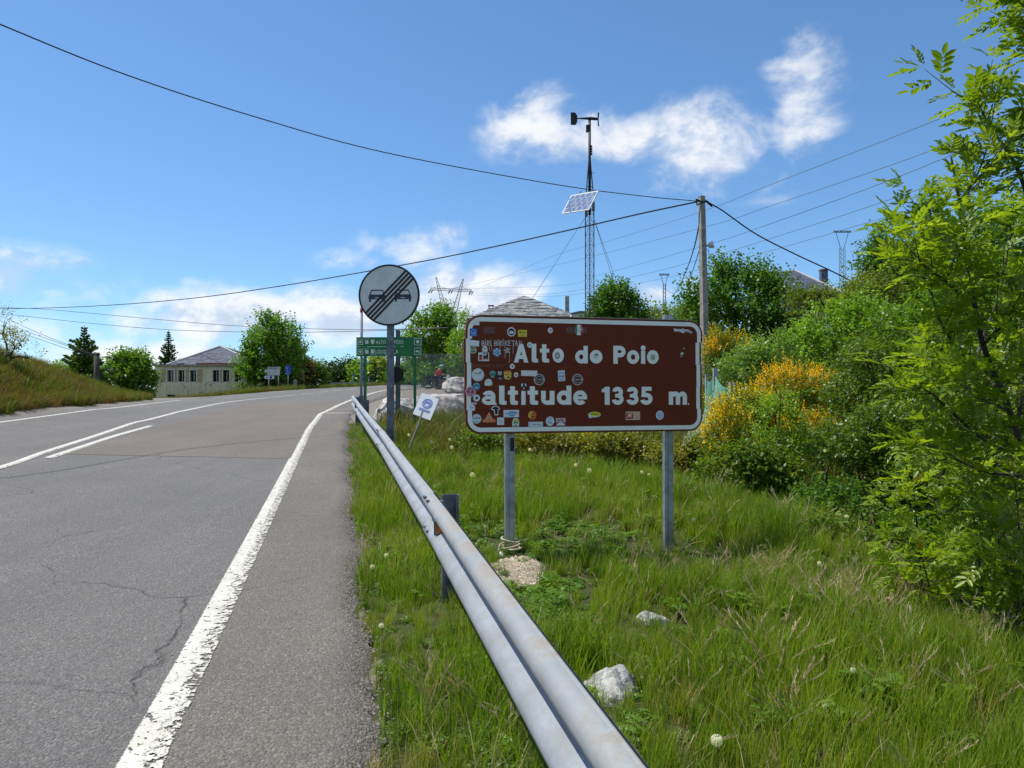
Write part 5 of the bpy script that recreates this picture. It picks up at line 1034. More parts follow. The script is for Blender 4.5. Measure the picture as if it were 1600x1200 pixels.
zb = Q(0, 184).z; mb = MB(); mb.tube([(-.5, .07, zb - .0), (-.25, .07, zb), (.05, .07, zb), (.28, .07, zb - .02), (.33, .07, zb - .03)], [.018, .035, .06, .055, .02], 8); tu = mb.build('turbine_body', MT['dark'], ma, True)
mb = MB(); mb.prism([(-.68, zb - .24), (-.50, zb - .24), (-.44, zb - .12), (-.44, zb + .10), (-.52, zb + .22), (-.68, zb + .22)], .06, .08); mb.build('tail_fin', MT['dark'], tu)
for sg in (1, -1): mb = MB(); mb.add([(.30, .05, zb - .03), (.345, .09, zb - .03), (.37, .10, zb - .03 + sg * .24), (.31, .06, zb - .03 + sg * .24), (.325, .07, zb - .03 + sg * .27)], [(0, 1, 2, 3), (3, 2, 4)]); mb.build('rotor_blade', MT['dark'], tu)
mb = MB(); mb.tube([(.04, .07, Q(0, 270).z), (.22, .07, Q(0, 269).z)], .008, 5); mb.build('aerial', MT['dark'], ma)
A, B, C, D = [pt(u, v, d) - ma.location for u, v, d in ((892.5, 305, 28.1), (935, 297.5, 27.45), (920, 327.5, 27.4), (877.5, 334, 28.05))]
nn = (B - A).cross(D - A).normalized(); nn = nn if nn.y < 0 else -nn
mb = MB(); mb.add([A, B, C, D, A - nn * .04, B - nn * .04, C - nn * .04, D - nn * .04], [(0, 1, 2, 3), (4, 5, 6, 7), (0, 1, 5, 4), (1, 2, 6, 5), (2, 3, 7, 6), (3, 0, 4, 7)]); pan = mb.build('solar_panel', MT['white'], ma)
mb = MB()
for i in range(9):
    for j in range(4):
        P = lambda s, t: A.lerp(B, s).lerp(D.lerp(C, s), t) + nn * .004
        s0, s1, t0, t1 = .03 + .94 * (i + .06) / 9, .03 + .94 * (i + .94) / 9, .04 + .92 * (j + .05) / 4, .04 + .92 * (j + .95) / 4; c_ = .12
        mb.add([P(s0, t0), P(s1, t0), P(s1, t1), P(s0, t1)], [(0, 1, 2, 3)], (i * 3 + j * 5) % 2)
o = mb.build('solar_cells', [mat('blue_solar_cell', (.16, .24, .44), rough=.25, vary=.2, scale=20), mat('pale_solar_cell', (.30, .38, .55), rough=.25, vary=.2, scale=20)], pan); o['kind'] = 'stuff'
for s in (.3, .72): mb = MB(); P0 = A.lerp(B, s); mb.bar(P0 - nn * .03 + (D - A) * .9, P0 - nn * .03 - (D - A) * .15, .04, .05); mb.bar(P0 - nn * .05 + (D - A) * .5, (.0, .1, P0.z - .25), .03); mb.build('panel_bracket', MT['galv'], ma)
for u, v in ((916, 333), (927, 324)): mb = MB(); q_ = Q(u, v, -.1); mb.box((q_.x, q_.y, q_.z), (.1, .1, .3)); mb.build('junction_box', MT['galv_dark'], ma)
def guy(u0, v0, u1, v1, d1): a = Q(u0, v0) ; b = pt(u1, v1, d1) - ma.location; mb = MB(); mb.tube([a, b], .008, 4); mb.build('guy_wire', MT['thinwire'], ma)
for q_ in ((914, 341, 800, 515, 26), (929, 344, 968, 470, 31), (929, 344, 974, 470, 31.5)): guy(*q_)

# ================================================================== POLES AND LINES
PD = 30.0; p0 = pt(1103, 612, PD); gz = float(H(p0.x, p0.y)); up = thing('utility_pole', 'tall concrete utility pole with small holes behind the brown sign', 'utility pole', (p0.x, p0.y, gz), R(16)); zt = upz(307, PD) - gz; lean = -.17
def slab(mb, x0, x1, y0, y1, tx): 
    vs = []
    for z, kk, dx in ((-.2, 1.25, 0), (zt, .95, tx)): vs += [(x * kk + dx, y * kk, z) for x, y in ((x0, y0), (x1, y0), (x1, y1), (x0, y1))]
    mb.add(vs, [(3, 2, 1, 0), (4, 5, 6, 7)] + [(i, (i + 1) % 4, 4 + (i + 1) % 4, 4 + i) for i in range(4)])
mb = MB(); slab(mb, -.10, .10, -.11, -.045, lean); slab(mb, -.10, .10, .045, .11, lean); slab(mb, -.10, .035, -.044, .044, lean)
for i in range(20):
    z = zt * (i + .3) / 20; f = z / zt; kk = 1.25 - .3 * f; mb.box((.068 * kk + lean * f, 0, z), (.06 * kk, .086 * kk, .12 + .25 * (f > .5)))
mb.build('shaft', MT['concrete'], up)
for i in range(26):
    z = zt - .35 - i * .2; f = z / zt; mb = MB(); mb.disc(lean * f - .02, z, .016, .016, -.11 * (1.25 - .3 * f) - .002, n=8); mb.build('hole', MT['dark'], up)  # flat dark discs painted for the shade inside the holes
mb = MB(); z = zt - .28
mb.bar((lean - .02, -.14, z), (lean - .30, -.16, z - .12), .05); mb.bar((lean - .30, -.16, z - .12), (lean - .32, -.16, z + .1), .035); mb.tube([(lean - .34, -.16, z + .1), (lean - .14, -.14, z + .03)], [.03, .045], 7)
mb.tube([(lean + .1, -.08, z + .12), (lean + .25, -.08, z + .02), (lean + .42, -.08, z - .12)], [.03, .05, .03], 7); mb.tube([(lean - .13, -.12, z + .04), (lean + .13, -.12, z + .04)], .03, 7); mb.build('cable_clamp', MT['dark'], up)
z = upz(384, PD) - gz; f = z / zt; fl = MB(); fl.tube([(.13 + lean * f, -.05, z), (.24 + lean * f, -.05, z)], .045, 8); fl.tube([(.22 + lean * f, -.02, z), (.28 + lean * f, -.06, z + .02), (.40 + lean * f, -.14, z + .05)], [.05, .12, .14], 12); fo = fl.build('floodlight', mat('pale_lamp_housing', (.55, .58, .60), rough=.35, metal=.2), up, True)
q_ = MB(); q_.tube(spline([Vector((.14 + lean * f, -.06, z - .12)), Vector((.22 + lean * f, -.08, z - .32)), Vector((.12 + lean * f, -.08, z - .38))], 5), .008, 5); q_.tube([(.26 + lean * f, -.06, z - .08), (.2 + lean * f, -.07, z - .26)], .008, 5); q_.build('lamp_cable', MT['dark'], fo)
WN = [0]
def wire(label, P, r, m='wire', seg=10, group=None):
    """overhead line through points given by bearing pixel and distance"""
    pts = [pt(u, v, d) for u, v, d in P]; c = sum(pts, Vector()) / len(pts); mb = MB(); mb.tube([q - c for q in spline(pts, seg)], r, 5)
    o = mb.build('overhead_cable', MT[m]); o.location = c; tag(o, label, 'cable', group); return o
wire('thick black cable sweeping down from the top of the sky to the concrete pole', [(-400, -150, 11.5), (-250, -70, 12.5), (0, 38, 16), (200, 118, 19), (400, 183, 22), (600, 238, 25), (860, 287, 28), (1000, 306, 29.3), (1091, 314.5, 29.9)], .017)
wire('long black cable from the concrete pole down to the far bank beyond the road', [(1090, 315, 29.9), (1000, 334, 31.5), (900, 357, 34), (760, 388, 38), (640, 412, 43), (450, 445, 52), (300, 466, 60), (150, 478, 70), (10, 482.5, 82), (-120, 483, 95)], .032)
wire('twisted black cable dropping from the concrete pole into the hillside trees', [(1108, 317, 29.9), (1130, 330, 30), (1180, 365, 30.3), (1240, 396, 30.6), (1300, 424, 31), (1345, 447, 31.3)], .028)
wire('slack cable curving from the concrete pole to the small far mast', [(1094, 342, 30), (1085, 385, 38), (1073, 421, 55), (1060, 450, 80), (1050, 458, 110), (1038, 450, 148)], .03)
wire('thin slack cable hanging just beside the concrete pole', [(1095, 383, 30), (1086, 412, 36), (1076, 440, 48), (1066, 462, 70)], .018)
HV = 'high voltage conductors crossing the sky'
HVL = ['highest thin power line crossing the sky above the hillside trees', 'second thin power line below the highest one above the hillside', 'third thin power line running behind the top of the concrete pole', 'fourth thin power line passing just above the small far mast', 'lowest thin power line meeting the mast behind the hillside house']
for i_, P in enumerate(([(738, 455, 320), (860, 402, 190), (943, 379, 150), (1093, 332, 110), (1200, 290, 90), (1452, 192, 66), (1700, 90, 52)], [(700, 452, 320), (866, 415, 190), (1093, 357, 112), (1200, 323, 92), (1420, 248, 68), (1700, 140, 50)],
          [(672, 452, 320), (860, 447, 200), (931, 431, 165), (1093, 386, 115), (1200, 351, 94), (1407, 275, 70), (1700, 150, 52)], [(737, 458, 322), (860, 459, 205), (1000, 430, 145), (1120, 398, 114), (1200, 374, 98), (1430, 298, 72), (1700, 190, 55)],
          [(737, 461, 322), (860, 463, 206), (1000, 442, 150), (1120, 414, 118), (1200, 393, 100), (1443, 321, 74), (1700, 230, 56)])):
    wire(HVL[i_], P, .030, 'thinwire', 8, HV)
LW = 'thin telephone lines over the far bank'
wire('upper thin line strung above the old house and conifers', [(-60, 480, 90), (10, 481, 84), (80, 484, 80), (245, 499, 72), (385, 510, 68), (560, 515, 64), (700, 512, 60)], .022, 'wire', 8)
wire('lower thin line strung above the old house and conifers', [(-60, 487, 90), (10, 491, 84), (140, 505, 76), (262, 515, 72), (402, 519, 68), (540, 518, 64), (700, 512, 60)], .022, 'wire', 8)
TLL = ['upper of the three thin lines running down to the dark wooden pole', 'middle of the three thin lines running down to the dark wooden pole', 'lower of the three thin lines running down to the dark wooden pole']
for i_, P in enumerate(([(-20, 485, 60), (3, 494.5, 56), (60, 520, 49), (112, 541, 45.5), (150, 555, 44)], [(-20, 493, 60), (24.5, 511, 52), (70, 528, 48), (114, 543.5, 45.5), (150, 557, 44)], [(-20, 499, 60), (24.5, 517, 52), (70, 533, 48), (114, 548, 45.5), (150, 559, 44)])):
    wire(TLL[i_], P, .014, 'wire', 6, LW)
wire('thin line from the dark wooden pole to the roadside bushes', [(152, 555, 44), (175, 560, 46), (200, 567, 48)], .012, 'wire', 6)
p0 = pt(151, 610, 44); gz = float(H(p0.x, p0.y)); o = thing('wooden_pole', 'short dark wooden pole in front of the nearer conifer', 'utility pole', (p0.x, p0.y, gz)); z = upz(551, 44) - gz
mb = MB(); mb.tube([(0, 0, -.3), (0, 0, z)], [.17, .15], 10); mb.build('post', MT['wood_dark'], o, True); mb = MB(); mb.bar((-.25, -.16, z - .16), (.28, -.16, z - .10), .06); mb.build('bracket', MT['dark'], o)
# ---- pylons
def lat(mb, P, Qv, w0, w1, n, r):
    """lattice member between two points: four corner bars and zigzag"""
    P, Qv = Vector(P), Vector(Qv); t = (Qv - P).normalized(); x = t.cross(Vector((0, 1, 0))).normalized(); y = t.cross(x); C4 = ((-1, -1), (1, -1), (1, 1), (-1, 1))
    at = lambda f, c: P.lerp(Qv, f) + x * (c[0] * (w0 + (w1 - w0) * f) / 2) + y * (c[1] * (w0 + (w1 - w0) * f) / 2)
    for c in C4: mb.bar(at(0, c), at(1, c), r)
    for i in range(n):
        for a in range(4): mb.bar(at(i / n, C4[a]), at((i + 1) / n, C4[(a + 1) % 4]), r * .7)
YD = 320; p0 = pt(703, 612, YD); py = thing('power_pylon', 'tall steel V-shaped power pylon behind the trees', 'pylon', (p0.x, p0.y, 6)); Q = lambda u, v: pt(u, v, YD) - py.location
for a, b in (((703 - 3, 503), (681.4, 433.3)), ((703 + 3, 503), (723.7, 435.7))): mb = MB(); lat(mb, Q(*a), Q(*b), 2.4, .5, 14, .15); mb.build('leg', MT['galv'], py)
mb = MB(); lat(mb, (0, 0, -8), Q(703, 503), 6, 3, 6, .25); mb.build('base', MT['galv'], py)
mb = MB(); lat(mb, Q(672.5, 451.5), Q(737.5, 454.5), .9, .9, 22, .10)
for pk, e0, e1 in (((686, 447), (672.5, 451), (703, 452.5)), ((720, 448), (703, 452.5), (737.5, 454.5))): mb.bar(Q(*e0), Q(*pk), .13); mb.bar(Q(*pk), Q(*e1), .13)
mb.build('crossarm', MT['galv'], py)
for u, v in ((671, 455), (702, 455.5), (734, 457.5)): mb = MB(); a = Q(u + 2, v - 2.5); b = Q(u - 1.6, v + 3); mb.tube([a, b], .25, 6); mb.tube([a + Vector((1, 0, 0)), b + Vector((1, 0, 0))], .2, 6); mb.build('insulator_string', MT['dark'], py)
for lab, u, vt, hw, d, gz in (('small lattice power mast with flat top standing beyond the brown sign', 1038.5, 429, 8, 150, 9), ('lattice power mast with flat wide top behind the hillside house', 1317, 362, 14, 150, 13)):
    p0 = pt(u, 612, d); o = thing('lattice_mast', lab, 'power mast', (p0.x, p0.y, gz)); z = upz(vt, d) - gz; k = d / 1200; w = hw * .62 * k
    mb = MB(); lat(mb, (0, 0, -2), (0, 0, z - 2.6 * hw / 12), w * .95, w * .72, 22, .06); mb.build('shaft', MT['galv_dark'], o)
    mb = MB(); lat(mb, (-hw * k, 0, z), (hw * k, 0, z), .25, .25, 6, .08)
    for s in (-1, 1): mb.bar((s * w * .35, 0, z - 2.6 * hw / 12), (s * hw * k * .72, 0, z), .09)
    mb.build('crossarm', MT['galv_dark'], o)

# ================================================================== FAR SIGNS AND FAR GUARDRAIL
def farpost(name, label, u, vb, vt, d, r=.035, group=None, rz=0.0):
    p0 = pt(u, vb, d); gz = min(p0.z, float(H(p0.x, p0.y))) ; o = thing(name, label, 'sign', (p0.x, p0.y, gz), rz, group); mb = MB(); mb.tube([(0, .05, -.2), (0, .05, upz(vt, d) - gz)], r, 8); mb.build('post', MT['galv'], o, True); return o, gz
SD = 52.0; k = SD / 1200
def arrow_board(o, gz, u0, u1, v0, v1, uc, mats, txt=None):
    X_ = lambda u: (u - uc) * k; z0, z1 = upz(v1, SD) - gz, upz(v0, SD) - gz; zm = (z0 + z1) / 2; t = (z1 - z0) * .55
    mb = MB(); mb.prism([(X_(u0), zm), (X_(u0) + t, z0), (X_(u1), z0), (X_(u1), z1), (X_(u0) + t, z1)], 0, .03); b = mb.build('arrow_board', mats, o)
    q = random.Random(int(u0 * 7 + v0)); mb = MB(); x = X_(u0) + t * 1.3; h = (z1 - z0) * .34
    while x < X_(u1) - .12: w = q.uniform(.04, .09); mb.flat([(x, zm - h / 2), (x + w, zm - h / 2), (x + w, zm + h * q.uniform(.2, .5)), (x, zm + h / 2)], -.004); x += w + .035
    o_ = mb.build('print', flat(.08, .08, .09), b); o_['kind'] = 'stuff'; return b
o, gz = farpost('direction_sign', 'three white arrow boards stacked on one post by the junction', 434.7, 606.5, 573, SD)
arrow_board(o, gz, 416.6, 436.5, 573.2, 577, 434.7, flat(.42, .43, .42)); arrow_board(o, gz, 412.5, 436.8, 577.6, 582.2, 434.7, MT['whitepaint']); arrow_board(o, gz, 417, 436.8, 583, 586.2, 434.7, MT['whitepaint'])
o, gz = farpost('direction_sign', 'single low white arrow board with blue square by the junction', 419.8, 610, 588, SD)
b = arrow_board(o, gz, 412, 428, 587, 592, 419.8, MT['whitepaint']); mb = MB(); mb.flat([(1.9 * k, upz(591.4, SD) - gz), (5 * k, upz(591.4, SD) - gz), (5 * k, upz(587.6, SD) - gz), (1.9 * k, upz(587.6, SD) - gz)], -.006); mb.build('blue_square', flat(.02, .05, .38), b)
o, gz = farpost('blue_sign', 'square blue information sign on a post beside the dark bushes', 449.9, 604.5, 572, 53)
X_ = lambda u: (u - 449.9) * k; Zq = lambda v: upz(v, 53) - gz; mb = MB(); mb.prism([(X_(445), Zq(585)), (X_(454.6), Zq(585)), (X_(454.6), Zq(571)), (X_(445), Zq(571))], 0, .03); b = mb.build('panel', flat(.015, .075, .36), o)
mb = MB(); mb.flat([(X_(447), Zq(576.5)), (X_(448.2), Zq(576.5)), (X_(448.2), Zq(573)), (X_(447), Zq(573))], -.004); mb.flat([(X_(448.6), Zq(576.5)), (X_(449.2), Zq(576.5)), (X_(449.2), Zq(574)), (X_(448.6), Zq(574))], -.004); mb.disc(X_(449.5), Zq(580), 1 * k, 1.1 * k, -.004, n=12); mb.flat([(X_(445.6), Zq(584.4)), (X_(452), Zq(584)), (X_(452), Zq(583)), (X_(445.6), Zq(583.4))], -.004); mb.build('pictogram', flat(.35, .45, .6), b)
p0 = pt(461.2, 604, 53.5); gz = float(H(p0.x, p0.y)); o = thing('stone_marker', 'pale upright stone marker at the edge of the bushes', 'milestone', (p0.x, p0.y, min(gz, p0.z))); zh = upz(592.6, 53.5) - min(gz, p0.z); mb = MB(); mb.prism([(-.12, -.1), (.12, -.1), (.10, zh * .8), (.06, zh), (-.05, zh), (-.11, zh * .85)], -.08, .08); mb.build('block', MT['concrete'], o)
o, gz = farpost('warning_sign', 'triangular road sign seen from behind at the far bend', 551.2, 600, 582, 95, .04); mb = MB(); k2 = 95 / 1200; z = upz(587.2, 95) - gz; mb.prism([(-3.1 * k2, z), (3.1 * k2, z), (0, upz(581, 95) - gz)], 0, .03); mb.build('triangle_panel', MT['galv_dark'], o)
o, gz = farpost('round_sign', 'small white and red round road sign at the far bend', 565.2, 600, 586, 97, .04); z = upz(588.6, 97) - gz; mb = MB(); mb.disc(0, z, 2.7 * k2, 2.7 * k2, 0, n=20); b = mb.build('red_rim', flat(.5, .05, .05), o); mb = MB(); mb.disc(0, z, 1.9 * k2, 1.9 * k2, -.006, n=20); mb.build('white_face', MT['whitepaint'], b)
o, gz = farpost('round_sign', 'tiny grey sign on a post beneath the pale far tree', 576, 600, 588, 100, .04); mb = MB(); mb.disc(0, upz(590, 100) - gz, .2, .22, 0, n=16); mb.build('panel', MT['galv_dark'], o)
fr = thing('far_guardrail', 'distant crash barrier following the outside of the far bend', 'guardrail'); fa = np.array([(516, 600.8), (530, 599.8), (545, 599.2), (560, 599.0), (575, 599.3), (590, 600.2), (601, 601.0)])
fp = spline([pt(u, v, d) for (u, v), d in zip(fa, (78, 81, 84, 87, 90, 93, 96))], 5); mb = MB()
for i in range(len(fp) - 1):
    for dz0, dz1, dy in ((-.16, -.05, .0), (-.05, .05, .04), (.05, .16, .0)): mb.add([fp[i] + Vector((0, -.0 + dy, dz0)), fp[i + 1] + Vector((0, dy, dz0)), fp[i + 1] + Vector((0, dy, dz1)), fp[i] + Vector((0, dy, dz1))], [(0, 1, 2, 3)])
mb.build('rail_beam', MT['galv'], fr)
for i in range(0, len(fp), 3): mb = MB(); mb.box((fp[i].x, fp[i].y + .1, fp[i].z - .4), (.12, .06, 1.0)); mb.build('rail_post', MT['galv_dark'], fr)
# ================================================================== TREES AND SHRUBS
def unit(a): return a / (np.linalg.norm(a, axis=-1, keepdims=True) + 1e-9)
def n3d(P, s, seed):
    x, y, z = (P * s).T; return (np.sin(x * 1.7 + y * .9 + seed) + np.sin(y * 1.9 - z * 1.1 + seed * 2.3) + np.sin(z * 2.1 + x * .8 + seed * 1.1) + .6 * np.sin(x * 3.9 + z * 3.1 - y * 2.7 + seed)) / 3.6
def foliage(blobs, n, L, wd, seed=0, clump=7, shoot=3.0, up=.45, hole=-.25, hs=None, inner=.35, droop=.15, lump=.28, flatn=.6):
    """leaf quads on short shoots spread through the lumps of a crown; gaps where the noise is low"""
    q = np.random.default_rng(seed); m = int(n / clump * 1.5)
    C = np.array([b[0] for b in blobs], float); Rr = np.array([b[1] for b in blobs], float); w = np.array([b[1][0] * b[1][2] for b in blobs]); w = w / w.sum()
    k = q.choice(len(blobs), m, p=w); d = unit(q.normal(size=(m, 3)) + np.array([0, 0, .25])); f = inner + (1 - inner) * q.random(m) ** .55
    f = f * (1 + lump * n3d(d * 2.0 + C[k], 1.3, seed + 3)); P = C[k] + d * Rr[k] * f[:, None]
    hs = hs or 2.2 / np.mean(Rr); keep = n3d(P, hs, seed) > hole + .25 * (q.random(m) - .5); P, d = P[keep], d[keep]; m = len(P)
    ax = unit(d * .75 + np.array([0, 0, up]) + q.normal(size=(m, 3)) * .35); ls = L * shoot * (.5 + q.random(m))
    P = np.repeat(P, clump, 0); A = np.repeat(ax, clump, 0); ls = np.repeat(ls, clump); sh = np.repeat(q.random(m), clump); N = len(P)
    t = np.tile(np.linspace(.1, 1, clump), m); base = P + A * (t * ls)[:, None]
    rad = q.normal(size=(N, 3)); rad = unit(rad - A * (rad * A).sum(1, keepdims=True)); dr = unit(A * (.35 + .5 * t[:, None]) + rad * .9 + np.array([0, 0, -droop]))
    nrm = unit(np.array([0, 0, flatn]) + q.normal(size=(N, 3)) * .6); sd = unit(np.cross(dr, nrm)); l = L * (.65 + .6 * q.random(N))[:, None]; ww = wd * (.7 + .5 * q.random(N))[:, None]
    V = np.stack([base, base + dr * l * .45 + sd * ww / 2, base + dr * l + np.array([0, 0, -.12]) * l, base + dr * l * .45 - sd * ww / 2], 1).reshape(-1, 3)
    F = np.arange(N * 4).reshape(-1, 4); return V, F, np.clip(.6 * sh + .4 * q.random(N), 0, 1)
def pxblobs(bl, d):
    out = []
    for b in bl:
        dd = d + (b[4] if len(b) > 4 else 0); k = dd / FPX; out.append((pt(b[0], b[1], dd), (b[2] * k, (b[2] + b[3]) / 2 * k, b[3] * k)))
    return out
LM = {}
def tree_leaf(name, c1, c2, **kw):
    gk = (1.65, 1.75, 1.05); return leaf_mat(name, [a * b for a, b in zip(c1, gk)], [a * b for a, b in zip(c2, gk)], **kw)
LM['maple'] = tree_leaf('dark_maple_leaves', (.030, .072, .013), (.072, .135, .022), nscale=.8)
LM['mid'] = tree_leaf('mid_green_leaves', (.045, .10, .014), (.105, .175, .026), nscale=.7)
LM['light'] = tree_leaf('light_green_leaves', (.075, .14, .02), (.15, .23, .036), nscale=.8, c3=(.19, .22, .06))
LM['olive'] = tree_leaf('olive_leaves', (.06, .085, .018), (.13, .15, .035), nscale=.8)
LM['willow'] = tree_leaf('grey_green_leaves', (.065, .12, .035), (.14, .20, .07), nscale=.9)
LM['shrub'] = tree_leaf('small_shrub_leaves', (.038, .072, .012), (.095, .145, .024), nscale=1.2, gloss=.03)
LM['bramble'] = tree_leaf('bramble_leaves', (.04, .085, .014), (.12, .15, .03), nscale=1.6, c3=(.28, .16, .04))
LM['bramble2'] = tree_leaf('reddish_bramble_leaves', (.06, .085, .018), (.18, .15, .04), nscale=1.6, c3=(.32, .17, .05))
LM['broom'] = tree_leaf('broom_twigs', (.045, .075, .014), (.10, .135, .025), nscale=1.2)
LM['gold'] = leaf_mat('golden_blossom', (.66, .37, .010), (.80, .52, .015), transl=.4, nscale=1.5, gloss=.02)
LM['yellow'] = leaf_mat('yellow_blossom', (.66, .47, .012), (.80, .60, .02), transl=.4, nscale=1.5, gloss=.02)
LM['fir'] = tree_leaf('spruce_needles', (.040, .075, .022), (.09, .14, .035), transl=.15, nscale=.8, c3=(.13, .15, .04))
LM['firdark'] = tree_leaf('dark_blue_needles', (.022, .045, .022), (.048, .080, .036), transl=.12, nscale=.8)
LM['red'] = leaf_mat('copper_leaves', (.07, .035, .018), (.13, .075, .03), nscale=.8)
LM['pale'] = leaf_mat('pale_budding_leaves', (.20, .20, .10), (.34, .33, .20), nscale=1.2)
LM['palegreen'] = tree_leaf('pale_green_leaves', (.12, .16, .04), (.20, .23, .07), nscale=.8)
def plant(name, label, cat, d, bl, n, L, wd, mt, seed, trunk=True, group=None, flowers=None, base=None, tr=None, **kw):
    B = pxblobs(bl, d); c = sum((b[0] for b in B), Vector()) / len(B); bx, by = (c.x, c.y) if base is None else (lambda p: (p.x, p.y))(pt(base, 612, d)); gz = float(H(bx, by)); o = thing(name, label, cat, (bx, by, gz), 0, group); org = np.array(o.location)
    V, F, rn = foliage(B, n, L, wd, seed, **kw); cr = link('crown', arrmesh('crown', V - org, F, LM[mt] if isinstance(mt, str) else mt, rn), o)
    if flowers:
        fm, fb, fn, fl, fw = flowers; V, F, rn = foliage(pxblobs(fb, d), fn, fl, fw, seed + 50, clump=12, shoot=7, up=1.3, hole=.0, inner=.5, droop=0); link('blossom', arrmesh('blossom', V - org, F, LM[fm], rn), o)
    if trunk:
        q = random.Random(seed); mb = MB(); hh = max(.6, c.z - gz); r0 = tr or (.05 + .022 * hh); fork = Vector((q.uniform(-.1, .1), q.uniform(-.1, .1), hh * .55))
        mb.tube([(0, 0, -.3), (q.uniform(-.05, .05), 0, hh * .25), fork], [r0 * 1.2, r0, r0 * .8], 8)
        for b in B:
            e = b[0] - o.location; m_ = fork.lerp(e, .5) + Vector((q.uniform(-.15, .15) * hh * .2, 0, .06 * hh)); tip = e + Vector((q.uniform(-.3, .3) * b[1][0], q.uniform(-.3, .3) * b[1][1], b[1][2] * .6)); mb.tube(spline([fork * .9, m_, e, tip], 3), [r0 * .6 * (1 - i / 10.5) for i in range(10)], 6)
            for _ in range(3): t2 = e + Vector((q.uniform(-.8, .8) * b[1][0], q.uniform(-.8, .8) * b[1][1], q.uniform(-.2, .8) * b[1][2])); mb.tube([e.lerp(m_, .3), e.lerp(t2, .5) + Vector((0, 0, .05 * hh)), t2], [r0 * .3, r0 * .2, r0 * .06], 5)
        mb.build('trunk', MT['bark'], o, True)
    return o
# ---- across the road
def conifer(label, u, vt, vb, d, wpx, mt, seed, group=None, gaps=.0, dens=1.0):
    p0 = pt(u, 612, d); k = d / FPX; ztop = pt(u, vt, d).z; gz = min(float(H(p0.x, p0.y)), pt(u, vb, d).z); h = ztop - gz; o = thing('conifer', label, 'conifer', (p0.x, p0.y, gz), 0, group); q = np.random.default_rng(seed)
    mb = MB(); mb.tube([(0, 0, -.3), (0, 0, h * .5), (0, 0, h)], [.03 * h, .018 * h, .004 * h], 7); V = []; F = []; rn = []; nw = int(20 * dens + h * 2.0)
    for i in range(nw):
        f = (i + .5) / nw; z = h * (.06 + .92 * f); R0 = wpx * k * (1 - f) ** .85 * (.6 + .65 * q.random()); nb = int(6 + 5 * (1 - f))
        for j in range(nb):
            a = 6.283 * (j + q.random() * .7) / nb; Lb = max(.12, R0 * (.65 + .5 * q.random())); dirh = np.array([math.cos(a), math.sin(a), 0]); sag = .30 * (1 - f) - .25 * f + q.normal() * .10
            pts = [np.array([0, 0, z]) + dirh * Lb * s + np.array([0, 0, -sag * Lb * s + .28 * Lb * s * s]) for s in np.linspace(0, 1, 5)]
            mb.tube(pts, [.004 * h * (1 - f) + .004] * 3 + [.005, .003], 4, cap=False)
            sh = q.random(); ns = int(10 + 26 * Lb / (wpx * k) * dens)
            for s in q.uniform(.12, 1.02, ns):
                b = np.array([0, 0, z]) + dirh * Lb * s + np.array([0, 0, -sag * Lb * s + .28 * Lb * s * s]); sd = (-1) ** int(q.integers(2)); per = np.array([-dirh[1], dirh[0], 0]) * sd
                dr = dirh * .75 + per * (.9 * (1.05 - s)) + np.array([0, 0, q.normal() * .22 - .08]); dr /= np.linalg.norm(dr); ll = (.16 + .24 * q.random()) * Lb * (1.15 - .5 * s) + .06; w_ = np.cross(dr, q.normal(size=3)); w_ = w_ / (np.linalg.norm(w_) + 1e-6) * (.05 + .20 * ll); tl = np.array([0, 0, (q.random() - .5) * .12]) * ll
                o_ = len(V); V += [b, b + dr * ll * .5 + w_ + tl, b + dr * ll, b + dr * ll * .5 - w_ - tl]; F.append((o_, o_ + 1, o_ + 2, o_ + 3)); rn.append(np.clip(.6 * sh + .4 * q.random(), 0, 1))
    link('crown', arrmesh('crown', np.array(V), np.array(F), LM[mt], rn), o); mb.build('trunk', MT['bark'], o, True); return o
conifer('young spruce with open tiered branches beside the wooden pole', 131, 509, 612, 46, 47, 'fir', 1)
conifer('dark blue spruce rising behind the old beige house', 263, 516, 590, 78, 31, 'firdark', 2)
for i, (u, vt, vb, d, w, lab) in enumerate([(508, 574, 603, 118, 13, 'small thin spruce nearest the dark bushes at the far bend'), (521, 577, 603, 119, 12, 'second small spruce from the dark bushes at the far bend'), (538, 568, 603, 116, 16, 'broad dark spruce midway along the far bend'),
                                         (549, 561, 603, 120, 14, 'tall slim spruce just before the snow pole at the far bend'), (566, 557, 603, 112, 17, 'tallest dark spruce between the snow pole and the green board post')]): conifer(lab, u, vt, vb, d, w, 'firdark' if i % 2 else 'fir', 10 + i, 'conifers at the far bend')
plant('broadleaf_tree', 'pale feathery tree at the far bend under the green board', 'tree', 110, [(592, 575, 10, 12), (586, 588, 12, 12), (598, 590, 9, 11)], 3000, .45, .28, 'palegreen', 21)
plant('bush', 'dark low trees at the far bend in front of the distant conifers', 'bush', 108, [(530, 588, 14, 12), (545, 586, 13, 14), (560, 588, 12, 13), (515, 591, 12, 9), (575, 592, 10, 9)], 5200, .42, .28, 'firdark', 22)
plant('bush', 'dark round tree beyond the far bend behind the round sign pole', 'bush', 116, [(610, 593, 11, 9), (622, 594, 12, 8)], 2200, .4, .3, 'maple', 23)
plant('broadleaf_tree', 'yellow green tree behind the snow pole at the far bend', 'tree', 106, [(557, 586, 8, 11), (562, 590, 8, 10)], 1600, .4, .28, 'light', 24)
plant('broadleaf_tree', 'big green tree covering the end of the old beige house', 'tree', 56, [(414, 552, 30, 28), (424, 522, 19, 18), (443, 547, 26, 34), (394, 585, 22, 22), (415, 590, 32, 20), (442, 582, 26, 26), (390, 562, 13, 12), (418, 508, 9, 10)], 15000, .21, .15, 'mid', 31, base=415, inner=.3, lump=.45, up=.8, shoot=4)
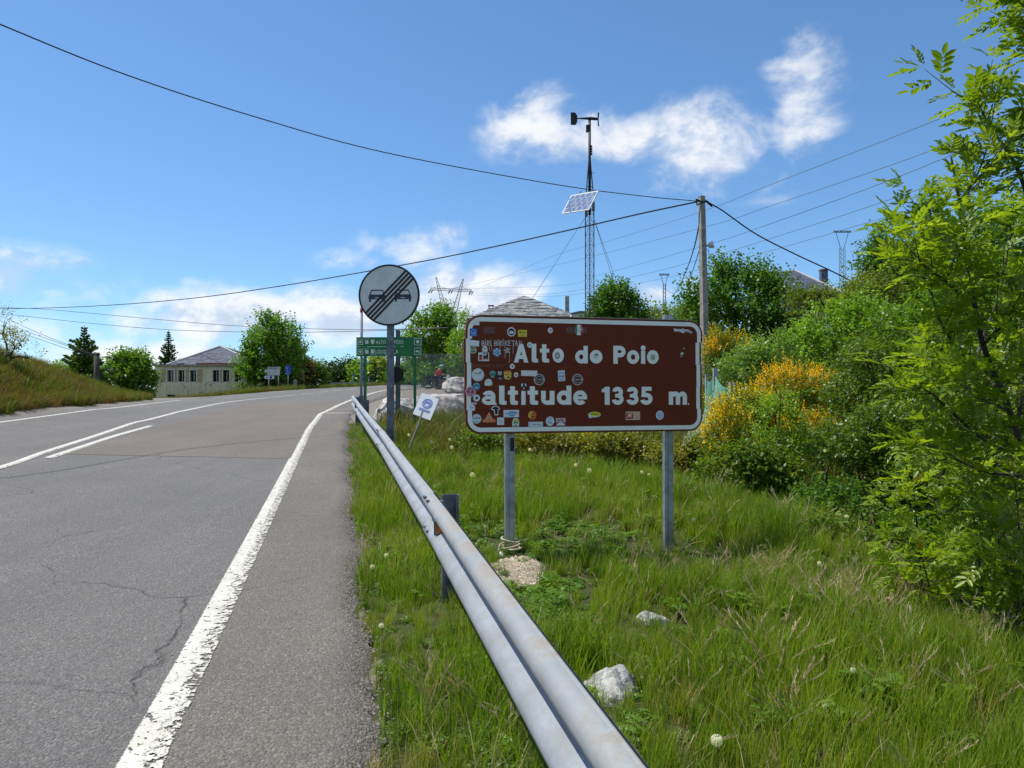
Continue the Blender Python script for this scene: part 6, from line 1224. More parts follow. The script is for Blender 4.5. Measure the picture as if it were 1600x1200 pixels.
plant('bush', 'copper brown bush between the big tree and the far conifers', 'bush', 60, [(458, 560, 14, 20), (468, 580, 17, 22), (452, 590, 12, 18)], 4500, .18, .13, 'red', 32)
plant('bush', 'dark green bush at the edge of the far roadside grass', 'bush', 66, [(485, 583, 13, 17), (496, 590, 10, 12), (478, 592, 10, 12)], 4200, .2, .14, 'maple', 33)
plant('bush', 'leafy bush between the wooden pole and the old beige house', 'bush', 50, [(200, 590, 28, 24), (178, 600, 22, 20), (222, 600, 16, 26), (190, 570, 14, 12), (214, 567, 13, 13), (168, 590, 12, 14)], 12500, .19, .13, 'mid', 34)
plant('bush', 'light green bush low behind the grassy bank beside the spruce', 'bush', 49, [(100, 588, 16, 13), (88, 596, 14, 10)], 2600, .18, .12, 'light', 35)
plant('bush', 'sparse pale leaved shrub on top of the grassy bank', 'shrub', 24.5, [(4, 520, 20, 34), (22, 545, 24, 24), (44, 560, 16, 12), (-20, 540, 30, 40)], 2600, .085, .045, 'pale', 36, clump=5, hole=.0, shoot=4)
# ---- beyond the lay-by
plant('broadleaf_tree', 'round green tree behind the cyclist under the pylon', 'tree', 66, [(678, 520, 34, 32), (655, 545, 24, 34), (704, 545, 26, 36), (680, 560, 36, 30), (690, 500, 22, 18)], 12000, .24, .17, 'mid', 41)
plant('bush', 'yellow green bush between the round tree and the brown sign', 'bush', 62, [(722, 545, 18, 32), (735, 570, 20, 30), (728, 505, 9, 14)], 5000, .2, .13, 'light', 42)
plant('bush', 'leafy hedge bank behind the bicycles', 'bush', 64, [(670, 588, 34, 13), (710, 585, 34, 18), (745, 585, 34, 22)], 7500, .2, .14, 'mid', 43)
plant('bush', 'dark wooded rise behind the chain-link fence', 'bush', 82, [(645, 588, 26, 12), (622, 594, 18, 9), (665, 580, 26, 14)], 5200, .3, .2, 'maple', 44)
plant('broadleaf_tree', 'small dark tree showing above the top of the brown sign', 'tree', 42, [(962, 472, 24, 24), (940, 488, 20, 18), (985, 490, 22, 20), (970, 505, 36, 18)], 6500, .19, .13, 'maple', 45, up=.8)
plant('bush', 'olive hillside scrub above the right end of the brown sign', 'bush', 55, [(1030, 500, 34, 15), (1065, 505, 34, 17), (1090, 495, 30, 22), (1010, 512, 26, 12)], 6500, .19, .12, 'olive', 46)
# ---- hillside beyond the pole
plant('broadleaf_tree', 'large dark maple right behind the concrete utility pole', 'tree', 34, [(1165, 490, 58, 50), (1112, 470, 34, 36), (1208, 490, 38, 40), (1150, 452, 30, 24), (1196, 450, 18, 18), (1084, 505, 30, 40), (1150, 560, 78, 55), (1225, 545, 44, 56), (1098, 570, 42, 45), (1178, 438, 14, 16), (1128, 436, 12, 16)], 23000, .165, .12, 'maple', 51, up=1.0, lump=.5, hole=-.12, shoot=4.5)
plant('broadleaf_tree', 'light green spreading maple in front of the hillside house', 'tree', 25, [(1310, 530, 68, 48), (1262, 565, 48, 48), (1345, 500, 48, 40), (1310, 600, 72, 44), (1385, 545, 56, 60), (1275, 500, 32, 26), (1370, 610, 54, 44)], 21000, .12, .085, 'light', 52, up=.15, flatn=1.4, hole=-.12, lump=.35)
plant('broadleaf_tree', 'dark drooping tree on the skyline beside the hillside house', 'tree', 33, [(1385, 400, 24, 24), (1405, 430, 44, 34), (1362, 428, 26, 28), (1440, 430, 40, 44), (1390, 470, 60, 30), (1372, 385, 10, 16)], 12000, .17, .09, 'maple', 53, droop=.6, up=.1)
plant('broadleaf_tree', 'olive bushy tree below the chimney of the hillside house', 'tree', 29, [(1350, 462, 34, 26), (1316, 486, 26, 20), (1375, 480, 44, 36), (1345, 495, 50, 30), (1285, 478, 34, 22), (1258, 474, 26, 20)], 13000, .12, .07, 'olive', 54)
plant('bush', 'grey green willow bush under the dark maple', 'shrub', 20, [(1182, 575, 30, 38), (1215, 568, 24, 38), (1150, 590, 26, 34), (1195, 612, 48, 30), (1235, 600, 26, 30)], 10000, .10, .05, 'willow', 55, up=1.0)
# ---- broom
BG = 'yellow flowering broom bushes'
plant('broom_bush', 'largest broom bush with deep golden flowers in the middle of the hillside', 'broom', 15, [(1240, 620, 52, 34), (1285, 630, 40, 34), (1260, 655, 60, 30), (1215, 640, 30, 30)], 7000, .09, .022, 'broom', 61, tr=.022, group=BG, up=1.2, flowers=('gold', [(1240, 608, 50, 30), (1285, 620, 42, 32), (1210, 625, 28, 28), (1300, 645, 34, 24)], 13000, .038, .030))
plant('broom_bush', 'slender bright yellow broom bush at the end post of the green net fence', 'broom', 11.2, [(1133, 690, 22, 48), (1120, 715, 24, 34), (1145, 725, 22, 30)], 4200, .085, .02, 'broom', 62, tr=.022, group=BG, up=1.6, flowers=('yellow', [(1133, 672, 20, 42), (1118, 700, 20, 32), (1146, 705, 20, 34)], 7500, .032, .026))
plant('broom_bush', 'yellow green broom bush at the foot of the concrete utility pole', 'broom', 24, [(1122, 550, 20, 30), (1150, 560, 28, 26), (1115, 580, 22, 28)], 5000, .11, .03, 'broom', 63, tr=.022, group=BG, up=1.2, flowers=('gold', [(1120, 545, 16, 24), (1150, 545, 26, 14), (1112, 562, 10, 18)], 3200, .05, .04))
plant('broom_bush', 'sparse broom bush just beyond the green net fence', 'broom', 13.5, [(1175, 660, 34, 40), (1205, 690, 34, 40), (1165, 700, 30, 34)], 6500, .09, .022, 'broom', 64, tr=.022, group=BG, up=1.4, flowers=('yellow', [(1172, 650, 34, 34), (1200, 675, 34, 36), (1160, 690, 26, 28)], 5200, .034, .027))
plant('broom_bush', 'low golden broom bush below the largest one', 'broom', 13, [(1285, 690, 40, 26), (1310, 705, 34, 24), (1260, 700, 30, 24)], 4500, .085, .022, 'broom', 65, tr=.022, group=BG, up=1.0, flowers=('gold', [(1290, 678, 38, 20), (1262, 690, 28, 22), (1240, 668, 24, 20)], 4600, .034, .027))
plant('broom_bush', 'small broom bush below the bottom edge of the brown sign', 'broom', 13.2, [(932, 700, 18, 22), (945, 715, 18, 16)], 1900, .08, .022, 'broom', 66, tr=.022, group=BG, up=1.2, flowers=('yellow', [(930, 695, 14, 18)], 1300, .034, .026))
# ---- gully shrubs
plant('sapling', 'feathery light green sapling standing in front of the golden broom', 'sapling', 11.6, [(1212, 655, 32, 32), (1225, 700, 42, 34), (1215, 740, 44, 32), (1220, 625, 18, 22)], 8000, .055, .024, 'light', 71, up=.2, flatn=1.5, hole=-.05, tr=.025)
plant('bush', 'bramble thicket at the edge of the gully behind the net fence', 'bramble', 10.6, [(1170, 735, 44, 34), (1212, 752, 32, 36), (1130, 750, 34, 24), (1180, 772, 40, 24)], 8500, .062, .048, 'bramble', 72, trunk=False, hole=-.1, flatn=.9)
SGp = 'dense small leaved gully shrubs'
for i, (d, bl, n, lab) in enumerate([(13, [(1360, 590, 62, 56), (1325, 640, 54, 52), (1405, 610, 66, 70), (1350, 680, 62, 50), (1410, 540, 50, 46)], 17000, 'dense small leaved shrub between the golden broom and the ash tree'), (10.2, [(1365, 715, 56, 46), (1400, 690, 66, 60), (1440, 770, 66, 64), (1405, 800, 44, 50), (1330, 690, 50, 34)], 16000, 'dense small leaved shrub overhanging the dark hollow'),
                                  (9.2, [(1490, 640, 84, 90), (1560, 720, 84, 100), (1480, 760, 80, 80), (1600, 620, 70, 90)], 15000, 'dense small leaved shrub behind the thick stem of the ash tree'), (12.5, [(1490, 500, 70, 70), (1560, 470, 84, 84), (1455, 545, 52, 52), (1600, 400, 72, 84), (1540, 380, 50, 50)], 17000, 'tall shrub filling the background behind the ash tree crown')]):
    plant('bush', lab, 'shrub', d, bl, n, .06 if i < 3 else .085, .038 if i < 3 else .05, 'shrub' if i < 3 else 'mid', 80 + i, group=SGp, up=.7, hole=-.22, tr=.035)
plant('bush', 'low leafy brambles lining the lip of the gully below the saplings', 'bramble', 7.4, [(1330, 860, 34, 20), (1380, 890, 36, 22), (1420, 925, 34, 22), (1290, 830, 26, 14)], 3600, .05, .038, 'bramble', 90, trunk=False, flatn=.9)
plant('bush', 'dark leafy growth in the bottom of the gully', 'bramble', 9.0, [(1400, 850, 44, 40), (1480, 880, 60, 60), (1355, 870, 30, 24), (1275, 790, 34, 26), (1320, 800, 34, 34)], 8500, .055, .04, 'maple', 91, trunk=False)
BR = 'bramble patches behind the brown sign'
for i, (d, bl, lab) in enumerate([(13.6, [(768, 694, 34, 17), (802, 702, 32, 20), (740, 690, 24, 12)], 'low bramble patch behind the first post of the brown sign'), (13.2, [(850, 700, 40, 24), (890, 712, 36, 22), (820, 705, 24, 18)], 'bramble patch below the centre of the brown sign'), (12.6, [(980, 710, 36, 28), (1012, 722, 34, 26), (955, 702, 26, 24)], 'reddish bramble patch before the second post of the brown sign'), (11.6, [(1068, 738, 30, 28), (1090, 720, 24, 26), (1040, 732, 28, 24)], 'reddish bramble patch beyond the second post of the brown sign')]):
    plant('bush', lab, 'bramble', d, bl, 6500, .055, .042, 'bramble2' if i else 'bramble', 95 + i, trunk=False, group=BR, flatn=.9, hole=-.1)

# ---- near ash tree and ash saplings: compound leaves
def ash_leaf(seed, pairs=4, l0=.062, rl=.17):
    q = np.random.default_rng(seed); V = []; F = []
    def leaflet(b, d, l, w):
        d = d / np.linalg.norm(d); s = np.cross([0, 0, 1.], d); s /= np.linalg.norm(s); up = np.cross(d, s); o = len(V); c = -.10 * l
        for f, wd, z in ((0, 0, 0), (.30, .46, .10), (.68, .40, .07), (1, 0, -.10), (.68, -.40, .07), (.30, -.46, .10)): V.append(b + d * l * f + s * w * wd + up * (z * w * 1.3) + np.array([0, 0, c * f * f * 1.3]))
        F.append((o, o + 1, o + 2, o + 3)); F.append((o, o + 3, o + 4, o + 5))
    st = rl * .28
    for i in range(pairs):
        x = st + (rl - st) * i / (pairs - .35); zz = -.22 * x * x / rl
        for sg in (1, -1): k = 1 - .18 * abs(i - pairs * .45) / pairs; leaflet(np.array([x + q.normal() * .003, 0, zz]), np.array([.75 + q.normal() * .1, sg * 1.0, .12 + q.normal() * .18]), l0 * k * (.85 + .3 * q.random()), l0 * .40 * k)
    leaflet(np.array([rl * .98, 0, -.22 * rl]), np.array([1, q.normal() * .15, -.1]), l0 * 1.05, l0 * .42)
    o = len(V); w = .0011
    for x in (0, rl * .5, rl): z = -.22 * x * x / rl; V.append(np.array([x, -w, z - .0005])); V.append(np.array([x, w, z - .0005]))
    F.append((o, o + 1, o + 3, o + 2)); F.append((o + 2, o + 3, o + 5, o + 4)); return np.array(V), np.array(F)
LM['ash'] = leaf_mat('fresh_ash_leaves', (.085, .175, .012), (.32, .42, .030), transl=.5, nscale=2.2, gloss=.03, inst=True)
LM['ash_s'] = leaf_mat('massed_ash_leaves', (.08, .165, .013), (.29, .39, .030), transl=.5, nscale=2.2, gloss=.03)  # slightly deeper greens for leaves joined into one mass
LM['ash_red'] = leaf_mat('young_reddish_ash_leaves', (.16, .12, .02), (.26, .18, .04), transl=.4, nscale=2.2, inst=True)
LEAFV = [ash_leaf(s, 4 + s % 2, .066 + .006 * (s % 3), .16 + .02 * (s % 2)) for s in range(6)]; LEAFM = [arrmesh('leaf', v, f, LM['ash']) for v, f in LEAFV]; LEAFR = [arrmesh('leaf', v * .6, f, LM['ash_red']) for v, f in LEAFV[:3]]
def leaf_frame(p, d, up=(0, 0, 1)):
    d = Vector(d).normalized(); u = Vector(up); s = u.cross(d); s = s.normalized() if s.length > 1e-4 else d.orthogonal(); z = d.cross(s); return Matrix(((d.x, s.x, z.x, p[0]), (d.y, s.y, z.y, p[1]), (d.z, s.z, z.z, p[2]), (0, 0, 0, 1)))
def put_leaves(root, leaves, limit):
    """leaves: (position, direction, up, size, red); the largest in view become parts, the rest one mass"""
    def score(l):
        p = l[0]; u = 800 + FPX * p[0] / max(.5, p[1]); return (0 if u > 1640 or p[1] < .5 else 1) * l[3] / max(.5, p[1])
    leaves = sorted(leaves, key=score, reverse=True); org = root.location; V = []; F = []; rn = []; n = 0
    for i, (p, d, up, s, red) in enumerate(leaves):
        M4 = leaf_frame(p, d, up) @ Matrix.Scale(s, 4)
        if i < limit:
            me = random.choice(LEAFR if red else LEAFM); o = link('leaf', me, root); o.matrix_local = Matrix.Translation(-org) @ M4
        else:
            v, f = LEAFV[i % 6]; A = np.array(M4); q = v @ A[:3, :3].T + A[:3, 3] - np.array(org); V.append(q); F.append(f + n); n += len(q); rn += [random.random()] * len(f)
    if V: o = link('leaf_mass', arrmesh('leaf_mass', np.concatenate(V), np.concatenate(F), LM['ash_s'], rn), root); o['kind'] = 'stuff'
def shoots(path, r0, q, mbs, leaves, gap=.09, start=.25, spread=.8, size=1.0, tipn=6):
    """opposite leaves along a twig and a tuft of leaves at its tip"""
    L = sum((path[i + 1] - path[i]).length for i in range(len(path) - 1)); n = max(2, int(L * (1 - start) / gap)); acc = 0; seglen = [(path[i + 1] - path[i]).length for i in range(len(path) - 1)]
    def at(f):
        x = f * L
        for i, s in enumerate(seglen):
            if x <= s or i == len(seglen) - 1: return path[i].lerp(path[i + 1], min(1, x / max(1e-6, s))), (path[i + 1] - path[i]).normalized()
            x -= s
    ph = q.random() * 3
    for j in range(n):
        p, t = at(start + (1 - start) * j / n); ph += 1.57
        for sg in (0, math.pi):
            a = t.orthogonal().normalized(); b = t.cross(a); rd = a * math.cos(ph + sg) + b * math.sin(ph + sg); d = t * .55 + rd * spread + Vector((0, 0, .08)); leaves.append((p, d, Vector((q.gauss(0, .25), q.gauss(0, .25), 1)), size * q.uniform(.75, 1.15), False))
    p, t = at(1.0)
    for j in range(tipn):
        a = t.orthogonal().normalized(); b = t.cross(a); ph += 1.1; rd = a * math.cos(ph) + b * math.sin(ph); leaves.append((p, t * q.uniform(.6, 1.2) + rd * .8, Vector((q.gauss(0, .3), q.gauss(0, .3), 1)), size * q.uniform(.6, 1.0), False))
qa = random.Random(5)
BRANCH = [  # pixel, pixel, distance; base radius
 ([(1700, 1010, 5.6), (1650, 870, 5.4), (1592, 720, 5.2), (1545, 630, 5.1), (1510, 545, 5.0), (1494, 470, 4.95), (1480, 390, 4.9), (1470, 310, 4.85), (1458, 245, 4.8)], .030),
 ([(1524, 590, 5.05), (1475, 552, 4.9), (1440, 500, 4.8), (1428, 455, 4.75)], .012), ([(1497, 480, 4.95), (1450, 440, 4.7), (1410, 412, 4.55), (1372, 405, 4.45)], .010),
 ([(1572, 680, 5.15), (1572, 600, 5.2), (1566, 520, 5.25), (1570, 440, 5.3)], .012), ([(1590, 715, 5.2), (1530, 690, 5.0), (1470, 640, 4.8), (1420, 610, 4.7), (1380, 610, 4.6)], .011),
 ([(1600, 745, 5.2), (1520, 735, 4.9), (1450, 700, 4.7), (1400, 690, 4.6)], .010), ([(1530, 610, 5.1), (1500, 560, 5.3), (1530, 470, 5.5), (1545, 400, 5.6), (1560, 330, 5.6)], .013),
 ([(1700, 700, 5.3), (1640, 520, 5.2), (1590, 350, 5.1), (1560, 260, 5.0), (1520, 200, 4.9), (1500, 160, 4.85)], .020), ([(1660, 560, 5.3), (1640, 380, 5.0), (1620, 220, 4.8), (1606, 100, 4.6), (1600, 20, 4.5)], .016),
 ([(1575, 300, 5.05), (1600, 230, 4.9), (1590, 150, 4.8)], .008), ([(1484, 410, 4.9), (1440, 370, 4.8), (1420, 340, 4.75)], .008), ([(1508, 540, 5.0), (1545, 500, 4.8), (1560, 470, 4.7)], .008), ([(1620, 780, 5.3), (1640, 650, 4.9), (1620, 560, 4.7)], .010),
 ([(1606, 110, 4.6), (1590, 50, 4.4), (1585, 0, 4.3)], .007), ([(1560, 640, 5.1), (1500, 620, 4.7), (1460, 590, 4.5)], .008), ([(1470, 320, 4.85), (1500, 270, 4.8), (1520, 215, 4.75)], .008)]
b0 = pt(1700, 1010, 5.6); b0 = Vector((b0.x + .25, b0.y + .3, 0)); gz = float(H(b0.x, b0.y)); ash = thing('ash_tree', 'young ash tree with bright compound leaves leaning in beside the verge', 'tree', (b0.x, b0.y, gz)); lv = []
for bi, (px, r) in enumerate(BRANCH):
    P = [pt(q[0] + (28 if q[1] < 640 else 12), q[1], q[2]) for q in px]
    if bi == 0: P = [Vector((b0.x, b0.y, gz - .2))] + P
    sp = spline(P, 4); n = len(sp); mb = MB(); mb.tube([q - ash.location for q in sp], [r * (1 - .85 * i / (n - 1)) + .0015 for i in range(n)], 8); mb.build('trunk' if bi == 0 else 'branch', MT['bark_ash'], ash, True)
    shoots(sp, r, qa, None, lv, gap=.12, start=.5 if bi else .62, size=1.0)
    for _ in range(12 if bi == 0 else 8 if bi in (7, 8) else 6):
        i = qa.randrange(int(n * (.45 if bi == 0 else .3)), n - 1); p = sp[i]; t = (sp[i + 1] - sp[i]).normalized(); d = (t * .5 + Vector((qa.gauss(-.25, .6), qa.gauss(-.15, .6), qa.gauss(.25, .35)))).normalized(); Lt = qa.uniform(.15, .42)
        tw = [p, p + d * Lt * .5 + Vector((0, 0, .01)), p + d * Lt + Vector((0, 0, .05))]; m2 = MB(); m2.tube([q - ash.location for q in tw], [.0045, .003, .0015], 5); m2.build('twig', MT['bark_ash'], ash, True); shoots(tw, .004, qa, None, lv, gap=.095, start=.15, size=qa.uniform(.65, 1.15), tipn=4)
put_leaves(ash, lv, 300)
SAP = [(1450, 985, 6.0, 1428, 760, 'ash sapling nearest the dark hollow'), (1500, 1000, 5.6, 1475, 780, 'slim ash sapling second along the lip of the gully'), (1555, 1010, 5.4, 1515, 745, 'ash sapling with reddish young tips in the middle of the clump'), (1600, 1030, 5.2, 1585, 740, 'tall ash sapling with dark stem under the ash tree'), (1640, 1050, 5.0, 1640, 730, 'ash sapling cut off by the picture edge'), (1540, 1020, 5.0, 1560, 830, 'short ash sapling in front of the clump'), (1470, 985, 5.4, 1440, 870, 'low bushy ash sapling rising from the long grass'), (1590, 1040, 4.8, 1600, 880, 'small ash sapling closest to the long grass')]
for (u0, v0, d, u1, v1, lab) in SAP:
    p0 = gp(min(u0, 1800), v0) if False else pt(u0, v0, d); gz = float(H(p0.x, p0.y)); root = thing('ash_sapling', lab, 'sapling', (p0.x, p0.y, gz), 0, 'ash saplings at the lip of the gully'); lv = []; tip = pt(u1, v1, d - .25); base = Vector((p0.x, p0.y, gz - .1)); mid = base.lerp(tip, .5) + Vector((qa.uniform(-.05, .05), qa.uniform(-.05, .05), 0)); sp = spline([base, mid, tip], 8); n = len(sp)
    mb = MB(); mb.tube([q - root.location for q in sp], [.011 * (1 - .8 * i / (n - 1)) + .0015 for i in range(n)], 7); mb.build('stem', MT['bark_ash'], root, True); shoots(sp, .01, qa, None, lv, gap=.13, start=.45, size=.9)
    for _ in range(9):
        i = qa.randrange(int(n * .4), n - 1); p = sp[i]; d_ = Vector((qa.gauss(-.35, .8), qa.gauss(-.4, .6), qa.uniform(.1, .8))).normalized(); Lt = qa.uniform(.12, .36); tw = [p, p + d_ * Lt * .5, p + d_ * Lt + Vector((0, 0, .05))]; m2 = MB(); m2.tube([q - root.location for q in tw], [.004, .003, .0015], 5); m2.build('twig', MT['bark_ash'], root, True); shoots(tw, .004, qa, None, lv, gap=.08, start=.2, size=.85, tipn=4)
    for j in range(4 if 'reddish' in lab else 1): lv.append((sp[-1], Vector((qa.gauss(0, .5), qa.gauss(0, .5), 1)), (qa.gauss(0, 1), 1, 0), 1.0, True))
    put_leaves(root, lv, 140)
# ================================================================== BOULDERS AND ROCKS
def rock(name, label, c, rad, m, seed, cat='boulder', sub=4, amp=.3, rz=0, flatb=True, group=None):
    import bmesh
    bm = bmesh.new(); bmesh.ops.create_icosphere(bm, subdivisions=sub, radius=1); me = bpy.data.meshes.new(name); bm.to_mesh(me); bm.free(); n = len(me.vertices); co = np.empty(n * 3, np.float32); me.vertices.foreach_get('co', co); P = co.reshape(-1, 3).astype(float); q = np.random.default_rng(seed)
    for _ in range(13): # cut flat faces
        d = unit(q.normal(size=3)); h = q.uniform(.62, .92); s = P @ d; P = P - np.outer(np.clip(s - h, 0, 9) * .9, d)
    P *= (1 + amp * .35 * n3d(P, 2.2, seed) + amp * .16 * n3d(P, 6.5, seed + 4) + amp * .07 * n3d(P, 15, seed + 9))[:, None]; P = P * np.array(rad)
    me.vertices.foreach_set('co', P.astype(np.float32).ravel()); me.materials.append(m); me.polygons.foreach_set('use_smooth', np.zeros(len(me.polygons), bool)); me.update(); o = link(name, me); o.location = c; o.rotation_euler = (0, 0, rz); return tag(o, label, cat, group)
k = 23 / FPX; rock('boulder', 'pale boulder behind the round sign pole', pt(624, 652, 22.3), (38 * 22.3 / FPX, .7, 37 * 22.3 / FPX), MT['rock'], 3, sub=5)
rock('boulder', 'big pale boulder behind the leaning mask notice', pt(698, 656, 23), (72 * k, 1.1, 54 * k), MT['rock'], 8, sub=5)
rock('boulder', 'dark undersided slab of rock resting on the big pale boulder', pt(719, 603.5, 23.6), (30 * 23.6 / FPX, .5, 14 * 23.6 / FPX), MT['rock'], 15, sub=4, rz=.4)
rock('rock', 'flat pale stone lying in the grass below the brown sign', ROCKS[0][0] + Vector((0, 0, -.02)), (.14, .15, .075), MT['rock2'], 21, 'stone', amp=.5)
rock('rock', 'large pale stone in the grass beside the guardrail', ROCKS[1][0] + Vector((0, .05, -.045)), (.15, .20, .16), MT['rock2'], 25, 'stone', amp=.55)
# small stones scattered over the bare patch at the foot of the post
q = np.random.default_rng(2); n = 1700; V = []; F = []
for _ in range(n):
    th, rr = q.random() * 6.283, math.sqrt(q.random()); x, y = PATCH.x + .23 * rr * math.cos(th), PATCH.y + .40 * rr * math.sin(th); z = float(H(x, y)) + .018 * (1 - rr); s = .004 + .016 * q.random() ** 3; o = len(V); a = q.random() * 3
    for dx, dy, dz in ((1, 0, 0), (0, 1, 0), (-1, 0, 0), (0, -1, 0), (.2, .1, 1.0)): V.append((x + s * (dx * math.cos(a) - dy * math.sin(a)), y + s * (dx * math.sin(a) + dy * math.cos(a)) * .8, z + s * dz - .003))
    F += [(o, o + 1, o + 4), (o + 1, o + 2, o + 4), (o + 2, o + 3, o + 4), (o + 3, o, o + 4)]
tag(link('gravel', arrmesh('gravel', np.array(V), np.array(F), mat('pale_gravel', (.42, .36, .27), rough=.9, vary=.35, scale=60))), kind='stuff')
# grit washed to the crumbling edge of the shoulder
V = []; F = []
for _ in range(2600):
    a = q.uniform(.8, 15); r = float(sh_edge(np.array([a]))[0]) - abs(q.normal() * .10) + .03; x, y = xy(a, r); z = float(road_z(a, r)) - .003; s = .003 + .007 * q.random() ** 2.5; o = len(V); t_ = q.random() * 3
    for dx, dy, dz in ((1, 0, 0), (0, 1, 0), (-1, 0, 0), (0, -1, 0), (.2, .1, .8)): V.append((x + s * (dx * math.cos(t_) - dy * math.sin(t_)), y + s * (dx * math.sin(t_) + dy * math.cos(t_)) * .8, z + s * dz))
    F += [(o, o + 1, o + 4), (o + 1, o + 2, o + 4), (o + 2, o + 3, o + 4), (o + 3, o, o + 4)]
tag(link('grit', arrmesh('grit', np.array(V), np.array(F), mat('grey_grit', (.19, .17, .15), rough=.9, vary=.5, scale=90))), kind='stuff')
# bare soil mound under it
th = np.linspace(0, 6.283, 33)[:-1]; V = [(PATCH.x, PATCH.y, float(H(PATCH.x, PATCH.y)) + .022)]; F = []
for ri, rr in enumerate((.35, .7, 1.0, 1.15)):
    for a in th: e = 1 + .12 * math.sin(3 * a) + .08 * math.sin(7 * a); x, y = PATCH.x + .22 * rr * e * math.cos(a), PATCH.y + .40 * rr * e * math.sin(a); V.append((x, y, float(H(x, y)) + (.018, .012, .004, -.02)[ri]))
for i in range(32):
    F.append((0, 1 + i, 1 + (i + 1) % 32))
    for r_i in range(3): a, b = 1 + r_i * 32 + i, 1 + r_i * 32 + (i + 1) % 32; F.append((a, a + 32, b + 32)); F.append((a, b + 32, b))
tag(link('gravel_patch', arrmesh('gravel_patch', np.array(V), np.array(F), mat('pale_sandy_soil', (.27, .22, .15), rough=.95, vary=.35, scale=30, bump=.6, bscale=120, col2=(.38, .325, .24)), smoothed=True)), kind='structure')

# ================================================================== FENCES
def netting(mb, A, B, C, D, nx, ny, r, diag=True, sag=0):
    """wires over the sheet A-B (top), D-C (bottom)"""
    A, B, C, D = map(Vector, (A, B, C, D))
    def P(s, t, off=0): p = A.lerp(B, s).lerp(D.lerp(C, s), t); return p + Vector((0, off, -sag * math.sin(math.pi * s) * (1 - .3 * t)))
    if diag:
        asp = (B - A).length / (D - A).length
        for i in range(-ny, nx + 1):
            for sg in (1, -1):
                pts = []
                s0 = i / nx if sg > 0 else (i + ny) / nx
                for t in np.linspace(0, 1, 9):
                    s = s0 + sg * t * ny / nx
                    if -.001 <= s <= 1.001: pts.append(P(s, t, .006 * sg))
                if len(pts) > 1: mb.tube(pts, r, 3, cap=False)
    else:
        for i in range(nx + 1): mb.tube([P(i / nx, t) for t in np.linspace(0, 1, 5)], r, 3, cap=False)
        for j in range(ny + 1): mb.tube([P(s, j / ny) for s in np.linspace(0, 1, 9)], r, 3, cap=False)
A0 = pt(622, 612, 20.2); fence = thing('chain_link_fence', 'grey chain-link fence on posts beside the boulders', 'fence', (A0.x, A0.y, float(H(A0.x, A0.y)))); org = fence.location
FP = [(622, 516, 20.2), (798, 520, 18.6), (960, 520, 17.4)]; tops = []; bots = []
for i, (u, v, d) in enumerate(FP):
    p = pt(u, v, d); gz = float(H(p.x, p.y)); mb = MB(); mb.box((0, 0, (p.z - gz - .3) / 2 - .15 + .15), (.115, .09, p.z - gz + .3)); o = mb.build('fence_post', mat('weathered_green_post', (.085, .115, .10), rough=.7, vary=.35, scale=8) if i == 0 else MT['concrete'], fence); o.location = Vector((p.x, p.y, gz)) - org; tops.append(Vector((p.x, p.y, gz + 1.93)) - org); bots.append(Vector((p.x, p.y, gz + .04)) - org)
mb = MB(); p = pt(619.5, 588, 20.15); mb.tube([p - org + Vector((-.18, -.02, 0)), p - org + Vector((.18, -.02, 0))], .028, 6); mb.tube([p - org + Vector((0, -.08, .05)), p - org + Vector((0, -.01, .05))], [.20, .16], 14); mb.build('black_round_object', MT['black'], fence)  # round black object of unknown kind on the fence post
for i in range(2): mb = MB(); netting(mb, tops[i], tops[i + 1], bots[i + 1], bots[i], 40, 26, .0034); o = mb.build('chain_link', MT['galv'], fence); o['kind'] = 'stuff'
N0 = pt(1143.5, 612, 15.2); nf = thing('net_fence', 'sagging green plastic net fence on pale grey posts at the slope', 'fence', (N0.x, N0.y, float(H(N0.x, N0.y)))); org = nf.location; tp = []
for u, v, d, w in ((1143.5, 597, 15.2, .10), (1117.5, 575, 18.2, .10), (1104.5, 585, 21.5, .09)):
    p = pt(u, v, d); gz = min(float(H(p.x, p.y)), p.z - 1.2); mb = MB(); mb.box((0, 0, (p.z - gz) / 2 - .1), (w, .08, p.z - gz + .2)); o = mb.build('fence_post', mat('pale_grey_post', (.34, .37, .38), rough=.8, vary=.2), nf); o.location = Vector((p.x, p.y, gz)) - org; tp.append(p - org)
gnet = mat('green_plastic_net', (.075, .26, .17), rough=.5, vary=.3, scale=6); gnet2 = mat('faded_net', (.24, .36, .26), rough=.5, vary=.3, scale=6)
for a, b in ((0, 1), (1, 2)):
    mb = MB(); A_, B_ = tp[a] + Vector((0, 0, -.10)), tp[b] + Vector((0, 0, -.18)); netting(mb, A_, B_, B_ + Vector((-.1, -.1, -.85)), A_ + Vector((-.12, -.1, -.85)), 22, 14, .006, sag=.12); o = mb.build('net', gnet, nf); o['kind'] = 'stuff'
mb = MB(); A_, B_ = tp[0] + Vector((-.05, -.1, -.6)), tp[1] + Vector((-.1, -.1, -.75)); C_, D_ = pt(1062, 690, 14.2) - org, pt(1100, 706, 12.6) - org; netting(mb, A_, B_, C_, D_, 24, 20, .006, sag=.1); o = mb.build('net', gnet2, nf); o['kind'] = 'stuff'

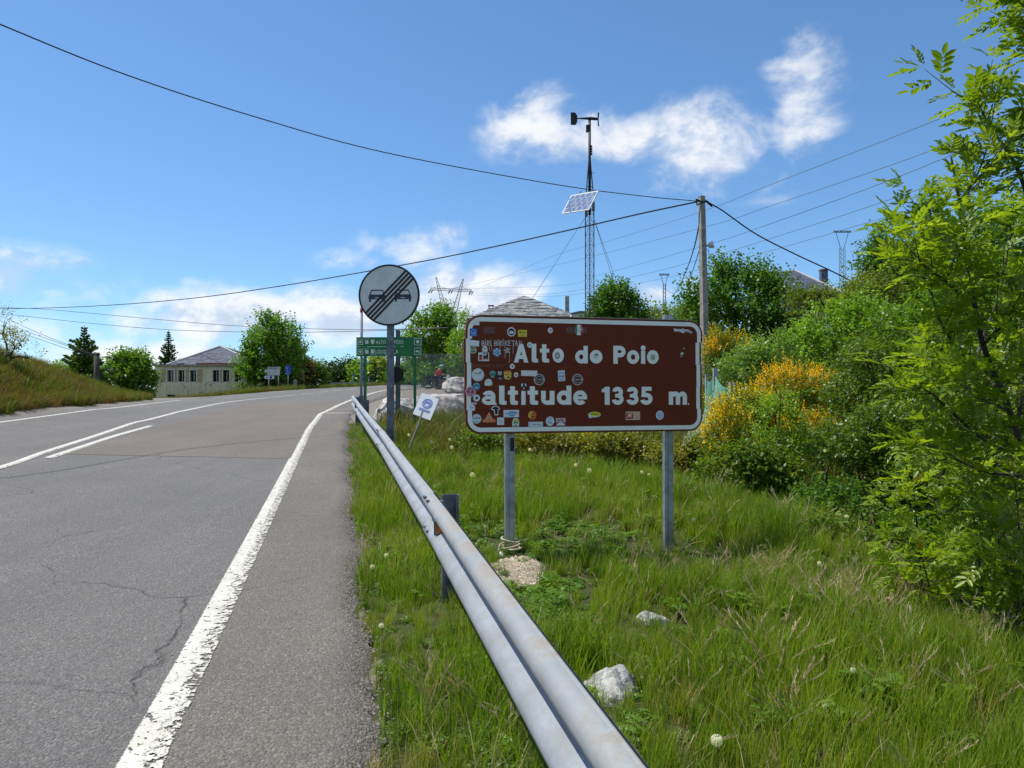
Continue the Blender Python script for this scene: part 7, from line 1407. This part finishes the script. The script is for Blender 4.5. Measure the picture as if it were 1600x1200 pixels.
# ================================================================== CYCLIST AND BICYCLES
def skin_mesh(name, J, E, m, parent, sub=2, root=0):
    me = bpy.data.meshes.new(name); me.from_pydata([j[:3] for j in J], E, []); o = bpy.data.objects.new(name, me); COL.objects.link(o); o.modifiers.new('s', 'SKIN'); sv = me.skin_vertices[0].data
    for i, j in enumerate(J): sv[i].radius = (j[3], j[4] if len(j) > 4 else j[3])
    sv[root].use_root = True; sb = o.modifiers.new('d', 'SUBSURF'); sb.levels = sub; dg = bpy.context.evaluated_depsgraph_get(); me2 = bpy.data.meshes.new_from_object(o.evaluated_get(dg)); bpy.data.objects.remove(o)
    me2.materials.clear(); me2.materials.append(m); me2.polygons.foreach_set('use_smooth', [True] * len(me2.polygons)); return link(name, me2, parent)
CDp = 55.0
def bike(label, u, v, d, frame_m, rz, bags):
    p = gp(u, v) if False else pt(u, v, d); gz = float(H(p.x, p.y)); b = thing('bicycle', label, 'bicycle', (p.x, p.y, gz), rz, 'bicycles in the lay-by'); R0 = .345; wb = .54
    for sx in (-1, 1):
        mb = MB(); c = (sx * wb, 0, R0); mb.tube([(c[0] + R0 * math.cos(6.283 * i / 24), 0, c[2] + R0 * math.sin(6.283 * i / 24)) for i in range(25)], .022, 6, cap=False); w = mb.build('wheel', MT['black'], b, True)
        mb = MB(); mb.tube([(c[0] + (R0 - .035) * math.cos(6.283 * i / 24), 0, c[2] + (R0 - .035) * math.sin(6.283 * i / 24)) for i in range(25)], .010, 5, cap=False); mb.build('rim', MT['galv'], w, True)
        mb = MB(); [mb.bar((c[0], 0, c[2]), (c[0] + (R0 - .03) * math.cos(6.283 * i / 14), 0, c[2] + (R0 - .03) * math.sin(6.283 * i / 14)), .004) for i in range(14)]; s_ = mb.build('spokes', MT['galv'], w); s_['kind'] = 'stuff'
    rear, bb, st, hd, fk = (-wb, 0, R0), (-.08, 0, .28), (-.22, 0, .84), (.36, 0, .86), (wb, 0, R0); mb = MB()
    for a, c, r in ((rear, bb, .012), (bb, st, .017), (rear, st, .010), (st, hd, .016), (bb, hd, .019), (hd, fk, .014), (st, (-.25, 0, .96), .013), (hd, (.33, 0, 1.0), .014)): mb.tube([a, c], r, 7)
    mb.build('frame', frame_m, b, True)
    mb = MB(); mb.tube([(.30, -.28, 1.03), (.36, -.1, 1.02), (.36, .1, 1.02), (.30, .28, 1.03)], .014, 6); mb.build('handlebar', MT['black'], b, True); mb = MB(); mb.prism([(-.38, .96), (-.12, .955), (-.10, .985), (-.25, 1.0), (-.38, 1.02)], -.06, .06); mb.build('saddle', MT['black'], b)
    mb = MB(); mb.tube([(bb[0] + .17 * math.cos(t), -.05, bb[2] + .17 * math.sin(t)) for t in (1.0, 4.14)], .010, 5); mb.tube([(bb[0], -.04, bb[2]), (bb[0], .04, bb[2])], .09, 12); mb.build('crank', MT['galv_dark'], b)
    for n_, (cx, cy, cz_), dm, mm in bags: mb = MB(); mb.box((cx, cy, cz_), dm, bev=.04, taper=.86); mb.build(n_, mm, b)
    return b
bagm = mat('dark_bag_cloth', (.02, .022, .03), rough=.8); navy = mat('navy_cloth', (.025, .03, .07), rough=.85)
whb = mat('pale_frame_paint', (.62, .68, .70), rough=.35)
bike('black touring bicycle with panniers held by the person in red', 680.5, 605.5, 55, mat('black_frame_paint', (.02, .02, .024), rough=.3), R(4), [('pannier', (-.52, -.16, .52), (.34, .16, .38), bagm), ('pannier', (-.52, .16, .52), (.34, .16, .38), bagm), ('rack_bag', (-.5, 0, .86), (.42, .26, .24), bagm), ('front_bag', (.44, 0, .82), (.24, .24, .26), navy)])
bike('bicycle with pale frame standing beyond the black touring bicycle', 693.5, 603, 57.5, whb, R(-28), [('pannier', (.50, -.13, .52), (.26, .14, .34), bagm), ('front_bag', (.42, -.02, .90), (.20, .24, .30), whb), ('rack_bag', (-.48, 0, .82), (.36, .24, .2), bagm)])
p = pt(683, 606.5, 54.4); gz = float(H(p.x, p.y)); pe = thing('person', 'person in red jacket and teal helmet bending over a bicycle', 'person', (p.x, p.y, gz), R(-6))
skinm = mat('skin', (.38, .22, .15), rough=.6, vary=.08)
J = [(-.08, 0, .92, .15, .12), (-.02, 0, 1.08, .15, .12), (.12, 0, 1.30, .165, .12), (.20, 0, 1.40, .10, .09), (.26, -.01, 1.47, .055), (.31, -.01, 1.55, .085, .095), (.34, -.01, 1.64, .09, .10),
     (-.08, -.10, .88, .10), (-.02, -.12, .50, .068), (-.08, -.12, .12, .048), (.06, -.13, .05, .04), (.13, -.13, .04, .03), (-.10, .10, .88, .10), (.06, .12, .50, .068), (.02, .12, .12, .048), (.15, .13, .05, .04), (.22, .13, .04, .03),
     (.16, -.20, 1.32, .062), (.26, -.25, 1.08, .048), (.44, -.22, 1.02, .034), (.52, -.20, 1.01, .03), (.16, .20, 1.32, .062), (.28, .25, 1.08, .048), (.44, .22, 1.04, .034), (.52, .2, 1.02, .03)]
E = [(0, 1), (1, 2), (2, 3), (3, 4), (4, 5), (5, 6), (0, 7), (7, 8), (8, 9), (9, 10), (10, 11), (0, 12), (12, 13), (13, 14), (14, 15), (15, 16), (2, 17), (17, 18), (18, 19), (19, 20), (2, 21), (21, 22), (22, 23), (23, 24)]
skin_mesh('body', J, E, skinm, pe)
JK = [(-.07, 0, .95, .175, .145), (0, 0, 1.10, .18, .15), (.11, 0, 1.29, .19, .15), (.18, 0, 1.38, .13, .12), (.15, -.20, 1.32, .085), (.26, -.25, 1.08, .068), (.38, -.23, 1.035, .055), (.15, .20, 1.32, .085), (.28, .25, 1.08, .068), (.39, .23, 1.05, .055)]
skin_mesh('jacket', JK, [(0, 1), (1, 2), (2, 3), (2, 4), (4, 5), (5, 6), (2, 7), (7, 8), (8, 9)], mat('red_jacket_cloth', (.52, .035, .035), rough=.75, vary=.15), pe)
JT = [(-.09, 0, .94, .17, .14), (-.08, -.10, .86, .125), (-.02, -.12, .50, .09), (-.08, -.12, .14, .07), (-.10, .10, .86, .125), (.06, .12, .50, .09), (.02, .12, .14, .07)]
skin_mesh('trousers', JT, [(0, 1), (1, 2), (2, 3), (0, 4), (4, 5), (5, 6)], mat('dark_trouser_cloth', (.022, .022, .032), rough=.8), pe)
for sy, x0 in ((-.125, -.06), (.125, .04)): mb = MB(); mb.box((x0 + .08, sy, .045), (.28, .10, .09), bev=.04, taper=.8); mb.build('shoe', MT['dark'], pe)
mb = MB(); nr = 8; rings = []
for i in range(nr + 1):
    a = math.pi / 2 * i / nr; rings.append((.345 - .02, .165 * math.cos(a), 1.62 + .13 * math.sin(a)))
vs = []; fs = []
for i, (cx, rr, z) in enumerate(rings):
    for j in range(16): t_ = 6.283 * j / 16; vs.append((cx + rr * 1.12 * math.cos(t_), rr * .85 * math.sin(t_) - .01, z))
fs = [(i * 16 + j, i * 16 + (j + 1) % 16, (i + 1) * 16 + (j + 1) % 16, (i + 1) * 16 + j) for i in range(nr) for j in range(16)]
mb.add(vs, fs); mb.build('helmet', mat('teal_helmet', (.15, .42, .40), rough=.4), pe, True)

# ================================================================== DANDELIONS AND DRY STALKS
dwhite = leaf_mat('dandelion_fluff', (.74, .73, .70), (.84, .83, .80), transl=.35, nscale=9, gloss=.0); dstem = leaf_mat('dandelion_stalk', (.16, .16, .05), (.22, .18, .08), transl=.2, nscale=4)
def clock_mesh(seed):
    q = np.random.default_rng(seed); N = 190; d = unit(q.normal(size=(N, 3))); V = []; F = []
    for i in range(N):
        a = unit(np.cross(d[i], q.normal(size=3))); r1 = .021 + .003 * q.random(); w = .0006
        o = len(V); V += [d[i] * .004 - a * w, d[i] * .004 + a * w, d[i] * r1 + a * w, d[i] * r1 - a * w]; F.append((o, o + 1, o + 2, o + 3)); b = np.cross(d[i], a)
        for s, t in ((a, b), (b, -a)): o = len(V); V += [d[i] * r1 - s * .0042 + d[i] * .002, d[i] * r1 - t * .0012, d[i] * r1 + s * .0042 + d[i] * .002, d[i] * r1 + t * .0012]; F.append((o, o + 1, o + 2, o + 3))
    return arrmesh('seed_head', np.array(V), np.array(F), dwhite, np.random.default_rng(seed).random(len(F)))
CK = [clock_mesh(i) for i in range(3)]
mb = MB(); mb.tube([(0, 0, -.30), (.012, 0, -.15), (0, 0, 0)], [.0035, .003, .0025], 5); st0 = mb.build('stalk', dstem); STM = st0.data; bpy.data.objects.remove(st0)
DN = [(1120, 1157, .22, .95, 'large dandelion clock in the near grass to the side of the guardrail end'), (1333, 1047, .2, .55, 'small pale dandelion head alone in the long grass below the saplings'), (1084, 812, .32, .8, 'dandelion clock beside the second post of the brown sign'), (921, 735, .28, 1.3, 'upper dandelion clock below the middle of the brown sign'), (900, 727, .28, 1.2, 'dandelion clock under the yellow oval sticker'),
      (1003, 738, .28, 1.0, 'dandelion clock just before the second sign post'), (1014, 742, .28, .9, 'dandelion clock touching the grass before the second sign post'), (639, 680, .3, 1.3, 'dandelion clock beside the stake of the mask notice'), (674, 691, .3, 1.3, 'dandelion clock beyond the stake of the mask notice'), (703, 687, .3, 1.2, 'higher dandelion clock near the corner of the brown sign'), (706, 699, .3, 1.2, 'lower dandelion clock near the corner of the brown sign'),
      (604, 868, .18, .8, 'small dandelion clock between the shoulder and the guardrail'), (582, 886, .16, .8, 'dandelion clock at the edge of the shoulder'), (596, 978, .12, .7, 'tiny dandelion clock low at the edge of the shoulder'), (1280, 880, .3, .6, 'faint dandelion head among the purple straw'), (738, 742, .3, 1.3, 'pale dandelion clock behind the guardrail post'), (828, 703, .3, 1.2, 'dandelion clock in the brambles under the brown sign')]
for u, v, h, s, lab in DN:
    p = gp(u, v, lambda x, y: H(x, y) + h); d_ = thing('dandelion', lab, 'dandelion', (p.x, p.y, p.z - h), 0, 'dandelion clocks in the verge'); a = link('seed_head', random.choice(CK), d_); a.location = (0, 0, h); a.scale = (s, s, s); b = link('stalk', STM, d_); b.location = (0, 0, h)
straw = mat('dry_stalk', (.36, .27, .15), rough=.85, vary=.25, scale=40)
def stalks(label, P, r=.003):
    q0 = pt(*P[0][0]); o = thing('dry_stalks', label, 'dry plant', q0)
    for s in P: mb = MB(); pts = spline([pt(*a) - q0 for a in s], 4); n = len(pts); mb.tube(pts, [r * (1 - .6 * i / (n - 1)) for i in range(n)], 5); mb.build('stalk', straw, o, True)
stalks('dry brown stalks leaning against the guardrail post', [[(693, 938, 4.75), (672, 905, 4.65), (652, 885, 4.6)], [(690, 935, 4.75), (665, 915, 4.7), (647, 903, 4.6)], [(692, 925, 4.75), (684, 905, 4.7), (677, 886, 4.7)], [(680, 940, 4.7), (668, 905, 4.65), (655, 893, 4.6)]])
stalks('bare dead twigs sticking out over the dark hollow', [[(1280, 862, 7.9), (1310, 846, 7.8), (1328, 835, 7.7)], [(1300, 872, 7.6), (1309, 852, 7.6), (1313, 848, 7.6)], [(1322, 880, 7.4), (1320, 860, 7.4), (1322, 850, 7.4)], [(1334, 890, 7.3), (1342, 868, 7.3), (1340, 850, 7.3)], [(1285, 868, 7.8), (1296, 858, 7.7), (1300, 846, 7.7)]], .006)
stalks('pale straw stem arching over the grass by the second sign post', [[(1062, 862, 6.7), (1095, 832, 6.5), (1117, 806, 6.4)], [(1060, 865, 6.6), (1080, 850, 6.5), (1100, 845, 6.4)]], .004)
stalks('long bleached grass blades lying at the edge of the saplings', [[(1585, 1090, 3.9), (1545, 1040, 4.1), (1520, 1000, 4.2)], [(1600, 1075, 3.8), (1580, 1050, 3.9), (1566, 1010, 4.0)], [(1400, 1025, 4.6), (1390, 1012, 4.6), (1372, 995, 4.7)]], .004)
